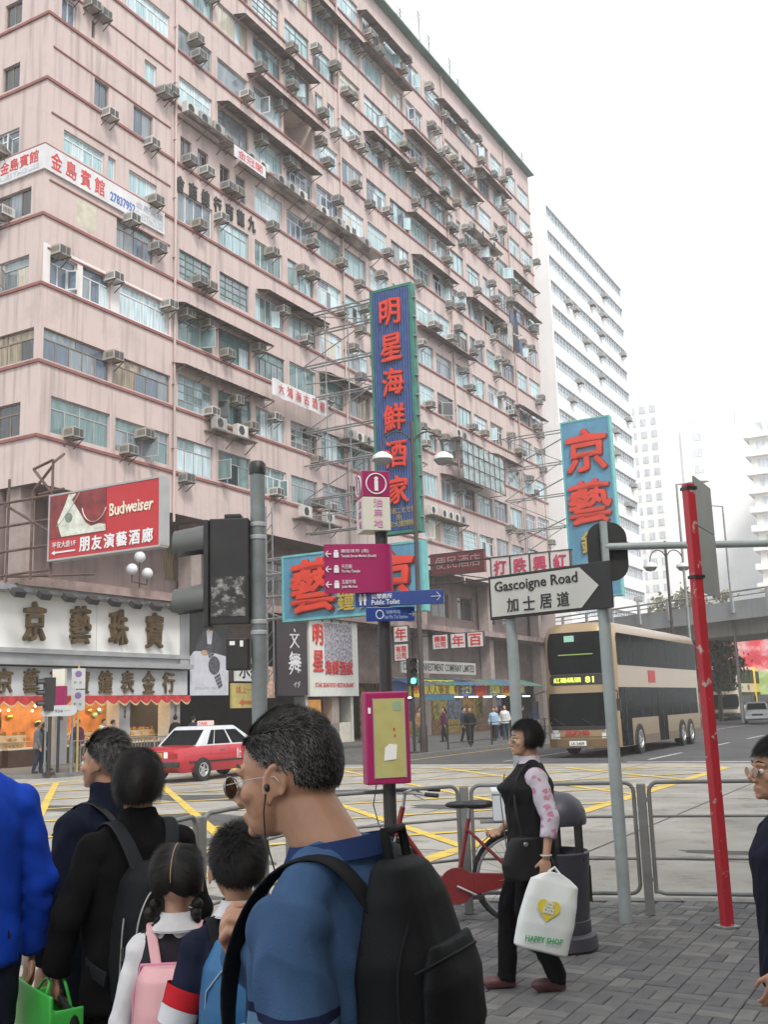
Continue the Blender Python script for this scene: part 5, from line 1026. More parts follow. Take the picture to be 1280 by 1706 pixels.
m_gold_b = M('champagne_paint', (0.33, 0.235, 0.135), 0.3, metal=0.4, var=0.05, scale=0.8, coat=0.5); m_brown_b = M('bronze_paint', (0.17, 0.105, 0.055), 0.35, metal=0.35, var=0.08, coat=0.4)
double_decker(S(33.6, 11.5, ZR), RU, 'champagne gold double decker bus with dark glass approaching the junction', m_gold_b, m_brown_b)
m_cream_b = M('cream_bus_paint', (0.55, 0.48, 0.38), 0.35, var=0.05, coat=0.4); m_yel_b = M('yellow_bus_paint', (0.62, 0.42, 0.04), 0.35, var=0.05, coat=0.4); m_dkb = M('dark_bus_paint', (0.03, 0.028, 0.03), 0.4, var=0.1)
double_decker((27.1, 86, ZR), radians(61), 'cream and dark double decker bus parked beyond the flyover', m_cream_b, m_dkb, detail=False)
double_decker((30.6, 92, ZR), radians(61), 'yellow double decker bus parked beyond the flyover', m_yel_b, m_yel_b, detail=False)
double_decker((22.0, 93, ZR), radians(61), 'dark double decker bus waiting behind the champagne bus', m_cream_b, m_yel_b, detail=False)

def saloon(loc, rotz, label, cat, top, body_m, taxi=False, name='car'):
    t = thing(name, label, cat, loc, rotz)          # local +x forward, y left, wheels on z=0
    W2, L2 = 0.85, 2.34
    prof = [(-L2, 0.42), (-L2+0.03, 0.78), (-L2+0.1, 0.90), (-1.42, 0.965), (1.05, 0.96), (1.9, 0.88), (2.24, 0.78), (L2, 0.62), (L2-0.02, 0.38), (1.95, 0.24), (-2.05, 0.24)]
    def sect(x):      # half width by station
        return W2*(1-0.10*max(0, (abs(x)-1.7)/0.64)**2)
    b = MB(); N = 30; rows = []
    xs = [-L2+2*L2*i/N for i in range(N+1)]
    def topz(x):
        P = [(-L2, 0.84), (-L2+0.1, 0.915), (-1.42, 0.965), (1.05, 0.96), (1.9, 0.88), (2.24, 0.79), (L2, 0.66)]
        for (a, za), (c, zc) in zip(P[:-1], P[1:]):
            if a <= x <= c+1e-6: return za+(zc-za)*(x-a)/(c-a)
        return 0.66
    for x in xs:
        w = sect(x); z1 = topz(x); z0 = 0.25+0.16*max(0, (abs(x)-2.0)/0.34)**2
        rows.append([Vector((x, -w*0.9, z0)), Vector((x, -w*0.985, 0.42)), Vector((x, -w, 0.6)), Vector((x, -w*0.975, z1-0.1)), Vector((x, -w*0.92, z1-0.02)), Vector((x, -w*0.6, z1+0.012)), Vector((x, 0, z1+0.02)), Vector((x, w*0.6, z1+0.012)), Vector((x, w*0.92, z1-0.02)), Vector((x, w*0.975, z1-0.1)), Vector((x, w, 0.6)), Vector((x, w*0.985, 0.42)), Vector((x, w*0.9, z0))])
    b.grid(rows, closed=True); b.add(rows[0], [tuple(range(12, -1, -1))]); b.add(rows[-1], [tuple(range(13))]); b.build('body', body_m, t, smooth=32)
    # greenhouse: pillars and roof
    base = [(-1.52, 0.78), (1.12, 0.78)]; roofl = [(-0.98, 0.62), (0.28, 0.62)]; zb, zt = 0.93, 1.42
    cb = MB(); R0 = [Vector((-1.52, -0.78, zb)), Vector((1.12, -0.78, zb)), Vector((1.12, 0.78, zb)), Vector((-1.52, 0.78, zb))]; R1 = [Vector((-0.98, -0.64, zt)), Vector((0.28, -0.64, zt)), Vector((0.28, 0.64, zt)), Vector((-0.98, 0.64, zt))]; R2 = [p+Vector((0.06 if p.x < -0.5 else -0.06, 0.06 if p.y < 0 else -0.06, 0.055)) for p in R1]
    cb.add(R0+R1+R2, [(0, 1, 5, 4), (1, 2, 6, 5), (2, 3, 7, 6), (3, 0, 4, 7), (4, 5, 9, 8), (5, 6, 10, 9), (6, 7, 11, 10), (7, 4, 8, 11), (8, 9, 10, 11)])
    cb.build('roof', top, t, smooth=50, bevel=0.03)
    def pane(name, q, off):
        n = (q[1]-q[0]).cross(q[3]-q[0]).normalized(); b = MB(); b.add([p+n*off for p in q]+[p+n*(off-0.012) for p in q], [(0, 1, 2, 3), (7, 6, 5, 4)]+[(i, (i+1) % 4, 4+(i+1) % 4, 4+i) for i in range(4)]); return b.build(name, m_vglass, t)
    def lerp(a, b_, s): return a+(b_-a)*s
    def quad(a0, a1, b0, b1, s0, s1, r0, r1): # bottom edge a0->a1, top edge b0->b1
        f = lambda s, r: lerp(lerp(a0, a1, s), lerp(b0, b1, s), r)
        return [f(s0, r0), f(s1, r0), f(s1, r1), f(s0, r1)]
    pane('rear_window', quad(R0[3], R0[0], R1[3], R1[0], 0.07, 0.93, 0.08, 0.9), 0.008); pane('windscreen', quad(R0[1], R0[2], R1[1], R1[2], 0.07, 0.93, 0.05, 0.9), 0.008)
    for (s0, s1) in ((0.14, 0.24), (0.26, 0.53), (0.57, 0.88)):
        pane('side_window', quad(R0[0], R0[1], R1[0], R1[1], s0, s1, 0.1, 0.88), 0.008); pane('side_window', quad(R0[2], R0[3], R1[2], R1[3], 1-s1, 1-s0, 0.1, 0.88), 0.008)
    for s in (-1, 1):
        for xw in (-1.38, 1.35):
            b = MB(); b.prism([(xw+0.36*cos(a*pi/12), 0.26+0.38*max(0, sin(a*pi/12))) for a in range(13)], s*W2*0.985, s*(W2+0.006)); b.build('wheel_arch', m_blackpl, t); wheel(t, (xw, s*(W2-0.06), 0.31), 0.31, 0.2, -s)
        b = MB(); b.box(-1.9, 1.9, s*W2-0.012, s*W2+0.012, 0.5, 0.55); b.build('rub_strip', m_blackpl, t)
        for xd in (-0.55, 0.45): b = MB(); b.box(xd-0.09, xd+0.09, s*W2*0.97-0.012, s*W2*0.97+0.03*s+0.012*0, 0.8, 0.835); b.build('door_handle', m_chrome, t)
        b = MB(); b.box(0.95, 1.08, s*0.8, s*0.98, 0.98, 1.1); b.build('mirror', m_blackpl, t)
        b = MB(); b.cbox((-L2+0.02, s*0.62, 0.72), (0.06, 0.3, 0.15)); b.build('tail_lamp', m_tail, t, bevel=0.01); b = MB(); b.cbox((L2-0.03, s*0.58, 0.62), (0.06, 0.34, 0.13)); b.build('headlamp', m_headl, t, bevel=0.01)
        for xs_ in (-0.28, 0.72, -1.05): b = MB(); b.box(xs_-0.004, xs_+0.004, s*W2*0.99-0.006, s*W2+0.003, 0.35, 0.93); b.build('door_gap', m_blackpl, t)
    b = MB(); b.box(-L2-0.09, -L2+0.12, -0.8, 0.8, 0.42, 0.56); b.build('rear_bumper', m_blackpl, t, bevel=0.02); b = MB(); b.box(L2-0.12, L2+0.08, -0.8, 0.8, 0.36, 0.5); b.build('front_bumper', m_blackpl if taxi else body_m, t, bevel=0.02)
    b = MB(); b.box(L2-0.02, L2+0.01, -0.35, 0.35, 0.56, 0.69); b.build('grille', m_blackpl, t)
    b = MB(); b.box(-L2-0.015, -L2+0.02, -0.24, 0.24, 0.68, 0.8); p = b.build('number_plate', M('yellow_plate', (0.6, 0.42, 0.02), 0.4, var=0.05), t)
    q = text('HV 2671', t, 0.4, 0.08, (-L2-0.02, 0, 0.74), m_blackpl, 0.006); q.rotation_euler = (0, 0, -pi/2)
    b = MB(); b.box(-L2-0.01, -L2+0.02, -0.4, 0.4, 0.83, 0.85); b.build('boot_trim', m_chrome, t)
    if taxi:
        b = MB(); b.box(-0.45, -0.2, -0.22, 0.22, 1.48, 1.62); b.build('taxi_sign', M('taxi_sign_pink', (0.72, 0.5, 0.45), 0.4, var=0.03), t, bevel=0.02); q = text('TAXI', t, 0.32, 0.08, (-0.456, 0, 1.55), m_redch, 0.006); q.rotation_euler = (0, 0, -pi/2)
        for y, mt in ((-0.38, m_whitebd),): b = MB(); b.box(-L2-0.012, -L2+0.01, y-0.07, y+0.07, 0.66, 0.82); b.build('licence_notice', mt, t)
        b = MB(); b.lathe([(0.11, 0), (0.11, 0.01)], 16, Matrix.Translation((-L2-0.008, 0.6, 0.66)) @ Matrix.Rotation(-pi/2, 4, 'Y')); b.build('seat_roundel', M('roundel_green', (0.2, 0.45, 0.3), 0.4, var=0.1), t)
        q = text('的士', t, 0.2, 0.3, (0.15, -W2-0.008, 0.68), MATS['white_letters'], 0.006)
        b = MB(); b.lathe([(0.1, 0), (0.1, 0.008)], 16, Matrix.Translation((0.62, -W2-0.002, 0.7)) @ Matrix.Rotation(pi/2, 4, 'X')); b.build('door_roundel', M('roundel_green', (0.2, 0.45, 0.3), 0.4, var=0.1), t)
    return t
m_taxir = M('taxi_red', (0.42, 0.016, 0.03), 0.3, var=0.05, coat=0.6); m_taxis = M('taxi_silver', (0.55, 0.57, 0.6), 0.35, metal=0.2, var=0.04, coat=0.4); m_wcar = M('white_car_paint', (0.62, 0.64, 0.68), 0.35, var=0.04, coat=0.5)
saloon(S(24.6, 19.6, ZR), RU-radians(3), 'red taxi saloon with silver roof crossing the yellow box junction', 'taxi', m_taxis, m_taxir, True, 'taxi')
saloon((25.6, 74.0, ZR), RU+pi+radians(10), 'white saloon car driving towards the junction below the flyover', 'car', m_wcar, m_wcar, False, 'car')
# ============================================================ BICYCLE leaning by the railing (local x = towards its front, built to the left)
m_bred = M('bicycle_red', (0.19, 0.014, 0.016), 0.35, var=0.15, scale=6, coat=0.4); m_bchr = M('dull_chrome', (0.4, 0.4, 0.4), 0.3, metal=0.8, var=0.2)
bk = thing('bicycle', 'red step-through bicycle with chain case and white carton leaning by the railing', 'bicycle', (0.42, 8.42, 0), radians(176))
WR = 0.335
def bwheel(x):
    b = MB(); P = [Vector((x+WR*cos(2*pi*k/40), 0, WR+0.004+WR*sin(2*pi*k/40)*0.985)) for k in range(41)]; b.tube(P, 0.02, 6, caps=False); w = b.build('wheel', m_tyre, bk, smooth=60)
    b = MB(); b.tube([Vector((x+(WR-0.03)*cos(2*pi*k/40), 0, WR+(WR-0.03)*sin(2*pi*k/40))) for k in range(41)], 0.012, 6, caps=False); b.build('rim', m_bchr, w, smooth=60)
    b = MB()
    for k in range(28): a = 2*pi*k/28; b.bar((x+0.02*cos(a+0.8), 0.02*(-1)**k, WR+0.02*sin(a+0.8)), (x+(WR-0.03)*cos(a), 0, WR+(WR-0.03)*sin(a)), 0.0025)
    b.build('spokes', m_bchr, w); b = MB(); b.tube([(x, -0.05, WR), (x, 0.05, WR)], 0.022, 8); b.build('hub', m_bchr, w)
bwheel(-0.52); bwheel(0.56)
def btube(name, pts, r, m=None): b = MB(); b.tube(pts, r, 10); return b.build(name, m or m_bred, bk, smooth=50)
hd = [(0.36, 0, 0.90), (0.40, 0, 0.70)]
btube('down_tube', [(0.39, 0, 0.74), (0.22, 0, 0.5), (0.08, 0, 0.33), (-0.05, 0, 0.28)], 0.021); btube('seat_tube', [(-0.05, 0, 0.28), (-0.16, 0, 0.78)], 0.019); btube('seat_post', [(-0.16, 0, 0.77), (-0.175, 0, 0.86)], 0.013, m_bchr)
btube('head_tube', [(0.35, 0, 0.88), (0.41, 0, 0.66)], 0.022)
for s in (-1, 1):
    btube('fork_blade', [(0.41, s*0.03, 0.66), (0.46, s*0.045, 0.5), (0.56, s*0.045, WR)], 0.011, m_bchr); btube('chain_stay', [(-0.05, s*0.03, 0.28), (-0.52, s*0.06, WR)], 0.011); btube('seat_stay', [(-0.145, s*0.03, 0.7), (-0.52, s*0.06, WR)], 0.01)
btube('stem', [(0.35, 0, 0.86), (0.325, 0, 1.0)], 0.012, m_bchr)
btube('handlebar', [(0.12, -0.27, 0.985), (0.27, -0.2, 1.0), (0.33, -0.06, 0.985), (0.33, 0.06, 0.985), (0.27, 0.2, 1.0), (0.12, 0.27, 0.985)], 0.011, m_bchr)
for s in (-1, 1): btube('grip', [(0.16, s*0.255, 0.99), (0.06, s*0.285, 0.98)], 0.017, m_blackpl); btube('brake_lever', [(0.25, s*0.2, 0.985), (0.16, s*0.24, 0.945)], 0.005, m_bchr)
b = MB(); b.ell((-0.24, 0, 0.885), (0.14, 0.09, 0.035), 14, 8); b.ell((-0.1, 0, 0.885), (0.12, 0.04, 0.03), 12, 8); b.build('saddle', M('saddle_vinyl', (0.025, 0.022, 0.024), 0.45, var=0.2), bk, smooth=60)
b = MB(); b.prism([(-0.05+0.115*cos(a*pi/8), 0.29+0.115*sin(a*pi/8)) for a in range(4, 13)]+[(-0.52, 0.385), (-0.56, 0.33), (-0.52, 0.27)][::-1], 0.036, 0.06) if False else b.prism([(0.06, 0.29), (0.05, 0.36), (-0.02, 0.39), (-0.1, 0.385), (-0.52, 0.37), (-0.56, 0.335), (-0.52, 0.3), (-0.1, 0.2), (-0.02, 0.19), (0.05, 0.22)], 0.036, 0.06); b.prism([(-0.05+0.135*cos(a*pi/12), 0.29+0.135*sin(a*pi/12)) for a in range(24)], 0.0605, 0.066); b.build('chain_case', m_bred, bk, bevel=0.006)
btube('crank', [(-0.05, 0.08, 0.29), (-0.2, 0.08, 0.22)], 0.01, m_bchr); b = MB(); b.cbox((-0.21, 0.12, 0.215), (0.09, 0.07, 0.025)); b.build('pedal', m_blackpl, bk)
btube('crank', [(-0.05, -0.075, 0.29), (0.1, -0.075, 0.36)], 0.01, m_bchr)
b = MB(); P = [[Vector((-0.52+(WR+0.035)*cos(a), y, WR+(WR+0.035)*sin(a))) for y in (-0.03, 0.0, 0.03)] for a in [radians(20+170*k/18) for k in range(19)]]; b.grid(P); b.grid([[p*1.0+Vector((0, 0, 0.004)) for p in r] for r in P]); b.build('mudguard', m_bchr, bk, smooth=60)
b = MB(); P = [[Vector((0.56+(WR+0.03)*cos(a), y, WR+(WR+0.03)*sin(a))) for y in (-0.028, 0.0, 0.028)] for a in [radians(35+120*k/14) for k in range(15)]]; b.grid(P); b.grid([[p+Vector((0, 0, 0.004)) for p in r] for r in P]); b.build('mudguard', m_bred, bk, smooth=60)
b = MB(); b.box(-0.78, -0.25, -0.07, 0.07, 0.745, 0.757); 
for s in (-1, 1): b.bar((-0.72, s*0.06, 0.745), (-0.52, s*0.06, WR), 0.012); b.bar((-0.5, s*0.06, 0.745), (-0.52, s*0.06, WR), 0.012)
b.build('carrier', m_bchr, bk)
ct_ = thing('carton', 'white polystyrene box strapped on the rear carrier of the red bicycle', 'box', (0.99, 8.38, 0.765), radians(176)); b = MB(); b.box(-0.22, 0.22, -0.16, 0.16, 0, 0.2); b.build('box', M('polystyrene', (0.6, 0.63, 0.66), 0.7, var=0.06), ct_, bevel=0.012); b = MB(); b.box(-0.23, 0.23, -0.17, 0.17, 0.2, 0.235); b.build('lid', MATS['polystyrene'], ct_, bevel=0.01); b = MB(); b.box(-0.2, -0.03, 0.161, 0.164, 0.05, 0.16); b.build('label', M('blue_label', (0.2, 0.33, 0.38), 0.6, var=0.4, scale=20), ct_)
# ============================================================ STREET FURNITURE
m_rail = M('grey_railing_paint', (0.19, 0.195, 0.19), 0.45, var=0.2, scale=5, dirt=(0.09, 0.07, 0.06), dirt_amt=0.4); m_postg = M('grey_green_post', (0.30, 0.345, 0.345), 0.5, var=0.12, scale=3, dirt=(0.16, 0.16, 0.15), dirt_amt=0.4, dirt_scale=4)
m_magenta = M('magenta_panel', (0.30, 0.012, 0.095), 0.4, var=0.08); m_navy = M('navy_finger', (0.012, 0.045, 0.23), 0.35, var=0.08); m_blkpost = M('black_post', (0.028, 0.024, 0.026), 0.5, var=0.25, scale=5)
m_wl = M('white_letters', (0.7, 0.7, 0.72), 0.5, var=0.05)
# ---- pedestrian guard rail: each panel one thing
RP = [(-1.5, 6.05), (-1.27, 7.0), (-0.78, 8.15), (0.58, 8.82), (1.97, 8.53), (3.3, 8.16), (4.6, 7.75)]
for i, (a, c) in enumerate(zip(RP[:-1], RP[1:])):
    d = Vector((c[0]-a[0], c[1]-a[1], 0)); l = d.length
    lab = ['grey guard rail panel beside the dark jacketed man', 'grey guard rail panel behind the schoolchildren', 'grey guard rail panel behind the map board post', 'grey guard rail panel with the red bicycle leaning at it', 'grey guard rail panel behind the red signpost', 'grey guard rail panel behind the boy in glasses'][i]
    t = thing('guard_rail', lab, 'railing', (a[0], a[1], 0), atan2(d.y, d.x))
    e = 0.06; x1 = l-e; r = 0.07
    for z in (0.42, 0.74): b = MB(); b.tube([(e, 0, z), (x1, 0, z)], 0.011, 8); b.build('mid_rail', m_rail, t, smooth=60)
    P = [(e, 0, 0.16), (e, 0, 1.0-r)]+[(e+r-r*cos(k*pi/8), 0, 1.0-r+r*sin(k*pi/8)) for k in range(1, 5)]+[(x1-r+r*sin(k*pi/8), 0, 1.0-r+r*cos(k*pi/8)) for k in range(0, 5)]+[(x1, 0, 0.16+r)]+[(x1-r+r*cos(k*pi/8), 0, 0.16+r-r*sin(k*pi/8)) for k in range(1, 5)]+[(e+r, 0, 0.16), (e, 0, 0.18)]
    b = MB(); b.tube(P, 0.016, 8, caps=False); b.build('frame', m_rail, t, smooth=60)
    b = MB(); b.box(-0.035, 0.035, -0.03, 0.03, 0, 0.99); b.build('post', m_rail, t, bevel=0.006)
    for z in (0.25, 0.85): b = MB(); b.box(0.035, 0.06, -0.012, 0.012, z, z+0.03); b.build('clip', m_steel, t)
# ---- tourist information post
ip = thing('information_post', 'black post with an illuminated info box, magenta and blue direction boards and a map case', 'signpost', (-0.03, 8.5, 0), radians(0))
b = MB(); b.lathe([(0.09, 0), (0.09, 0.04), (0.052, 0.06), (0.052, 3.1)], 16); b.build('post', m_blkpost, ip, smooth=40)
ib = MB(); T = Matrix.Translation((-0.06, 0, 0)) @ Matrix.Rotation(radians(16), 4, 'Z'); ib.box(-0.115, 0.115, -0.115, 0.115, 3.08, 3.36, T); ib.build('info_box', M('cream_lightbox', (0.6, 0.58, 0.5), 0.4, var=0.06), ip, bevel=0.004)
ib = MB(); ib.box(-0.118, 0.118, -0.118, 0.118, 3.362, 3.58, T); top = ib.build('info_head', m_magenta, ip, bevel=0.004)
for rz, off in ((16, (0, -1)), (16-90, (0, -1))):
    Tr = Matrix.Translation((-0.06, 0, 0)) @ Matrix.Rotation(radians(rz), 4, 'Z')
    ring = MB(); ring.tube([Tr @ Vector((0.085*cos(2*pi*k/28), -0.121, 3.47+0.085*sin(2*pi*k/28))) for k in range(29)], 0.006, 6, caps=False); ring.build('info_ring', m_wl, top)
    q = text('i', ip, 0.035, 0.12, tuple(Tr @ Vector((0, -0.122, 3.47))), m_wl, 0.006, bold=0.04); q.rotation_euler = (0, 0, radians(rz))
    for k, ch in enumerate('油麻地'): q = text(ch, ip, 0.075, 0.07, tuple(Tr @ Vector((0.01, -0.118, 3.31-0.085*k))), M('pink_print', (0.55, 0.2, 0.42), 0.5, var=0.1), 0.004); q.rotation_euler = (0, 0, radians(rz))
# magenta board: curved wrap at the post, pointing left-front
mg = MB(); P0 = []
pts = [(-0.47, -0.16)]+[(-0.47+0.49*k/6, -0.16+0.07*k/6) for k in range(1, 7)]+[(0.06, -0.07), (0.085, -0.03), (0.085, 0.05), (0.05, 0.09)]
mg.grid([[Vector((x, y, z)) for x, y in pts] for z in (2.57, 2.77, 2.97)]); mg.grid([[Vector((x, y+0.012, z)) for x, y in pts] for z in (2.57, 2.77, 2.97)])
mgo = mg.build('magenta_board', m_magenta, ip, smooth=50); mgr = atan2(0.07, 0.49)
for k, (zh, en, s) in enumerate([('廟街夜市 (南)', 'Temple Street Market (South)', 0.36), ('天后廟', 'Tin Hau Temple', 0.19), ('玉器市場', 'Jade Market', 0.16)]):
    z = 2.89-0.125*k
    def onb(x, dz=0): return (-0.47+x*cos(mgr), -0.166+x*sin(mgr), z+dz)
    q = text(zh, ip, 0.038*len(zh)*0.75, 0.034, onb(0.14+0.019*len(zh)*0.75, 0.02), m_wl, 0.004); q.rotation_euler = (0, 0, mgr)
    q = text(en, ip, s*0.8, 0.03, onb(0.14+s*0.4, -0.022), m_wl, 0.004, bold=0.01); q.rotation_euler = (0, 0, mgr)
    ar = MB(); Ta = Matrix.Translation(onb(0.035)) @ Matrix.Rotation(mgr, 4, 'Z'); ar.bar(Ta @ Vector((-0.02, 0, 0)), Ta @ Vector((0.025, 0, 0)), 0.008); ar.bar(Ta @ Vector((-0.022, 0, 0)), Ta @ Vector((0, 0, 0.025)), 0.008); ar.bar(Ta @ Vector((-0.022, 0, 0)), Ta @ Vector((0, 0, -0.025)), 0.008); ar.build('arrow', m_wl, ip)
    ar = MB(); ar.cbox((0, 0, -0.008), (0.04, 0.004, 0.045), Ta @ Matrix.Translation((0.065, 0, 0))); ar.cbox((0, 0, 0.024), (0.03, 0.004, 0.014), Ta @ Matrix.Translation((0.065, 0, 0))); ar.build('pictogram', m_wl, ip)
# blue fingers
def finger(z0, z1, ang, x0, x1, y, point=1):
    T = Matrix.Rotation(radians(ang), 4, 'Z'); b = MB(); b.box(x0, x1, y-0.012, y+0.012, z0, z1, T); b.build('blue_finger', m_navy, ip, bevel=0.004); return T
T = finger(2.46, 2.575, -7, -0.22, 0.50, -0.075); r_ = radians(-7)
for (s, w, h, x, z) in [('公眾廁所', 0.17, 0.04, 0.0, 2.54), ('Public Toilet', 0.23, 0.04, 0.03, 2.492)]: q = text(s, ip, w, h, tuple(T @ Vector((x, -0.09, z))), m_wl, 0.004, bold=0.012); q.rotation_euler = (0, 0, r_)
for x in (-0.175, -0.14): b = MB(); b.ell((x, -0.089, 2.555), (0.009, 0.003, 0.01), 8, 6, T); b.cbox((x, -0.089, 2.525), (0.026, 0.004, 0.04), T); b.cbox((x, -0.089, 2.49), (0.014, 0.004, 0.035), T); b.build('pictogram', m_wl, ip)
def arrow_r(T, x, y, z, s): b = MB(); b.bar(T @ Vector((x-s, y, z)), T @ Vector((x+s, y, z)), s*0.28, 0.004); b.bar(T @ Vector((x+s, y, z)), T @ Vector((x+s*0.2, y, z+s*0.85)), s*0.28, 0.004); b.bar(T @ Vector((x+s, y, z)), T @ Vector((x+s*0.2, y, z-s*0.85)), s*0.28, 0.004); b.build('arrow', m_wl, ip)
arrow_r(T, 0.44, -0.09, 2.52, 0.04)
T = finger(2.335, 2.45, 10, -0.16, 0.24, -0.085)
for (s, w, h, x, z) in [('油麻地站', 0.12, 0.03, 0.06, 2.41), ('Yau Ma Tei Station', 0.2, 0.03, 0.08, 2.37)]: q = text(s, ip, w, h, tuple(T @ Vector((x, -0.1, z))), M('pale_blue_letters', (0.35, 0.45, 0.62), 0.5, var=0.05), 0.004); q.rotation_euler = (0, 0, radians(10))
arrow_r(T, 0.215, -0.1, 2.39, 0.022); b = MB(); b.tube([T @ Vector((-0.05+0.03*cos(2*pi*k/20), -0.1, 2.39+0.034*sin(2*pi*k/20))) for k in range(21)], 0.004, 5, caps=False); b.build('roundel', m_wl, ip)
# map case
T = Matrix.Translation((0.0, -0.06, 0)) @ Matrix.Rotation(radians(18), 4, 'Z')
b = MB(); b.box(-0.2, 0.165, -0.07, 0.05, 1.06, 1.775, T); b.build('map_case', m_magenta, ip, bevel=0.012)
mm = M('map_print', (0.45, 0.41, 0.16), 0.35, var=0.1, scale=9, dirt=(0.3, 0.36, 0.2), dirt_amt=0.5, dirt_scale=9)
b = MB(); b.box(-0.135, 0.12, -0.076, -0.071, 1.11, 1.72, T); b.build('map', mm, ip)
b = MB(); b.box(-0.14, -0.135, -0.08, -0.07, 1.105, 1.725, T); b.box(0.12, 0.125, -0.08, -0.07, 1.105, 1.725, T); b.build('map_bead', m_grey_al, ip)
b = MB(); b.prism([(-0.06, 1.24), (0.04, 1.25), (0.05, 1.36), (-0.01, 1.37), (-0.05, 1.34)], -0.082, -0.077, 'y', T); b.build('torn_sticker', M('paper', (0.75, 0.75, 0.73), 0.8, var=0.05), ip)
for (x, z, s, c) in [(0.03, 1.48, 0.012, m_redch), (0.035, 1.43, 0.011, m_redch)]: b = MB(); b.cbox((x, -0.078, z), (s, 0.004, s*1.8), T); b.build('map_mark', c, ip)
b = MB(); b.cbox((0.06, -0.0775, 1.66), (0.07, 0.003, 0.07), T); b.build('map_patch', M('map_green', (0.25, 0.36, 0.25), 0.5, var=0.2), ip); b = MB(); b.cbox((-0.168, -0.072, 1.63), (0.022, 0.004, 0.045), T); b.build('sticker', M('paper', (0.75, 0.75, 0.73), 0.8, var=0.05), ip)
b = MB(); b.tube([(-0.1, -0.02, 1.06), (-0.13, -0.02, 0.9), (-0.09, -0.03, 0.74), (-0.04, -0.05, 0.66)], 0.005, 6); b.build('cable', m_blkpost, ip)
# ---- street name sign on two posts
gs_ = thing('street_name_sign', 'white street name arrow sign with black border on two grey posts', 'street sign', (0.90, 8.98, 0), atan2(8.19-8.98, 1.74-0.90)); W_ = sqrt(0.84**2+0.79**2)
for x, h in ((0.17, 2.42), (W_-0.07, 2.42)): b = MB(); b.lathe([(0.048, 0), (0.048, h)], 14, Matrix.Translation((x, 0.05, 0))); b.build('post', m_postg, gs_, smooth=40)
b = MB(); b.box(0, W_+0.06, -0.02, 0.0, 2.36, 2.735); b.build('black_panel', m_blackpl, gs_, bevel=0.004)
b = MB(); b.prism([(0.025, 2.385), (0.93, 2.385), (1.10, 2.547), (0.93, 2.71), (0.025, 2.71)], -0.026, -0.021); b.build('white_face', M('sign_white', (0.52, 0.52, 0.48), 0.4, var=0.06, scale=4), gs_)
text('Gascoigne Road', gs_, 0.84, 0.115, (0.49, -0.029, 2.625), m_blackpl, 0.005, bold=0.012); 
for k, ch in enumerate('加士居道'): text(ch, gs_, 0.115, 0.115, (0.25+0.17*k, -0.029, 2.47), m_blackpl, 0.005, bold=0.01, name='character')
# ---- signal back board on a long arm
ar_ = thing('signal_arm', 'long grey horizontal arm carrying a rounded black signal back board', 'traffic signal', (2.14, 10.0, 0), 0)
b = MB(); b.tube([(0.0, 0, 3.12), (2.6, 0.0, 3.09)], 0.036, 10); b.build('arm', m_postg, ar_, smooth=50); b = MB(); b.lathe([(0.075, -0.12), (0.07, 3.3)], 14, Matrix.Translation((2.6, 0, 0))); b.build('mast', m_postg, ar_, smooth=40)
b = MB(); rr = 0.16; pl = []
for cx_, cz_, a0 in ((0.19-rr+0.04, 3.3-rr+0.07, 0), (-0.08+rr-0.08, 3.3-rr+0.07, 90), (-0.08+rr-0.08, 2.82+rr-0.03, 180), (0.19-rr+0.04, 2.82+rr-0.03, 270)): pl += [(cx_+rr*cos(radians(a0+k*15)), cz_+rr*sin(radians(a0+k*15))) for k in range(7)]
b.prism(pl, 0.05, 0.075); b.build('back_board', m_blackpl, ar_); b = MB(); b.box(-0.06, 0.15, 0.075, 0.25, 2.86, 3.32); b.build('signal_housing', m_blackpl, ar_, bevel=0.02); b = MB(); b.box(-0.03, 0.03, -0.03, 0.048, 2.55, 3.37); b.build('bracket', m_postg, ar_)
# ---- red square signpost
rp = thing('signpost', 'chipped red square signpost with a grey panel turned edge-on', 'signpost', (2.4, 8.0, 0), radians(20))
m_redp = M('chipped_red_paint', (0.42, 0.018, 0.03), 0.45, var=0.1, scale=5, dirt=(0.45, 0.42, 0.38), dirt_amt=0.95, dirt_scale=9)
for n in m_redp.node_tree.nodes:
    if n.type == 'MAP_RANGE' and abs(n.inputs[4].default_value-0.95) < 1e-4: n.inputs[1].default_value = 0.60; n.inputs[2].default_value = 0.63
b = MB(); b.box(-0.037, 0.037, -0.037, 0.037, 0, 3.3); b.build('post', m_redp, rp, bevel=0.006); b = MB(); b.box(-0.07, 0.07, -0.07, 0.07, 0, 0.012); b.build('base_plate', m_steel, rp)
b = MB(); T = Matrix.Translation((0.055, 0, 0)) @ Matrix.Rotation(radians(-49), 4, 'Z'); b.box(0, 0.014, -0.04, 0.56, 2.44, 2.955, T); b.box(0, 0.014, -0.04, 0.56, 2.962, 3.36, T); b.build('panel', M('sign_back_green_grey', (0.17, 0.18, 0.155), 0.5, var=0.12, scale=4), rp)
b = MB(); b.lathe([(0.15, 0), (0.15, 0.004)], 24, T @ Matrix.Translation((0.0, 0.2, 3.15)) @ Matrix.Rotation(-pi/2, 4, 'Y')); b.build('roundel', M('faded_roundel', (0.15, 0.14, 0.15), 0.5, var=0.1), rp)
for z in (2.55, 3.25): b = MB(); b.box(-0.045, 0.05, -0.045, 0.045, z, z+0.025); b.build('clamp', m_blackpl, rp)
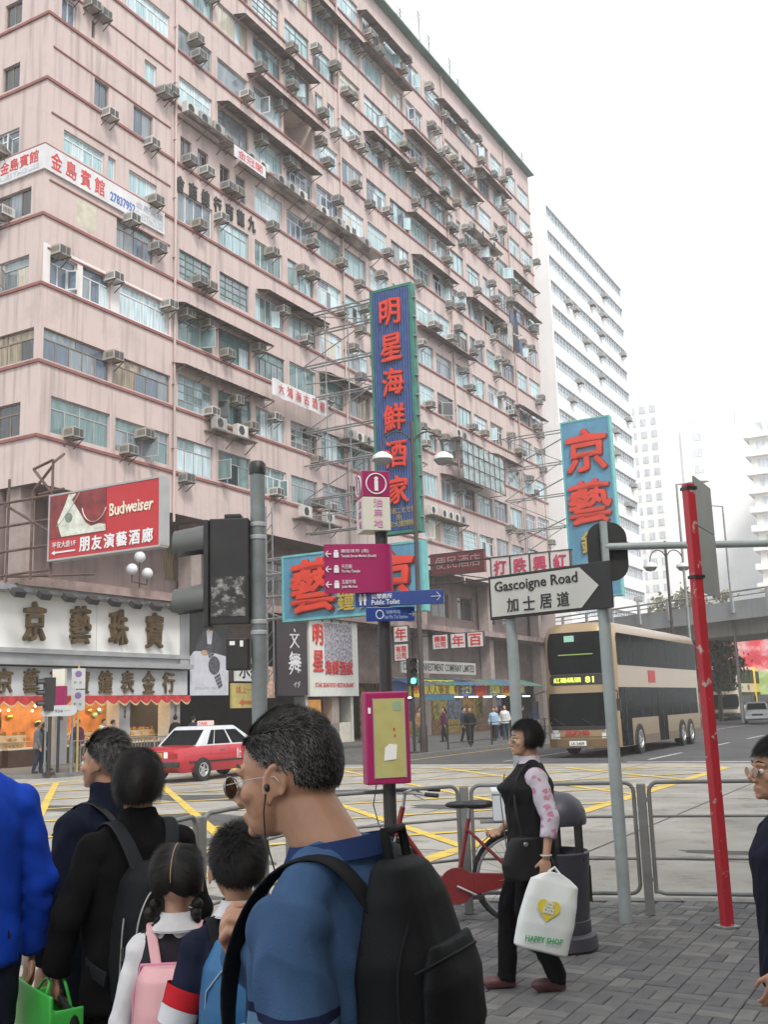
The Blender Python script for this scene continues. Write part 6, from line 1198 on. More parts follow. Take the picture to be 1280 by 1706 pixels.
# ---- litter bin
lb = thing('litter_bin', 'slate purple litter bin with domed hood and a yellow patch behind the woman', 'bin', (1.12, 7.5, 0), radians(-70)); lb.scale = (0.93, 0.93, 0.97)
m_bin = M('slate_plastic', (0.045, 0.045, 0.062), 0.45, var=0.15, scale=4)
b = MB(); b.lathe([(0.2, 0.0), (0.22, 0.03), (0.215, 0.2), (0.21, 0.205), (0.235, 0.64), (0.24, 0.65), (0.225, 0.66), (0.2, 0.62), (0.19, 0.3)], 24); b.build('drum', m_bin, lb, smooth=40)
for a in (30, 150, 270): b = MB(); b.bar((0.19*cos(radians(a)), 0.19*sin(radians(a)), 0.6), (0.19*cos(radians(a)), 0.19*sin(radians(a)), 0.88), 0.09, 0.02); b.build('stanchion', m_blackpl, lb)
b = MB(); b.lathe([(0.225, 0.84), (0.232, 0.86), (0.225, 0.93), (0.19, 1.0), (0.12, 1.05), (0.01, 1.07)], 24); b.build('hood', m_bin, lb, smooth=50)
b = MB(); b.lathe([(0.24, 0.0), (0.26, 0.02), (0.25, 0.1), (0.222, 0.12)], 24); b.build('foot', m_bin, lb, smooth=40); b = MB(); P = [[Vector((0.238*cos(a), 0.238*sin(a), z)) for a in [radians(60+k*6) for k in range(9)]] for z in (0.3, 0.4, 0.5, 0.55)]; b.grid(P); b.build('yellow_patch', M('faded_yellow', (0.42, 0.4, 0.06), 0.5, var=0.2), lb)
# ---- near traffic signal seen from behind, on its grey pole
ts = thing('traffic_signal', 'black traffic signal head with long hoods on a thick grey pole', 'traffic signal', (-0.98, 7.9, 0), 0)
m_polg = M('weathered_grey_pole', (0.155, 0.175, 0.18), 0.55, var=0.2, scale=5, dirt=(0.09, 0.095, 0.095), dirt_amt=0.5, dirt_scale=6)
b = MB(); b.lathe([(0.058, 0), (0.057, 3.47)], 18); b.build('pole', m_polg, ts, smooth=40); b = MB(); b.lathe([(0.064, 3.47), (0.066, 3.5), (0.066, 3.55), (0.05, 3.57)], 18); b.build('pole_cap', m_blackpl, ts, smooth=40)
m_sig = M('scuffed_black_housing', (0.016, 0.015, 0.016), 0.5, var=0.3, scale=4)
for n_ in [0]:
    nt = m_sig.node_tree
b = MB(); b.box(-0.36, -0.06, -0.1, 0.1, 2.3, 3.11); b.box(-0.4, -0.36, -0.13, 0.13, 2.28, 3.1); b.build('housing', m_sig, ts, bevel=0.008); b = MB(); b.box(-0.25, -0.12, -0.07, 0.07, 3.11, 3.15); b.build('cap', m_sig, ts, bevel=0.01)
b = MB(); b.box(-0.345, -0.09, -0.104, -0.101, 2.36, 2.66); b.build('torn_poster', M('peeled_paper', (0.03, 0.03, 0.03), 0.7, var=0.3, scale=9, dirt=(0.5, 0.5, 0.48), dirt_amt=0.75, dirt_scale=16), ts)
m_hood = M('grey_hood', (0.085, 0.09, 0.09), 0.5, var=0.15)
for z in (2.5, 2.95):
    b = MB(); rows = []
    for i in range(9):
        t_ = i/8; r_o = 0.13-0.012*t_; rows.append([Vector((-0.4-0.24*t_, r_o*cos(a), z+r_o*sin(a)-0.03*t_)) for a in [radians(-35+250*k/16) for k in range(17)]])
    b.grid(rows); b.grid([[p+(Vector((0, 0, z))-Vector((0, p.y*0+0, p.z)))*0.0+Vector((0, -p.y*0.05, -(p.z-z)*0.05)) for p in r] for r in rows]); b.build('hood', m_hood, ts, smooth=60)
b = MB(); b.box(-0.24, -0.07, -0.085, 0.085, 1.96, 2.2); b.build('push_box', m_sig, ts, bevel=0.01); b = MB(); b.cbox((-0.19, -0.088, 2.16), (0.04, 0.004, 0.03)); b.cbox((-0.12, -0.088, 2.155), (0.025, 0.004, 0.045)); b.build('sticker', M('paper', (0.75, 0.75, 0.73), 0.8, var=0.05), ts)
b = MB()
for z in (3.05, 2.95, 2.3, 2.22): b.lathe([(0.06, z), (0.063, z+0.005), (0.063, z+0.03), (0.06, z+0.035)], 18)
b.build('strap', m_grey_al, ts)
for z in (3.06, 2.34): b = MB(); b.box(-0.07, 0.0, -0.02, 0.02, z, z+0.03); b.build('bracket', m_blackpl, ts)
# ---- far signals and small signs
def signal(loc, rz, label, H, lit=None, s=1.0):
    t = thing('traffic_signal', label, 'traffic signal', loc, rz); b = MB(); b.lathe([(0.2, 0), (0.2, 0.05), (0.06, 0.07), (0.055, H)], 10); b.build('pole', m_blkpost, t, smooth=40); b = MB(); b.box(-0.17, 0.17, -0.2, 0.12, H-1.05, H); b.build('housing', m_sig, t)
    for k, z in enumerate((H-0.18, H-0.52, H-0.86)):
        b = MB(); b.lathe([(0.11, 0), (0.11, 0.02), (0.02, 0.035)], 14, Matrix.Translation((0, -0.2, z)) @ Matrix.Rotation(pi/2, 4, 'X')); b.build('lens', M('green_lit', (0.1, 0.9, 0.6), 0.3, var=0, emit=(0.08, 1.0, 0.62), estr=3.0) if lit == k else m_blackpl, t, smooth=60)
        b = MB(); P = [[Vector((0.14*cos(a), -0.2-d, z+0.14*sin(a))) for a in [radians(-10+200*j/10) for j in range(11)]] for d in (0, 0.22)]; b.grid(P); b.grid([[p*1.0+Vector((0, 0, 0.006)) for p in r] for r in P]); b.build('hood', m_blackpl, t, smooth=60)
    return t
signal(S(35.6, 18.75, 0), radians(12), 'black traffic signal showing green on the kerb by the brown street lamp', 3.55, 2)
signal(S(24.1, 25.75, 0), radians(-60), 'dark traffic signal on the corner kerb before the jewellery shop', 3.0)
signal((5.56, 14.0, ZR), radians(-90), 'dark traffic signal standing in the road beyond the boy', 2.75)
pk = thing('parking_sign', 'two stacked white restriction plates on a yellow striped pole at the corner kerb', 'street sign', S(25.6, 23.3+2.4, 0), radians(5)); b = MB(); b.tube([(0, 0, 0), (0, 0, 3.45)], 0.035, 8); b.build('pole', M('faded_yellow_pole', (0.4, 0.3, 0.08), 0.5, var=0.15), pk)
for z in (2.65, 1.95): b = MB(); b.box(-0.22, 0.22, -0.06, -0.04, z, z+0.66); b.build('plate', M('grey_plate', (0.42, 0.44, 0.45), 0.5, var=0.06), pk); b = MB(); b.lathe([(0.11, 0), (0.11, 0.006)], 16, Matrix.Translation((0, -0.06, z+0.48)) @ Matrix.Rotation(pi/2, 4, 'X')); b.build('roundel', M('purple_roundel', (0.16, 0.1, 0.25), 0.5, var=0.1), pk); text('P  X', pk, 0.25, 0.08, (0, -0.064, z+0.2), m_blackpl, 0.006)
pk.location = S(25.3, 25.75, 0)+Vector((1.6, -1.0, 0))*0 
ns = thing('road_number_sign', 'low grey road name plate with rounded ends on two legs at the corner', 'street sign', S(24.2, 25.45, 0)+Vector((0, 0, 0)), radians(0)); b = MB(); pl = [(-0.38+0.19*cos(radians(90+k*18)), 1.95+0.17*sin(radians(90+k*18))) for k in range(11)]+[(0.38+0.19*cos(radians(-90+k*18)), 1.95+0.17*sin(radians(-90+k*18))) for k in range(11)]; b.prism(pl, -0.05, -0.02); b.build('plate', M('grey_plate', (0.42, 0.44, 0.45), 0.5, var=0.06), ns); text('─ 934 ─', ns, 0.7, 0.1, (0, -0.054, 1.94), m_blackpl, 0.006)
for x in (-0.42, 0.42): b = MB(); b.tube([(x, 0, 0), (x, 0, 1.95)], 0.035, 8); b.build('leg', m_polg, ns)
ip2 = thing('information_post', 'small distant magenta and blue information post before the jewellery shop', 'signpost', S(24.8, 26.1, 0), 0); b = MB(); b.tube([(0, 0, 0), (0, 0, 3.3)], 0.05, 8); b.build('post', m_blkpost, ip2); b = MB(); b.box(-0.2, 0.2, -0.12, 0.12, 2.75, 3.3); b.build('head', M('cream_lightbox', (0.6, 0.58, 0.5), 0.4, var=0.06), ip2); b = MB(); b.box(-0.22, 0.22, -0.13, 0.13, 2.1, 2.74); b.build('magenta_board', m_magenta, ip2); b = MB(); b.box(-0.35, 0.55, -0.1, -0.06, 1.85, 2.08); b.build('blue_finger', m_navy, ip2)
# posts of the low fence along the far kerb
for i in range(11):
    t = thing('kerb_fence_panel', 'dark low fence panel along the far kerb by the market shops', 'railing', S(38.5+i*2.2, 18.75, 0), RU, 'fence panels on the far kerb'); t['kind'] = 'thing'; b = MB(); b.tube([(0, 0, 0), (0, 0, 1.0)], 0.04, 6); b.build('post', m_blkpost, t); b = MB(); b.tube([(0, 0, 0.95), (2.2, 0, 0.95)], 0.022, 6); b.build('top_rail', m_blkpost, t); b = MB(); b.tube([(0, 0, 0.25), (2.2, 0, 0.25)], 0.018, 6); b.build('bottom_rail', m_blkpost, t)
for i in range(3):
    t = thing('kerb_fence_panel', 'grey guard fence panel along the corner kerb before the jewellery shop', 'railing', S(23.9+i*0.25, 26.9-i*0.0+1.9*(i-0.5), 0) if False else S(25.0+i*2.0, 25.75, 0), RU, 'fence panels at the jewellery corner'); t['kind'] = 'thing'; b = MB(); b.tube([(0, 0, 0), (0, 0, 1.0)], 0.035, 6); b.tube([(0, 0, 0.97), (1.9, 0, 0.97)], 0.022, 6); b.tube([(0, 0, 0.2), (1.9, 0, 0.2)], 0.018, 6); b.build('frame', m_rail, t)
    b = MB()
    for k in range(1, 13): b.bar((k*0.147, 0, 0.2), (k*0.147, 0, 0.97), 0.018)
    b.build('bars', m_rail, t)
# ============================================================ PEOPLE
from mathutils import noise as mnoise
m_skin = M('skin_tan', (0.40, 0.215, 0.135), 0.5, var=0.12, scale=14, bump=0.3, bscale=220, bdist=0.001); m_skin2 = M('skin_light', (0.47, 0.27, 0.18), 0.5, var=0.1, scale=14, bump=0.3, bscale=220, bdist=0.001)
for m_ in (m_skin, m_skin2):
    bs_ = m_.node_tree.nodes['Principled BSDF']; bs_.inputs['Subsurface Weight'].default_value = 0.12; bs_.inputs['Subsurface Radius'].default_value = (0.012, 0.004, 0.002)
m_hair_b = M('black_hair', (0.008, 0.007, 0.007), 0.5, var=0.3, scale=30, spec=0.25); m_hair_d = M('dark_brown_hair', (0.016, 0.012, 0.010), 0.5, var=0.3, scale=30, spec=0.25); m_hair_g = M('grey_hair', (0.13, 0.125, 0.12), 0.45, var=0.3, scale=30); m_hair_w = M('pale_grey_hair', (0.30, 0.29, 0.28), 0.45, var=0.2, scale=30)
m_eye = M('eye_white', (0.7, 0.68, 0.65), 0.2, var=0.02); m_iris = M('iris', (0.02, 0.012, 0.01), 0.2, var=0.1)
def cloth(name, col, rough=0.9, var=0.18, sc=6, bump=0.5, bsc=260, sheen=0.0): return M(name, col, rough, var=var, scale=sc, bump=bump, bscale=bsc, sheen=sheen, spec=0.12, bdist=0.0025)
def remesh(name, mb, voxel, mat, parent, smooth=4, wrinkle=0.0, wf=(17, 17, 11), seed=0, keep=None):
    me = mb.mesh(name, mat); o = bpy.data.objects.new(name, me)
    r = o.modifiers.new('r', 'REMESH'); r.mode = 'VOXEL'; r.voxel_size = voxel
    if smooth: s = o.modifiers.new('s', 'SMOOTH'); s.iterations = smooth; s.factor = 0.5
    me2 = evaluated_mesh(o); o.modifiers.clear(); o.data = me2; COL.objects.link(o); bpy.data.meshes.remove(me); me2.name = name
    if not me2.materials: me2.materials.append(mat)
    if wrinkle:
        ns = [v.normal.copy() for v in me2.vertices]; off = Vector((seed*3.1, seed*1.7, seed*2.3))
        for v, n in zip(me2.vertices, ns):
            p = v.co; q = Vector((p.x*wf[0]+0.5*p.z*wf[0], p.y*wf[1], p.z*wf[2]))*0.55+off
            a = mnoise.noise(q); b_ = mnoise.noise(q*2.3+Vector((5, 1, 2)))
            v.co = p+n*(wrinkle*((0.5-abs(a))*1.3-0.3+0.45*b_))
    if keep:
        bm = bmesh.new(); bm.from_mesh(me2); bmesh.ops.delete(bm, geom=[f for f in bm.faces if not keep(f.calc_center_median())], context='FACES'); bm.to_mesh(me2); bm.free()
    me2.polygons.foreach_set('use_smooth', [True]*len(me2.polygons)); me2.update(); o.parent = parent; return o
def rings(b, rr, n=20):      # (z, rx, ry, cx, cy) stacked ellipses closed at both ends
    P = [[Vector((r[3]+r[1]*cos(2*pi*k/n), r[4]+r[2]*sin(2*pi*k/n), r[0])) for k in range(n)] for r in rr]
    b.grid(P, closed=True); m = len(P); base = len(b.v)-m*n; b.f += [tuple(base+k for k in range(n-1, -1, -1)), tuple(base+(m-1)*n+k for k in range(n))]; b.m += [b.mi]*2
def hand(b, T, side, curl=0.5, s=1.0, spread=0.0):
    # wrist at origin, fingers towards -z, palm faces +x*side (thumb towards +y)
    T = T @ Matrix.Scale(s, 4)
    b.ell((0, 0.0, -0.045), (0.016, 0.039, 0.05), 12, 8, T); b.ell((0.006*side, 0.024, -0.035), (0.017, 0.018, 0.032), 10, 6, T)
    for k, (y, l) in enumerate(((0.028, 0.072), (0.009, 0.08), (-0.01, 0.074), (-0.028, 0.058))):
        p = Vector((0, y, -0.085+0.006*abs(k-1))); a = 0.15+curl*0.4; pts = [p+Vector((0, 0, 0.02)), p]
        for j, f in enumerate((0.45, 0.3, 0.25)):
            p = p+Vector((sin(a)*side, spread*(y*4), -cos(a)))*l*f; pts.append(p.copy()); a += curl*0.95
        b.tube([T @ q for q in pts], [0.0085*s, 0.0092*s, 0.0088*s, 0.008*s, 0.0062*s], 8)
    p = Vector((0.008*side, 0.035, -0.03)); pts = [p-Vector((0, 0.015, -0.01)), p, p+Vector((0.012*side, 0.022, -0.026)), p+Vector((0.022*side+0.014*curl*side, 0.026-0.01*curl, -0.056))]
    b.tube([T @ q for q in pts], [0.012*s, 0.0115*s, 0.0095*s, 0.0075*s], 8)
def limb_T(p, d, palm=Vector((1, 0, 0))):
    z = -Vector(d).normalized(); x = palm-z*palm.dot(z); x.normalize(); y = z.cross(x); return Matrix(((x.x, y.x, z.x, p[0]), (x.y, y.y, z.y, p[1]), (x.z, y.z, z.z, p[2]), (0, 0, 0, 1)))
def head_prims(b, T, female=False, child=False):
    e = lambda c, r, nu=14, nv=10: b.ell(c, r, nu, nv, T)
    e((0, -0.012, 1.600), (0.0765, 0.097, 0.098), 24, 16); e((0, 0.036, 1.555), (0.063 if not child else 0.066, 0.058, 0.082), 20, 14); e((0, 0.045, 1.510), (0.048, 0.048, 0.038))
    e((0, 0.083, 1.490), (0.02, 0.015, 0.014)); e((0.043, 0.062, 1.556), (0.022, 0.02, 0.02)); e((-0.043, 0.062, 1.556), (0.022, 0.02, 0.02))
    k = 0.8 if child else 1.0
    b.tube([T @ Vector(p) for p in ((0, 0.088, 1.590), (0, 0.1, 1.570), (0, 0.1+0.016*k, 1.548))], [0.008, 0.010, 0.0135*k], 8); e((0.012, 0.1, 1.543), (0.0095, 0.01, 0.008)); e((-0.012, 0.1, 1.543), (0.0095, 0.01, 0.008))
    b.tube([T @ Vector(p) for p in ((-0.05, 0.068, 1.598), (-0.025, 0.086, 1.602), (0, 0.087, 1.598), (0.025, 0.086, 1.602), (0.05, 0.068, 1.598))], 0.0095 if not child else 0.007, 8)
    e((0, 0.093, 1.519), (0.023, 0.010, 0.0055)); e((0, 0.091, 1.509), (0.019, 0.010, 0.007)); e((0, 0.08, 1.515), (0.03, 0.012, 0.02))
    for s in (-1, 1):
        Te = T @ Matrix.Translation((s*0.079, -0.006, 1.566)) @ Matrix.Rotation(radians(-22*s), 4, 'Z') @ Matrix.Rotation(radians(8), 4, 'X')
        b.tube([Te @ Vector((0.002*s, 0.019*cos(a), 0.032*sin(a)-0.004*cos(a))) for a in [radians(-70+300*j/14) for j in range(15)]], 0.0048, 7); b.ell((0, 0, 0), (0.0045, 0.017, 0.028), 10, 8, Te); b.ell((0.001*s, 0.01, -0.03), (0.005, 0.008, 0.01), 8, 6, Te)
    b.tube([T @ Vector((0, 0.0, 1.53)), T @ Vector((0, -0.014, 1.49))], 0.05, 14)
def strands(b, T, rnd_, n, region, length, comb, lift=0.35, width=0.0016, R=(0.079, 0.0995, 0.1005), c=(0, -0.012, 1.600), mi=(0,), droop=0.0, wob=0.15):
    cnt = 0; tries = 0
    while cnt < n and tries < n*12:
        tries += 1; d = Vector((rnd_.gauss(0, 1), rnd_.gauss(0, 1), rnd_.gauss(0, 1))).normalized()
        if not region(d, rnd_): continue
        p = Vector((c[0]+d.x*R[0], c[1]+d.y*R[1], c[2]+d.z*R[2])); nrm = Vector((d.x/R[0], d.y/R[1], d.z/R[2])).normalized()
        cv = comb(d)+Vector((rnd_.gauss(0, wob), rnd_.gauss(0, wob), rnd_.gauss(0, wob))); cv = cv-nrm*cv.dot(nrm)
        if cv.length < 1e-3: continue
        cv.normalize(); l = length(d)*rnd_.uniform(0.7, 1.2); side = nrm.cross(cv).normalized()*width; pts = []
        q = p-nrm*0.002; dirv = (cv*(1-lift)+nrm*lift).normalized()
        for j in range(4):
            w = side*(1-0.3*j); pts += [q-w, q+w]; q = q+dirv*l/3; dirv = (dirv-nrm*0.22*lift+Vector((0, 0, -droop))).normalized()
            rel = Vector(((q.x-c[0])/R[0], (q.y-c[1])/R[1], (q.z-c[2])/R[2]))
            if rel.length < 1.0: q = Vector((c[0]+rel.normalized().x*R[0]*1.01, c[1]+rel.normalized().y*R[1]*1.01, c[2]+rel.normalized().z*R[2]*1.01)) if q.z > c[2]-0.06 else q
        b.mi = rnd_.choice(mi); b.add([T @ Vector(v) for v in pts], [(0, 1, 3, 2), (2, 3, 5, 4), (4, 5, 7, 6)]); cnt += 1
def scalp(b, T, keep, R=(0.0785, 0.0992, 0.1), c=(0, -0.012, 1.600), nu=96, nv=64):
    t = MB(); t.ell((0, 0, 0), (1, 1, 1), nu, nv); fs = []
    for f in t.f:
        m = sum((Vector(t.v[i]) for i in f), Vector())/len(f)
        if keep(m.normalized()): fs.append(f)
    idx = sorted({i for f in fs for i in f}); mp = {i: k for k, i in enumerate(idx)}
    b.add([T @ Vector((c[0]+t.v[i][0]*R[0], c[1]+t.v[i][1]*R[1], c[2]+t.v[i][2]*R[2])) for i in idx], [tuple(mp[i] for i in f) for f in fs])
def person(label, loc, heading, h, arms, legs, top, bottom, skin=None, head_yaw=0, head_pitch=0, voxel=0.006, group=None, shoes=None, eyes=True, lean=0.0, bust=0.0, bulk=1.0, hands=True, neck=1.0, head_fwd=0.0, slim=1.0, head_scale=1.0):
    s = h/1.7; t = thing('person', label, 'person', loc, radians(-heading), group); t.scale = (s*slim, s*slim, s)
    piv = Vector((0, -0.015, 1.47)); TH = Matrix.Translation(piv+Vector((0, head_fwd, -head_fwd*0.12))) @ Matrix.Rotation(radians(-head_yaw), 4, 'Z') @ Matrix.Rotation(radians(head_pitch), 4, 'X') @ Matrix.Diagonal((head_scale/slim, head_scale/slim, head_scale, 1)) @ Matrix.Translation(-piv)
    b = MB(); head_prims(b, TH); b.tube([(0, -0.03, 1.36), (0, -0.024+head_fwd*0.35, 1.43), TH @ Vector((0, -0.018, 1.53))], [0.07*neck, 0.057*neck, 0.054*neck], 18)
    rings(b, [(0.95, 0.12, 0.08, 0, 0), (1.2, 0.13, 0.085, 0, 0), (1.36, 0.13, 0.07, 0, -0.01), (1.42, 0.07, 0.055, 0, -0.02)])
    for sd, key in ((-1, 'L'), (1, 'R')):
        sh = Vector((sd*0.16, -0.012, 1.34)); el, wr, hd, palm, curl = arms[key]; el = Vector(el); wr = Vector(wr)
        b.tube([Vector((sd*0.08, -0.01, 1.34)), sh, el, wr], [0.04, 0.042, 0.035, 0.024], 12)
        if hands: hand(b, limb_T(wr, hd, Vector(palm)), 1, curl)
    for sd, key in ((-1, 'L'), (1, 'R')):
        kn, an = legs[key][:2]; b.tube([(sd*0.08, 0, 0.95), kn, an, Vector(an)+Vector((0, 0.02, -0.05))], [0.07, 0.045, 0.032, 0.03], 10)
    body = remesh('body', b, voxel, skin or m_skin, t, 3)
    if eyes:
        for sd in (-1, 1):
            e = MB(); e.ell((sd*0.031, 0.079, 1.576), (0.0125, 0.0115, 0.0105), 12, 8, TH); e.mi = 1; e.ell((sd*0.031, 0.0865, 1.576), (0.0058, 0.005, 0.0058), 10, 6, TH); e.build('eye', [m_eye, m_iris], t, smooth=80)
            e = MB(); e.tube([TH @ Vector((sd*0.012, 0.0915, 1.607)), TH @ Vector((sd*0.03, 0.0875, 1.612)), TH @ Vector((sd*0.05, 0.071, 1.605))], [0.0025, 0.0035, 0.0015], 5); e.build('eyebrow', m_hair_b, t)
    for gi, gmt in enumerate(top):
        b = MB(); k = gmt.get('bulk', 1.0); hem = gmt.get('hem', 0.82); g0 = gmt.get('grow', 0.0)
        rings(b, [(hem, (0.185+g0)*k, (0.135+g0)*k, 0, 0), (hem+0.02, (0.19+g0)*k, (0.14+g0)*k, 0, 0), (1.0, (0.18+g0)*k, (0.13+g0)*k, 0, 0.0), (1.15, (0.185+g0)*k, (0.132+g0)*k, 0, 0.005), (1.27, (0.195+g0)*k, (0.135+g0+bust)*k, 0, 0.005+bust*0.5), (1.345, (0.165+g0)*k, (0.11+g0)*k, 0, -0.008), (1.395, 0.12+g0, 0.085+g0, 0, -0.018), (1.42, 0.085+g0, 0.075+g0, 0, -0.02), (gmt.get('neck', 1.445), 0.068+g0*0.5, 0.066+g0*0.5, 0, -0.02)], 28)
        if gmt.get('collar'): b.tube([(0.0, -0.02, 1.42), (0.0, -0.018, gmt['collar'])], [0.073+g0, 0.07+g0], 18)
        for sd, key in ((-1, 'L'), (1, 'R')):
            sh = Vector((sd*(0.165+g0*0.5), -0.012, 1.328)); el, wr = Vector(arms[key][0]), Vector(arms[key][1]); sl = gmt.get('sleeve', 1.0); ar = gmt.get('arm', 1.0)
            b.ell(sh, (0.06*ar+g0, 0.068*ar+g0, 0.062*ar+g0), 14, 10); b.tube([(sd*0.05, -0.022, 1.405), (sd*0.11, -0.018, 1.375), sh], [0.05+g0, 0.052+g0, 0.05+g0], 12)
            if sl <= 0: continue
            pts = [sh, sh.lerp(el, 0.5), el, el.lerp(wr, 0.5), wr.lerp(el, 0.04)]; rr = [0.06*ar+g0, 0.056*ar+g0, 0.051*ar+g0, 0.046*ar+g0, 0.041*ar+g0]
            n_ = max(2, int(round(1+4*sl))); b.tube(pts[:n_], rr[:n_], 14)
            if sl >= 1: b.ell(el, (0.056*ar+g0,)*3, 12, 8)
        cut = gmt.get('open_z'); o = remesh(gmt['name'], b, gmt.get('voxel', max(0.006, voxel)), gmt['mat'], t, gmt.get('smooth', 12), gmt.get('wrinkle', 0.007), seed=gi+heading*0.1+h)
    if bottom is not None:
        b = MB(); b.ell((0, -0.005, 0.93), (0.165*bulk, 0.125*bulk, 0.12), 20, 12)
        for sd, key in ((-1, 'L'), (1, 'R')):
            kn, an = [Vector(q) for q in legs[key][:2]]; hp = Vector((sd*0.085, 0, 0.9)); b.tube([hp, hp.lerp(kn, 0.5), kn, kn.lerp(an, 0.5), an, an+Vector((0, 0.01, -0.045))], [0.098*bulk, 0.088*bulk, 0.072*bulk, 0.066*bulk, 0.062*bulk, 0.064*bulk], 14)
        remesh('trousers', b, max(0.008, voxel*1.3), bottom, t, 4, 0.008, seed=heading)
    for sd, key in ((-1, 'L'), (1, 'R')):
        an = Vector(legs[key][1]); ft = legs[key][2] if len(legs[key]) > 2 else 0.0
        b = MB(); T = Matrix.Translation((an.x, an.y, an.z-0.085)) @ Matrix.Rotation(radians(ft), 4, 'X'); b.ell((0, 0.09, 0.035), (0.045, 0.09, 0.038), 14, 8, T); b.ell((0, 0.0, 0.04), (0.038, 0.06, 0.042), 14, 8, T); b.box(-0.036, 0.036, -0.05, 0.15, 0.0, 0.03, T)
        remesh('shoe', b, 0.008, shoes or M('black_shoe', (0.02, 0.018, 0.018), 0.4, var=0.2), t, 3)
    return t, TH
STAND = {'L': ((-0.085, 0.01, 0.49), (-0.085, -0.01, 0.09)), 'R': ((0.085, 0.01, 0.49), (0.085, -0.01, 0.09))}
HANG = {'L': ((-0.24, -0.03, 1.08), (-0.25, 0.05, 0.84), (0, 0.1, -1), (1, 0, 0), 0.5), 'R': ((0.24, -0.03, 1.08), (0.25, 0.05, 0.84), (0, 0.1, -1), (-1, 0, 0), 0.5)}
def hair_obj(t, b, mats): o = b.build('hair', mats, t, fix=False); o.data.polygons.foreach_set('use_smooth', [True]*len(o.data.polygons)); return o
# hairline test in head directions (d.y forward, d.z up)
def line_short(d, r=None):
    z = d.z+(r.gauss(0, 0.05) if r else 0.03)
    return z > (0.52 if d.y > 0.72 else (-0.06+0.85*max(0, d.y-0.1) if d.y > -0.15 else -0.52+0.5*max(0, d.y+0.6))) and not (abs(d.x) > 0.8 and z < -0.08 and -0.3 < d.y < 0.05)
def comb_short(d): return Vector((d.x*0.3, -0.5-0.4*d.y, -0.55 if d.z < 0.6 else 0.1))
R_ = random.Random(77)

# ---------- man with earphones and rucksack
m_tee = cloth('blue_shirt', (0.046, 0.092, 0.185), var=0.18, sc=8)
nt = m_tee.node_tree; N = nt.nodes; L = nt.links; bsdf = N['Principled BSDF']; src = bsdf.inputs['Base Color'].links[0].from_socket
tc = N.new('ShaderNodeTexCoord'); sp = N.new('ShaderNodeSeparateXYZ'); L.new(tc.outputs['Object'], sp.inputs[0])
def band_mask(lo, hi, xmax=-0.155):
    a = N.new('ShaderNodeMath'); a.operation = 'GREATER_THAN'; a.inputs[1].default_value = lo; L.new(sp.outputs['Z'], a.inputs[0]); c = N.new('ShaderNodeMath'); c.operation = 'LESS_THAN'; c.inputs[1].default_value = hi; L.new(sp.outputs['Z'], c.inputs[0])
    x = N.new('ShaderNodeMath'); x.operation = 'LESS_THAN'; x.inputs[1].default_value = xmax; L.new(sp.outputs['X'], x.inputs[0]); m1 = N.new('ShaderNodeMath'); m1.operation = 'MULTIPLY'; L.new(a.outputs[0], m1.inputs[0]); L.new(c.outputs[0], m1.inputs[1]); m2 = N.new('ShaderNodeMath'); m2.operation = 'MULTIPLY'; L.new(m1.outputs[0], m2.inputs[0]); L.new(x.outputs[0], m2.inputs[1]); return m2.outputs[0]
for lo, hi, col in ((1.10, 1.2, (0.105, 0.2, 0.32)), (1.198, 1.214, (0.012, 0.018, 0.055)), (1.084, 1.10, (0.012, 0.018, 0.055)), (0.5, 1.084, (0.04, 0.1, 0.2))):
    mx = N.new('ShaderNodeMix'); mx.data_type = 'RGBA'; L.new(band_mask(lo, hi), mx.inputs[0]); L.new(src, mx.inputs[6]); mx.inputs[7].default_value = (*col, 1); src = mx.outputs[2]
L.new(src, bsdf.inputs['Base Color'])
arms = {'L': ((-0.225, -0.075, 1.06), (-0.19, 0.06, 0.86), (0.2, 0.6, -0.8), (1, 0, 0), 0.5), 'R': ((0.18, 0.17, 1.12), (0.01, 0.215, 1.255), (-0.8, -0.2, 0.62), (0.15, -1, 0.1), 1.2)}
man, TH = person('man with short greying hair and earphones in a blue shirt, gripping his rucksack strap', (-0.112, 1.92, 0), -64, 1.65, arms, STAND, [dict(name='shirt', mat=m_tee, hem=0.78, bulk=1.0, grow=0.008, sleeve=1.0, arm=0.98, voxel=0.005, wrinkle=0.013, smooth=20, neck=1.45)], cloth('dark_trousers', (0.03, 0.032, 0.04)), m_skin, head_yaw=-7, head_pitch=-9, voxel=0.004, neck=1.1, head_fwd=0.072)
b = MB(); scalp(b, TH, line_short)
def thin_crown(d, r): return line_short(d, r) and not (d.z > 0.86 and -0.75 < d.y < 0.1 and r.random() < 0.55)
strands(b, TH, R_, 15000, thin_crown, lambda d: 0.010+0.020*max(0, d.z+0.05), comb_short, 0.2, 0.0008, mi=(0, 0, 0, 1, 1, 1, 2, 2), wob=0.22)
strands(b, TH, R_, 1600, lambda d, r: line_short(d, r) and d.z < 0.4 and d.y > -0.35, lambda d: 0.012, comb_short, 0.16, 0.0008, mi=(1, 2, 2, 3), wob=0.2)
hair_obj(man, b, [m_hair_b, m_hair_d, m_hair_g, m_hair_w])
gl_m = M('tinted_lens', (0.06, 0.035, 0.02), 0.1, var=0.1)
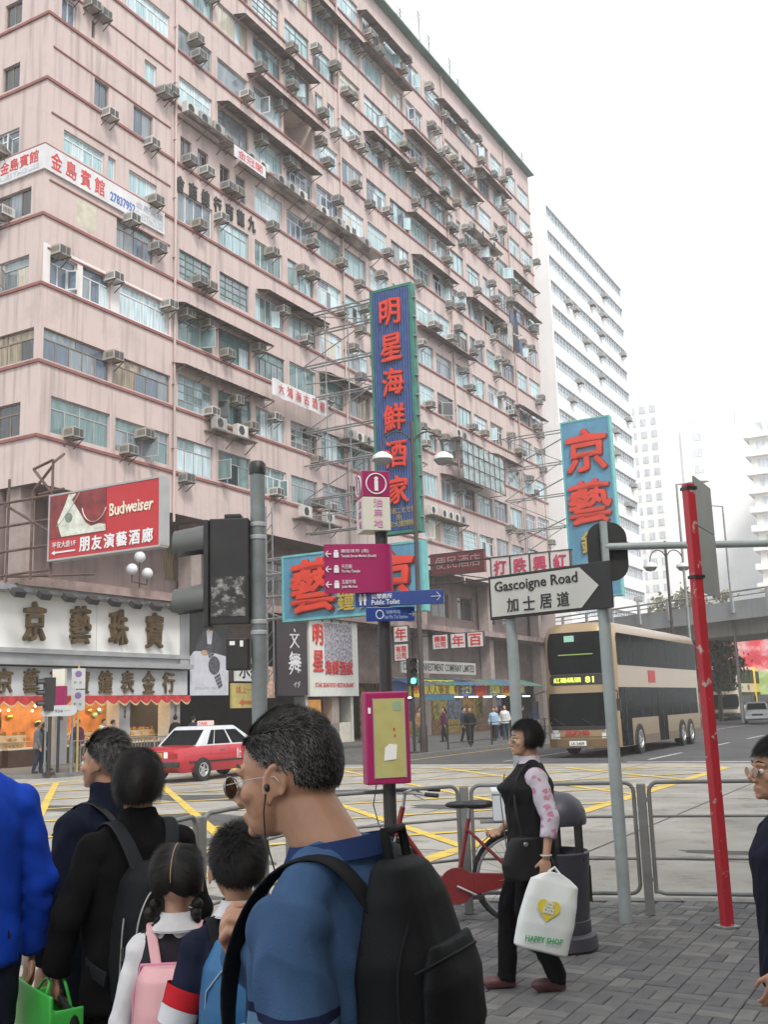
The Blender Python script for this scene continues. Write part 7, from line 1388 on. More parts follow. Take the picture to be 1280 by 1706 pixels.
def glasses(t, TH, lens, frame, r=0.023):
    g_ = MB()
    for sd in (-1, 1): g_.tube([TH @ Vector((sd*0.033+r*1.15*cos(a), 0.108-abs(cos(a)*0.004), 1.574+r*0.85*sin(a))) for a in [2*pi*k/18 for k in range(19)]], 0.0012, 6, caps=False); g_.tube([TH @ Vector((sd*0.06, 0.1, 1.58)), TH @ Vector((sd*0.079, 0.03, 1.582)), TH @ Vector((sd*0.085, -0.012, 1.578)), TH @ Vector((sd*0.081, -0.022, 1.562))], 0.001, 6)
    g_.tube([TH @ Vector((-0.01, 0.111, 1.578)), TH @ Vector((0.01, 0.111, 1.578))], 0.0016, 6)
    g_ = g_.build('spectacles', frame, t, smooth=60)
    for sd in (-1, 1): l_ = MB(); l_.ell((sd*0.033, 0.1075, 1.574), (r*1.12, 0.0012, r*0.82), 16, 8, TH); l_.build('lens', lens, g_, smooth=60)
    return g_
glasses(man, TH, gl_m, m_bchr, 0.024)
e = MB(); e.ell((-0.087, 0.006, 1.562), (0.006, 0.006, 0.008), 10, 8, TH); e.tube([TH @ Vector((-0.092, 0.008, 1.552)), TH @ Vector((-0.094, 0.016, 1.52)), TH @ Vector((-0.086, 0.024, 1.48)), Vector((-0.075, 0.075, 1.40)), Vector((-0.07, 0.11, 1.34)), Vector((-0.03, 0.15, 1.2))], 0.0016, 6); e.build('earphone', m_blackpl, man, smooth=60)
b = MB(); P = [[Vector(((r_+0.006)*cos(a), -0.014+(r_+0.006)*0.98*sin(a), z-0.014*sin(a))) for a in [2*pi*k/28 for k in range(29)]] for r_, z in ((0.09, 1.418), (0.082, 1.44), (0.078, 1.452))]; b.grid(P); b.grid([[p+Vector((p.x*0.09, (p.y+0.02)*0.09, 0)) for p in r] for r in P]); b.build('neckband', cloth('navy_neckband', (0.02, 0.04, 0.12)), man, smooth=60)


def slab(name, b, mat, parent, voxel=0.007, smooth=6, wr=0.005, seed=1): return remesh(name, b, voxel, mat, parent, smooth, wr, (7, 7, 7), seed)
def bag_shape(b, rr, y0):    # rr: (z, halfwidth, depth); back panel at y0, bulging to -y
    P = []
    for z, w, d in rr: P.append([Vector((w*cos(a) if abs(cos(a)) < 0.999 else w*cos(a), y0+(d*(sin(a) if sin(a) < 0 else sin(a)*0.12)), z)) for a in [2*pi*k/28 for k in range(28)]])
    P = [[Vector((math.copysign(abs(p.x/w)**0.7*w if w else 0, p.x), p.y, p.z)) for p in row] for row, (z, w, d) in zip(P, rr)]
    b.grid(P, closed=True); n = 28; m = len(P); base = len(b.v)-m*n; b.f += [tuple(base+k for k in range(n-1, -1, -1)), tuple(base+(m-1)*n+k for k in range(n))]; b.m += [b.mi]*2
def strap(name, parent, pts, w, th, mat, side=None):
    b = MB(); P = [Vector(p) for p in pts]; rows = []
    for i, p in enumerate(P):
        t_ = (P[min(i+1, len(P)-1)]-P[max(i-1, 0)]).normalized(); out = Vector(side[i]).normalized() if side else Vector((0, 1, 0)); sd = t_.cross(out).normalized()*w/2; o_ = out*th/2; rows.append([p-sd-o_, p+sd-o_, p+sd+o_, p-sd+o_])
    b.grid(rows, closed=True); b.add(rows[0], [(3, 2, 1, 0)]); b.add(rows[-1], [(0, 1, 2, 3)]); o = b.build(name, mat, parent, smooth=50); sb_ = o.modifiers.new('s', 'SUBSURF'); sb_.levels = 1; sb_.render_levels = 2; return o
m_black_ny = M('black_nylon', (0.006, 0.0065, 0.008), 0.7, spec=0.2, var=0.3, scale=6, bump=0.4, bscale=300, bdist=0.0015); m_grey_ny = M('charcoal_nylon', (0.011, 0.013, 0.016), 0.7, spec=0.2, var=0.25, scale=5, bump=0.4, bscale=300, bdist=0.0015); m_zip = M('zip_grey', (0.2, 0.2, 0.2), 0.45, metal=0.5, var=0.2)
def shoulder_straps(t, w, mat, ytop=-0.12, xs=0.11, zt=1.388, zb=1.0, front=0.17, yb=-0.12, both=(-1, 1)):
    for sd in both:
        pts = [(sd*xs*0.55, ytop-0.05, zt-0.13), (sd*xs*0.75, ytop-0.01, zt-0.045), (sd*xs*0.95, ytop+0.03, zt+0.022), (sd*xs*1.02, -0.04, zt+0.052), (sd*xs*1.05, 0.05, zt+0.025), (sd*xs*1.1, front*0.82, zt-0.07), (sd*xs*1.15, front, zt-0.18), (sd*xs*1.35, front*0.85, zt-0.29), (sd*0.205, 0.02, zb+0.03), (sd*0.17, yb, zb)]
        side = [(0, -1, 0.2), (0, -1, 0.5), (0, -0.5, 1), (0, 0, 1), (0, 0.4, 1), (0, 1, 0.5), (0, 1, 0.1), (sd*0.4, 1, 0), (sd, 0.1, 0), (sd, -0.4, 0)]; strap('strap', t, pts, w, 0.012, mat, side)
rk = thing('rucksack', 'large black rucksack worn by the man in the blue shirt', 'bag', man.location, man.rotation_euler.z); rk.scale = man.scale
b = MB(); bag_shape(b, [(0.82, 0.115, 0.11), (0.835, 0.135, 0.15), (0.90, 0.148, 0.17), (1.0, 0.15, 0.165), (1.12, 0.146, 0.14), (1.23, 0.134, 0.112), (1.32, 0.112, 0.085), (1.37, 0.085, 0.06), (1.385, 0.055, 0.035)], -0.12); slab('pack', b, m_black_ny, rk, 0.006, 5, 0.012)
b = MB(); bag_shape(b, [(0.84, 0.1, 0.03), (0.87, 0.118, 0.045), (0.95, 0.122, 0.048), (1.03, 0.115, 0.04), (1.06, 0.095, 0.02)], -0.268); slab('front_pocket', b, m_grey_ny, rk, 0.005, 3, 0.008)
b = MB(); bag_shape(b, [(1.08, 0.12, 0.03), (1.11, 0.122, 0.04), (1.19, 0.112, 0.036), (1.25, 0.085, 0.018)], -0.222); slab('upper_pocket', b, m_black_ny, rk, 0.005, 3, 0.007)
for pts in ([(-0.125, -0.24, 1.045), (-0.07, -0.29, 1.05), (0.0, -0.305, 1.052), (0.07, -0.29, 1.05), (0.125, -0.24, 1.045)], [(-0.12, -0.215, 1.215), (-0.07, -0.245, 1.23), (0, -0.252, 1.234), (0.07, -0.245, 1.23), (0.12, -0.215, 1.215)]): b = MB(); b.curve(pts, 0.0028, 6); b.build('seam_piping', m_black_ny, rk, smooth=60)
for sd in (-1, 1): strap('compression_strap', rk, [(sd*0.14, -0.13, 1.06), (sd*0.158, -0.19, 1.05), (sd*0.14, -0.25, 1.03), (sd*0.1, -0.285, 1.02)], 0.022, 0.004, m_grey_ny, [(sd, 0.3, 0), (sd, 0, 0), (sd*0.8, -0.6, 0), (sd*0.4, -1, 0)])
b = MB(); b.curve([(-0.155, -0.2, 0.86), (-0.158, -0.21, 1.0), (-0.15, -0.2, 1.12), (-0.13, -0.19, 1.22), (-0.08, -0.19, 1.29)], 0.003, 6); b.build('zip', m_black_ny, rk, smooth=60)
for sd in (-1, 1): b = MB(); b.ell((sd*0.148, -0.18, 0.95), (0.02, 0.07, 0.1), 14, 10); slab('side_pocket', b, m_grey_ny, rk, 0.007, 3, 0.003)
b = MB(); b.tube([(-0.035, -0.135, 1.375), (-0.035, -0.125, 1.425), (0.035, -0.125, 1.425), (0.035, -0.135, 1.375)], 0.009, 8); b.build('grab_handle', m_black_ny, rk, smooth=60)
b = MB(); b.tube([(-0.162+0.012*cos(a), -0.21, 0.9+0.014*sin(a)) for a in [2*pi*k/14 for k in range(15)]], 0.002, 6, caps=False); b.build('ring', m_chrome, rk)
for c_ in rk.children: c_.location.z += 0.045
shoulder_straps(rk, 0.062, m_black_ny, front=0.145, zb=0.95, xs=0.112, zt=1.392)

# ---------- older man in navy jacket
m_navyj = cloth('navy_jacket', (0.007, 0.010, 0.022), var=0.2)
om, TH = person('older man with grey hair in a long navy jacket seen from behind', (-1.09, 4.05, 0), -58, 1.585, HANG, STAND, [dict(name='jacket', mat=m_navyj, hem=0.70, bulk=1.12, sleeve=1.0, arm=1.25, voxel=0.008, wrinkle=0.011, collar=1.5, neck=1.46)], cloth('black_trousers', (0.005, 0.005, 0.006)), m_skin, head_yaw=-12, voxel=0.006)
b = MB(); scalp(b, TH, line_short); strands(b, TH, R_, 8000, line_short, lambda d: 0.022+0.022*max(0, d.z+0.1), comb_short, 0.3, 0.0014, mi=(0, 1, 1, 2, 2), wob=0.15); strands(b, TH, R_, 1800, lambda d, r: line_short(d) and d.y > -0.5 and d.z < 0.55, lambda d: 0.022, comb_short, 0.25, 0.0014, mi=(2, 3, 3), wob=0.15)
hair_obj(om, b, [m_hair_b, m_hair_d, m_hair_g, m_hair_w])
sbag = thing('shoulder_bag', 'black bag strap crossing the back of the older man in navy', 'bag', om.location, om.rotation_euler.z); sbag.scale = om.scale
strap('strap', sbag, [(-0.14, 0.13, 1.3), (-0.12, 0.03, 1.44), (-0.1, -0.09, 1.43), (0.0, -0.165, 1.25), (0.12, -0.165, 1.02), (0.2, -0.12, 0.86)], 0.045, 0.008, M('black_leather', (0.012, 0.011, 0.012), 0.5, var=0.2, spec=0.3), [(0, 1, 0.3), (0, 0.3, 1), (0, -0.5, 1), (0, -1, 0.3), (0, -1, 0), (0.6, -1, 0)])
b = MB(); b.ell((0.24, -0.02, 0.78), (0.06, 0.14, 0.12), 16, 10); slab('pouch', b, MATS['black_leather'], sbag, 0.01, 4, 0.003)

# ---------- woman with black backpack and green bag
m_blkj = cloth('black_jacket', (0.005, 0.0045, 0.005), var=0.25)
WA = {'L': ((-0.27, -0.02, 1.11), (-0.285, 0.05, 0.90), (0.05, 0.1, -1), (1, 0, 0), 1.0), 'R': HANG['R']}
wm, TH = person('woman with dark bobbed hair in a black jacket seen from behind', (-0.9, 3.75, 0), -36, 1.525, WA, STAND, [dict(name='jacket', mat=m_blkj, hem=0.76, bulk=1.1, sleeve=1.0, arm=1.22, voxel=0.008, wrinkle=0.010, collar=1.48)], cloth('black_trousers', (0.005, 0.005, 0.006)), m_skin, head_yaw=30, voxel=0.006)
def bob(d, r=None): return d.z > -0.85 and not (d.y > 0.45 and d.z < 0.62)
b = MB(); scalp(b, TH, lambda d: d.z > -0.5 and not (d.y > 0.5 and d.z < 0.6), R=(0.089, 0.108, 0.105))
strands(b, TH, R_, 7500, lambda d, r: d.z > -0.25 and not (d.y > 0.5 and d.z < 0.55), lambda d: 0.05+0.05*max(0, 0.5-d.z), lambda d: Vector((d.x*0.5, d.y*0.5-0.1, -1.0)), 0.16, 0.002, R=(0.09, 0.109, 0.106), mi=(0, 0, 0, 1), droop=0.12, wob=0.1)
strands(b, TH, R_, 3000, lambda d, r: -0.8 < d.z < -0.1 and d.y < 0.3, lambda d: 0.055, lambda d: Vector((d.x*0.2, d.y*0.3+0.1, -1.0)), 0.1, 0.002, R=(0.09, 0.106, 0.112), mi=(0, 0, 1), droop=0.1, wob=0.12)
hair_obj(wm, b, [m_hair_b, m_hair_d])
wb_ = thing('backpack', 'black backpack with pale grey zips worn by the woman in black', 'bag', wm.location, wm.rotation_euler.z); wb_.scale = wm.scale
b = MB(); bag_shape(b, [(0.80, 0.13, 0.12), (0.83, 0.15, 0.16), (0.95, 0.16, 0.17), (1.12, 0.15, 0.15), (1.24, 0.12, 0.11), (1.30, 0.08, 0.05)], -0.15); slab('pack', b, m_black_ny, wb_, 0.007, 5, 0.006)
for pts in ([(-0.14, -0.27, 0.82), (-0.135, -0.315, 0.98), (-0.11, -0.31, 1.13), (-0.04, -0.285, 1.22), (0.06, -0.28, 1.23)], [(-0.06, -0.33, 0.9), (-0.03, -0.325, 1.08), (0.05, -0.31, 1.14), (0.11, -0.3, 1.12)], [(-0.155, -0.24, 0.9), (-0.152, -0.25, 1.05), (-0.145, -0.25, 1.12)], [(0.02, -0.33, 0.83), (0.03, -0.335, 0.9), (0.08, -0.33, 0.97)]): b = MB(); b.curve(pts, 0.0032, 6); b.build('zip', M('pale_zip', (0.3, 0.3, 0.29), 0.4, metal=0.3, var=0.1), wb_, smooth=60)
for p in ((-0.03, -0.33, 1.06), (-0.152, -0.255, 1.0)): b = MB(); b.cbox(p, (0.014, 0.006, 0.045)); b.build('zip_pull', m_chrome, wb_, bevel=0.002)
shoulder_straps(wb_, 0.06, m_grey_ny, ytop=-0.14, front=0.165, zb=0.9, yb=-0.15)
gb = thing('carrier_bag', 'bright green shopping bag held by the woman in black', 'bag', wm.location, wm.rotation_euler.z); gb.scale = wm.scale
m_grn = M('green_plastic', (0.05, 0.42, 0.06), 0.4, var=0.15, scale=6); b = MB(); b.box(-0.36, -0.345, -0.12, 0.26, 0.42, 0.87); b.box(-0.25, -0.235, -0.12, 0.26, 0.42, 0.80); b.box(-0.36, -0.235, -0.12, -0.105, 0.42, 0.82); b.box(-0.36, -0.235, 0.245, 0.26, 0.42, 0.82); b.box(-0.36, -0.235, -0.12, 0.26, 0.41, 0.43); slab('bag', b, m_grn, gb, 0.007, 2, 0.012)
for x in (-0.352, -0.243): b = MB(); b.curve([(x, 0.0, 0.8), (x*0.5-0.14, 0.02, 0.885), (x*0.5-0.14, 0.08, 0.885), (x, 0.14, 0.8)], 0.006, 6); b.build('handle', m_grn, gb, smooth=60)
um = thing('umbrella', 'folded black umbrella held point down by the woman in black', 'umbrella', wm.location, wm.rotation_euler.z); um.scale = wm.scale; b = MB(); b.tube([(-0.27, -0.1, 0.80), (-0.27, -0.13, 0.68), (-0.26, -0.16, 0.3)], [0.018, 0.035, 0.012], 10); b.build('canopy', m_black_ny, um, smooth=50); b = MB(); b.tube([(-0.275, 0.03, 0.83), (-0.27, -0.1, 0.79)], 0.012, 8); b.build('handle', m_blackpl, um)

# ---------- schoolgirl with braids and pink bag
m_gtop = cloth('dark_grey_pinafore', (0.025, 0.024, 0.03)); m_wht = cloth('white_cotton', (0.62, 0.62, 0.64))
gi, TH = person('schoolgirl with two plaits and a white collar seen from behind', (-0.64, 3.18, 0), -4, 1.245, HANG, STAND, [dict(name='blouse', mat=m_wht, hem=0.9, bulk=0.98, sleeve=1.0, arm=1.1, voxel=0.009, wrinkle=0.008), dict(name='pinafore', mat=m_gtop, hem=0.62, bulk=1.06, sleeve=0.0, arm=0.92, voxel=0.009, wrinkle=0.006, neck=1.425)], None, m_skin2, head_yaw=8, voxel=0.007, slim=0.86, head_scale=1.12)
b = MB(); scalp(b, TH, lambda d: d.z > -0.45 and not (d.y > 0.5 and d.z < 0.6), R=(0.083, 0.104, 0.103)); part = lambda d: abs(d.x-0.04) < 0.03 and d.z > -0.3 and d.y < 0.3
strands(b, TH, R_, 7000, lambda d, r: d.z > -0.5 and not (d.y > 0.5 and d.z < 0.6) and not part(d), lambda d: 0.055, lambda d: Vector((1.0 if d.x > 0.04 else -1.0, 0.1, -0.75)), 0.08, 0.0018, R=(0.0835, 0.1045, 0.1035), mi=(0, 0, 1), wob=0.06)
for sd in (-1, 1):
    for k in range(9): c_ = Vector((sd*(0.075+0.02*sin(k*0.4)), -0.045-0.01*k*0.3, 1.50-0.028*k)); b.mi = k % 2; b.ell(c_+Vector((0.006*(-1)**k, 0, 0)), (0.022-0.0012*k, 0.02-0.001*k, 0.02), 10, 8, TH if k < 2 else None)
b.mi = 2; b.tube([TH @ Vector((0.004, -0.012-0.1045*cos(a), 1.6+0.1035*sin(a))) for a in [radians(-10+95*k/12) for k in range(13)]], 0.0022, 5)
hair_obj(gi, b, [m_hair_b, m_hair_d, m_skin2])
b = MB(); P = [[Vector((r_*cos(a), -0.02+r_*sin(a)*0.95, z)) for a in [2*pi*k/28 for k in range(29)]] for r_, z in ((0.068, 1.475), (0.083, 1.45), (0.125, 1.415))]; b.grid(P); b.grid([[p-Vector((0, 0, 0.006)) for p in r] for r in P]); b.build('collar', m_wht, gi, smooth=70)
pk_ = thing('school_bag', 'pale pink school backpack with piping worn by the girl with plaits', 'bag', gi.location, gi.rotation_euler.z); pk_.scale = gi.scale
m_pinkb = M('pink_bag_fabric', (0.66, 0.36, 0.38), 0.55, var=0.08, scale=5, bump=0.3, bscale=300, bdist=0.001); m_pinkt = M('pink_piping', (0.55, 0.2, 0.3), 0.5, var=0.05)
b = MB(); bag_shape(b, [(0.66, 0.15, 0.13), (0.69, 0.168, 0.17), (0.9, 0.172, 0.18), (1.15, 0.168, 0.17), (1.26, 0.155, 0.14), (1.3, 0.13, 0.09)], -0.135); slab('bag', b, m_pinkb, pk_, 0.008, 3, 0.003)
b = MB(); bag_shape(b, [(0.68, 0.13, 0.05), (0.72, 0.15, 0.075), (0.9, 0.155, 0.08), (1.0, 0.14, 0.06), (1.04, 0.1, 0.03)], -0.27); slab('front_pocket', b, m_pinkb, pk_, 0.008, 3, 0.004)
b = MB(); b.tube([(-0.17, -0.14, 0.68), (-0.174, -0.15, 0.95), (-0.168, -0.15, 1.2), (-0.14, -0.15, 1.3), (0.14, -0.15, 1.3), (0.168, -0.15, 1.2), (0.174, -0.15, 0.95)], 0.008, 8); b.build('piping', m_pinkt, pk_, smooth=60)
b = MB(); b.ell((-0.2, -0.2, 0.8), (0.05, 0.075, 0.13), 14, 10); slab('side_pocket', b, m_pinkb, pk_, 0.008, 3, 0.005); b = MB(); b.lathe([(0.032, 0.75), (0.034, 0.95), (0.02, 0.98)], 12, Matrix.Translation((-0.205, -0.2, 0))); b.build('bottle', M('grey_flask', (0.22, 0.2, 0.15), 0.4, var=0.2), pk_, smooth=50); shoulder_straps(pk_, 0.05, m_pinkb, ytop=-0.12, front=0.15, zb=0.85)

# ---------- schoolboy with blue bag
m_swt = cloth('navy_sweater', (0.013, 0.016, 0.035))
by, TH = person('schoolboy with cropped black hair in a navy sweater with red and white sleeve bands', (-0.425, 2.92, 0), -14, 1.315, HANG, STAND, [dict(name='sweater', mat=m_swt, hem=0.78, bulk=1.02, sleeve=1.0, arm=1.15, voxel=0.008, wrinkle=0.008)], cloth('grey_shorts', (0.05, 0.05, 0.055)), m_skin, head_yaw=-4, voxel=0.006, slim=0.86, head_scale=1.12)
for lo, hi, c_, nm in ((1.155, 1.215, (0.5, 0.02, 0.03), 'red_sleeve_band'), (1.10, 1.155, (0.6, 0.62, 0.66), 'white_sleeve_band')):
    for sd in (-1, 1):
        b = MB(); sh = Vector((sd*0.165, -0.012, 1.328)); el = Vector((sd*0.25, -0.02, 1.08)); f0 = (1.328-hi)/(1.328-1.08); f1 = (1.328-lo)/(1.328-1.08); b.tube([sh.lerp(el, f0), sh.lerp(el, f1)], [0.079, 0.0765], 18, caps=False); b.build('sleeve_band', cloth(nm, c_), by, smooth=60)
line_boy = lambda d, r=None: d.z > (0.55 if d.y > 0.6 else (0.0+0.8*max(0, d.y-0.1) if d.y > -0.15 else -0.58+0.5*max(0, d.y+0.6)))
b = MB(); scalp(b, TH, line_boy, R=(0.082, 0.103, 0.103)); strands(b, TH, R_, 9000, line_boy, lambda d: 0.028+0.02*max(0, d.z), lambda d: Vector((d.x*0.6+0.25, d.y*0.6+0.1, -0.6+d.z*0.5)), 0.3, 0.0015, R=(0.0825, 0.1035, 0.1035), mi=(0, 0, 1), wob=0.2); hair_obj(by, b, [m_hair_b, m_hair_d])
b = MB(); P = [[Vector((r_*cos(a), -0.02+r_*sin(a)*0.95, z)) for a in [2*pi*k/28 for k in range(29)]] for r_, z in ((0.066, 1.488), (0.08, 1.462), (0.1, 1.44))]; b.grid(P); b.grid([[p-Vector((0, 0, 0.006)) for p in r] for r in P]); b.build('collar', m_wht, by, smooth=70)
bb_ = thing('school_bag', 'blue school backpack with orange scribbled print worn by the boy', 'bag', by.location, by.rotation_euler.z); bb_.scale = by.scale
m_blub = M('blue_bag_fabric', (0.012, 0.105, 0.25), 0.5, var=0.1, scale=5, bump=0.3, bscale=300, bdist=0.001); m_blud = M('deep_blue_bag_fabric', (0.01, 0.055, 0.15), 0.5, var=0.1, scale=5, bump=0.3, bscale=300, bdist=0.001)
b = MB(); bag_shape(b, [(0.70, 0.15, 0.13), (0.73, 0.168, 0.17), (0.95, 0.172, 0.18), (1.18, 0.165, 0.16), (1.3, 0.15, 0.12), (1.38, 0.1, 0.06)], -0.14); slab('bag', b, m_blub, bb_, 0.007, 3, 0.003)
b = MB(); bag_shape(b, [(0.71, 0.15, 0.05), (0.75, 0.165, 0.08), (0.95, 0.165, 0.09), (1.08, 0.145, 0.07), (1.14, 0.1, 0.03)], -0.275); slab('front_pocket', b, m_blud, bb_, 0.007, 3, 0.003)
for zz, ww, yy in ((1.14, 0.155, -0.315), (1.05, 0.13, -0.362), (1.30, 0.15, -0.262)): b = MB(); b.tube([(-ww, yy+0.06, zz-0.16), (-ww*0.95, yy+0.035, zz-0.06), (-ww*0.6, yy+0.01, zz), (0, yy, zz+0.012), (ww*0.6, yy+0.01, zz), (ww*0.95, yy+0.035, zz-0.06), (ww, yy+0.06, zz-0.16)], 0.004, 6); b.build('zip', M('blue_zip', (0.2, 0.27, 0.36), 0.45, var=0.1), bb_, smooth=60)
q = text('MAX', bb_, 0.19, 0.05, (0.02, -0.372, 0.93), M('orange_scribble', (0.6, 0.1, 0.04), 0.6, var=0.2), 0.02, bold=0.05, brush=0.15); b = MB(); b.prism([(0.02+0.1*cos(a*pi/6)*(1 if a % 2 else 0.6), 0.9+0.055*sin(a*pi/6)*(1 if a % 2 else 0.6)) for a in range(12)], -0.370, -0.363); b.build('print_splash', M('blue_splash', (0.02, 0.16, 0.45), 0.6, var=0.2), bb_)
shoulder_straps(bb_, 0.05, m_black_ny, ytop=-0.12, front=0.16, zb=0.9); b = MB(); b.tube([(-0.03, -0.15, 1.38), (-0.03, -0.14, 1.43), (0.03, -0.14, 1.43), (0.03, -0.15, 1.38)], 0.009, 8); b.build('grab_handle', m_black_ny, bb_, smooth=60)

# ---------- person in bright blue jacket at the left
m_roy = cloth('royal_blue_jacket', (0.006, 0.05, 0.42), rough=0.7, var=0.2)
bl, TH = person('person in a bright royal blue jacket and navy trousers seen from behind', (-1.415, 3.55, 0), -42, 1.735, HANG, STAND, [dict(name='jacket', mat=m_roy, hem=0.84, bulk=1.02, sleeve=1.0, arm=1.15, voxel=0.008, wrinkle=0.011, collar=1.49)], cloth('navy_trousers', (0.010, 0.012, 0.028)), m_skin, head_yaw=-10, voxel=0.006, bulk=1.1)
b = MB(); scalp(b, TH, line_boy); strands(b, TH, R_, 6000, line_boy, lambda d: 0.03, comb_short, 0.25, 0.0018, mi=(0, 0, 1), wob=0.15); hair_obj(bl, b, [m_hair_b, m_hair_d])

# ---------- woman in black vest with plastic bag
m_vest = cloth('black_quilted_vest', (0.011, 0.0105, 0.012), rough=0.7, var=0.25)
m_flor = cloth('floral_blouse', (0.5, 0.46, 0.52)); nt = m_flor.node_tree; N = nt.nodes; L = nt.links; bsdf = N['Principled BSDF']; src = bsdf.inputs['Base Color'].links[0].from_socket
tc = N.new('ShaderNodeTexCoord'); vr = N.new('ShaderNodeTexVoronoi'); vr.inputs['Scale'].default_value = 17; L.new(tc.outputs['Object'], vr.inputs['Vector']); nz = N.new('ShaderNodeTexNoise'); nz.inputs['Scale'].default_value = 45; L.new(tc.outputs['Object'], nz.inputs['Vector']); ad = N.new('ShaderNodeMath'); ad.operation = 'MULTIPLY_ADD'; ad.inputs[1].default_value = 0.5; L.new(nz.outputs[0], ad.inputs[0]); L.new(vr.outputs['Distance'], ad.inputs[2])
rp_ = N.new('ShaderNodeMapRange'); rp_.inputs[1].default_value = 0.56; rp_.inputs[2].default_value = 0.62; rp_.inputs[3].default_value = 1; rp_.inputs[4].default_value = 0; L.new(ad.outputs[0], rp_.inputs[0]); mx = N.new('ShaderNodeMix'); mx.data_type = 'RGBA'; L.new(rp_.outputs[0], mx.inputs[0]); L.new(src, mx.inputs[6]); mx.inputs[7].default_value = (0.46, 0.2, 0.29, 1); L.new(mx.outputs[2], bsdf.inputs['Base Color'])
WL = {'L': ((-0.075, 0.09, 0.50), (-0.08, -0.10, 0.095), 0), 'R': ((0.08, 0.16, 0.50), (0.085, 0.19, 0.09), 0)}
WA2 = {'L': ((-0.255, -0.07, 1.09), (-0.27, -0.02, 0.84), (0.1, 0.1, -1), (1, 0, 0), 1.1), 'R': ((0.23, -0.02, 1.1), (0.16, 0.17, 0.98), (-0.3, 0.9, -0.3), (-0.5, 0, 0.8), 0.8)}
wo_, TH = person('woman in a black padded vest and floral blouse standing at the corner', (0.82, 6.5, 0), -97, 1.535, WA2, WL, [dict(name='blouse', mat=m_flor, hem=0.9, bulk=0.98, sleeve=0.78, arm=1.2, voxel=0.008, wrinkle=0.007, collar=1.475), dict(name='vest', mat=m_vest, hem=0.74, bulk=1.1, sleeve=0.0, arm=0.72, voxel=0.008, wrinkle=0.010, neck=1.43, grow=0.008)], cloth('black_slacks', (0.005, 0.005, 0.006)), m_skin2, voxel=0.0055, bust=0.03, shoes=M('maroon_loafer', (0.09, 0.03, 0.035), 0.45, var=0.2), head_pitch=0)
b = MB(); scalp(b, TH, lambda d: d.z > -0.42 and not (d.y > 0.32 and d.z < 0.62), R=(0.09, 0.108, 0.109)); strands(b, TH, R_, 8500, lambda d, r: d.z > -0.45 and not (d.y > 0.36 and d.z < 0.55), lambda d: 0.045, lambda d: Vector((d.x*0.6, 0.2-d.y*0.5, -0.8)), 0.3, 0.0018, R=(0.091, 0.109, 0.11), mi=(0, 0, 1), droop=0.1, wob=0.25); hair_obj(wo_, b, [m_hair_b, m_hair_d])
glasses(wo_, TH, M('clear_lens', (0.35, 0.22, 0.16), 0.1, var=0.05), m_bchr, 0.022)
b = MB(); b.tube([Vector((-0.27+0.03*cos(a), -0.022+0.034*sin(a), 0.862)) for a in [2*pi*k/20 for k in range(21)]], 0.005, 8, caps=False); b.build('bangle', M('jade_bangle', (0.55, 0.56, 0.5), 0.2, var=0.05), wo_, smooth=60)
b = MB(); b.tube([(0.0, 0.158, 1.36), (0.0, 0.195, 1.2), (0, 0.18, 1.0), (0, 0.165, 0.8)], 0.004, 6); b.build('zip', m_zip, wo_, smooth=60)
hb = thing('handbag', 'black slouchy shoulder bag hanging at the hip of the woman in the vest', 'bag', wo_.location, wo_.rotation_euler.z); hb.scale = wo_.scale
b = MB(); P = [[Vector((-0.19+0.055*cos(a), 0.08+w*sin(a), z)) for a in [2*pi*k/24 for k in range(24)]] for z, w in ((0.70, 0.13), (0.72, 0.16), (0.80, 0.175), (0.92, 0.13), (0.97, 0.1))]; b.grid(P, closed=True); b.f += [tuple(range(23, -1, -1)), tuple(96+k for k in range(24))]; b.m += [0, 0]; slab('pouch', b, MATS['black_leather'], hb, 0.008, 5, 0.006)
strap('strap', hb, [(-0.2, 0.1, 0.95), (-0.19, 0.15, 1.15), (-0.13, 0.13, 1.33), (-0.11, 0.02, 1.455), (-0.11, -0.1, 1.40), (-0.17, -0.16, 1.15), (-0.21, 0.0, 0.95)], 0.02, 0.006, MATS['black_leather'], [(-1, 0.5, 0), (-0.5, 1, 0.2), (-0.2, 1, 0.6), (0, 0, 1), (0, -1, 0.4), (-0.7, -1, 0), (-1, 0, 0)]); b = MB(); b.ell((-0.247, 0.1, 0.93), (0.006, 0.016, 0.016), 10, 6); b.build('badge', m_chrome, hb)
pbag = thing('carrier_bag', 'white plastic carrier bag with a yellow heart held by the woman in the vest', 'bag', wo_.location, wo_.rotation_euler.z); pbag.scale = wo_.scale
m_wpl = M('white_plastic_bag', (0.68, 0.71, 0.70), 0.35, var=0.06, scale=5); TB = Matrix.Translation((-0.29, -0.05, 0.74)) @ Matrix.Rotation(radians(16), 4, 'X')
b = MB(); P = [[TB @ Vector((t_*cos(a), -0.02+w*math.copysign(abs(sin(a))**0.55, sin(a)), z)) for a in [2*pi*k/32 for k in range(32)]] for z, w, t_ in ((-0.46, 0.15, 0.02), (-0.45, 0.175, 0.05), (-0.3, 0.18, 0.06), (-0.15, 0.175, 0.05), (-0.04, 0.16, 0.03), (0.0, 0.1, 0.016), (0.025, 0.04, 0.012))]; b.grid(P, closed=True); b.f += [tuple(range(31, -1, -1)), tuple(192+k for k in range(32))]; b.m += [0, 0]; slab('bag', b, m_wpl, pbag, 0.006, 3, 0.010)
for yy in (-0.02,): b = MB(); b.tube([TB @ Vector((0, -0.05, 0.015)), TB @ Vector((0.02, -0.01, 0.05)), TB @ Vector((0, 0.03, 0.015))], 0.009, 8); b.build('handle', m_wpl, pbag, smooth=60)
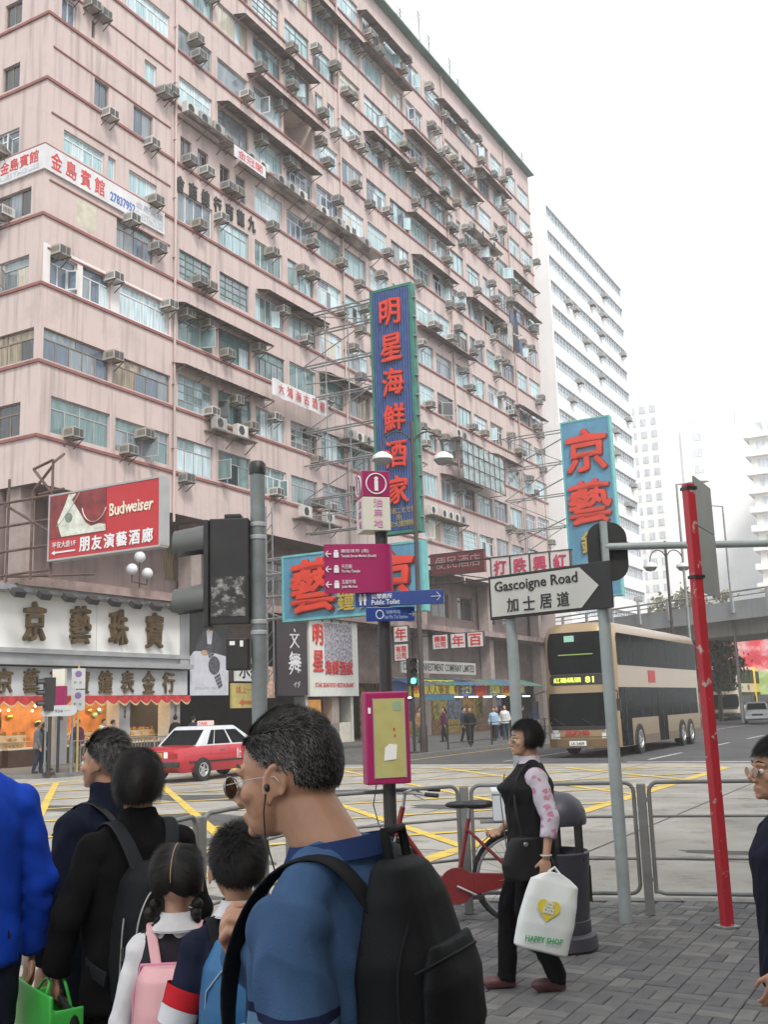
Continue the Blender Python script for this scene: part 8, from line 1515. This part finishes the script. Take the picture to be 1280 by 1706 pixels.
def onbag(b_poly, mat, name):
    b = MB(); b.add([TB @ Vector((-0.07, y, z)) for y, z in b_poly], [tuple(range(len(b_poly)))]); b.add([TB @ Vector((-0.066, y, z)) for y, z in b_poly], [tuple(range(len(b_poly)))]); b.build(name, mat, pbag, fix=False)
heart = [(0.075*(16*sin(a)**3)/16, 0.075*(13*cos(a)-5*cos(2*a)-2*cos(3*a)-cos(4*a))/16-0.2) for a in [2*pi*k/36 for k in range(36)]]
onbag(heart, M('yellow_print', (0.72, 0.6, 0.06), 0.5, var=0.05), 'printed_heart')
q = text('HAPPY SHOP', pbag, 0.22, 0.035, (0, 0, 0), M('green_print', (0.03, 0.35, 0.1), 0.5, var=0.1), 0.003, bold=0.02); q.matrix_local = TB @ Matrix.Translation((-0.072, -0.01, -0.38)) @ Matrix.Rotation(-pi/2, 4, 'Z') @ Matrix.Rotation(radians(-6), 4, 'Y') @ Matrix.Diagonal((0.24, 0.003, 0.035, 1))
q = text('品', pbag, 0.06, 0.06, (0, 0, 0), m_wpl, 0.003, bold=0.03); q.matrix_local = TB @ Matrix.Translation((-0.074, 0, -0.19)) @ Matrix.Rotation(-pi/2, 4, 'Z') @ Matrix.Diagonal((0.065, 0.003, 0.065, 1))

# ---------- boy with glasses at the right
BA = {'L': ((-0.245, 0.0, 1.09), (-0.22, 0.15, 0.9), (0.1, 0.35, -0.9), (1, 0.2, 0), 0.5), 'R': ((0.24, -0.06, 1.08), (0.24, -0.02, 0.84), (0, 0.1, -1), (-1, 0, 0), 0.5)}
br, TH = person('boy with glasses in a dark navy jacket walking at the right', (1.31, 3.62, 0), -88, 1.49, BA, STAND, [dict(name='jacket', mat=cloth('dark_navy_anorak', (0.011, 0.012, 0.024)), hem=0.8, bulk=1.08, sleeve=1.0, arm=1.25, voxel=0.008, wrinkle=0.010, collar=1.485)], cloth('navy_school_trousers', (0.010, 0.011, 0.022)), m_skin, head_yaw=-6, voxel=0.005, slim=0.92, head_scale=1.06)
b = MB(); scalp(b, TH, lambda d: line_boy(d) or (d.y > 0.2 and d.z > 0.42), R=(0.082, 0.103, 0.103)); strands(b, TH, R_, 8000, lambda d, r: line_boy(d) or (d.y > 0.2 and d.z > 0.45), lambda d: 0.035, lambda d: Vector((d.x*0.4, 0.35, -0.7+0.5*d.z)), 0.22, 0.0016, R=(0.0825, 0.1035, 0.1035), mi=(0, 0, 1), wob=0.15); hair_obj(br, b, [m_hair_b, m_hair_d])
glasses(br, TH, M('clear_lens', (0.35, 0.22, 0.16), 0.1, var=0.05), m_bchr, 0.02)

# ---------- distant pedestrians
pcol = {'white': (0.55, 0.55, 0.55), 'navy': (0.02, 0.03, 0.06), 'black': (0.015, 0.015, 0.016), 'blue': (0.08, 0.16, 0.35), 'tan': (0.25, 0.15, 0.08), 'grey': (0.15, 0.15, 0.16), 'red': (0.35, 0.04, 0.04), 'sky': (0.3, 0.42, 0.55), 'plum': (0.1, 0.03, 0.07)}
peds = [(25.9, 27.9, 70, 'black', 'black', 'long dark hair', 'passing the jewellery display'), (26.4, 26.9, 200, 'plum', 'grey', 'short hair', 'in the jewellery doorway'), (28.2, 27.4, 110, 'white', 'grey', 'short hair', 'by the jewellery pillar'), (29.6, 28.3, 60, 'blue', 'navy', 'short hair', 'near the middle grey pillar'), (32.3, 27.6, 20, 'black', 'navy', 'short hair', 'before the lit counter'), (32.9, 27.2, 30, 'navy', 'black', 'short hair', 'beside the lit counter'), (24.5, 26.7, 60, 'grey', 'navy', 'short hair', 'behind the corner signal'),
        (46.2, 24.0, 140, 'tan', 'tan', 'short hair', 'reading a paper below the white restaurant sign'), (47.3, 23.2, 250, 'plum', 'black', 'long dark hair', 'below the white restaurant sign'), (43.2, 19.9, 180, 'black', 'black', 'short hair', 'beside the green traffic signal'), (47.5, 20.6, 190, 'sky', 'black', 'short hair', 'walking along the low fence'), (48.4, 20.4, 190, 'white', 'navy', 'short hair', 'walking by the market shops'), (46.0, 21.5, 120, 'navy', 'black', 'short hair', 'waiting by the brown lamp'), (52.0, 22.4, 160, 'black', 'navy', 'short hair', 'outside the electrical shop'), (54.0, 23.0, 20, 'red', 'black', 'long dark hair', 'outside the discount shop'), (56.5, 22.0, 200, 'navy', 'black', 'short hair', 'outside the pharmacy'), (58.5, 23.5, 60, 'black', 'grey', 'short hair', 'outside the grocer'), (60.0, 22.0, 190, 'white', 'navy', 'short hair', 'outside the dried goods shop'), (62.5, 22.8, 10, 'blue', 'navy', 'long dark hair', 'outside the money changer'), (65.0, 22.0, 180, 'red', 'black', 'short hair', 'outside the tea cafe'), (66.5, 22.7, 180, 'sky', 'grey', 'short hair', 'outside the fruit shop'), (39.5, 27.5, 90, 'grey', 'black', 'short hair', 'in the dark stairway'), (41.0, 27.2, 120, 'plum', 'navy', 'long dark hair', 'near the yellow notice')]
protos = []
for st in (0.14, -0.14):
    lg = {'L': ((-0.075, 0.06+st*0.5, 0.5), (-0.075, st, 0.09)), 'R': ((0.075, 0.06-st*0.5, 0.5), (0.075, -st, 0.09))}
    protos.append(person('pedestrian', (0, 0, 0), 0, 1.7, HANG, lg, [dict(name='top', mat=cloth('ped_grey', pcol['grey']), hem=0.8, bulk=1.08, sleeve=1.0, arm=1.15, voxel=0.02, wrinkle=0.008, smooth=3)], cloth('ped_grey', pcol['grey']), m_skin2, voxel=0.018, eyes=False, group='distant pedestrians')[0])
for i, (u, v, hd, tcol, bcol, hr, where) in enumerate(peds):
    src_p = protos[i % 2]; h_ = 1.6+0.12*((i*37 % 10)/10)
    p = thing('person', 'distant pedestrian in %s top and %s trousers %s' % (tcol, bcol, where), 'person', S(u, v, 0), radians(-hd), 'distant pedestrians'); p.scale = (h_/1.7,)*3
    for ch in src_p.children:
        nm = ch.name.split('.')[0]; c = inst(nm, ch.data, p)
        if nm in ('top', 'trousers'): c.material_slots[0].link = 'OBJECT'; c.material_slots[0].material = cloth('ped_'+(tcol if nm == 'top' else bcol), pcol[tcol if nm == 'top' else bcol])
    b = MB(); I4 = Matrix.Identity(4); scalp(b, I4, line_boy if hr == 'short hair' else (lambda d: d.z > -0.95 and not (d.y > 0.4 and d.z < 0.6)), R=(0.088, 0.108, 0.108), nu=20, nv=14)
    if hr != 'short hair': b.tube([(0, -0.07, 1.58), (0, -0.1, 1.45), (0, -0.12, 1.3)], [0.07, 0.075, 0.05], 10)
    hair_obj(p, b, [m_hair_b])
for pr in protos:
    for ch in list(pr.children): bpy.data.objects.remove(ch)
    bpy.data.objects.remove(pr)
bpy.data.scenes.remove(_tmp)
# ============================================================ HAZE: humid air over the whole street
hz = MB(); hz.box(-305, 305, -85, 425, -1.2, 60)
hm = bpy.data.materials.new('humid_haze'); hm.use_nodes = True; hn = hm.node_tree; hn.nodes.clear(); ho = hn.nodes.new('ShaderNodeOutputMaterial'); pv = hn.nodes.new('ShaderNodeVolumePrincipled')
pv.inputs['Color'].default_value = (1, 1, 1, 1); pv.inputs['Density'].default_value = 0.0009; pv.inputs['Anisotropy'].default_value = 0.0
hn.links.new(pv.outputs[0], ho.inputs['Volume'])
tag(hz.build('haze', hm), kind='stuff')
scene.cycles.volume_bounces = 2
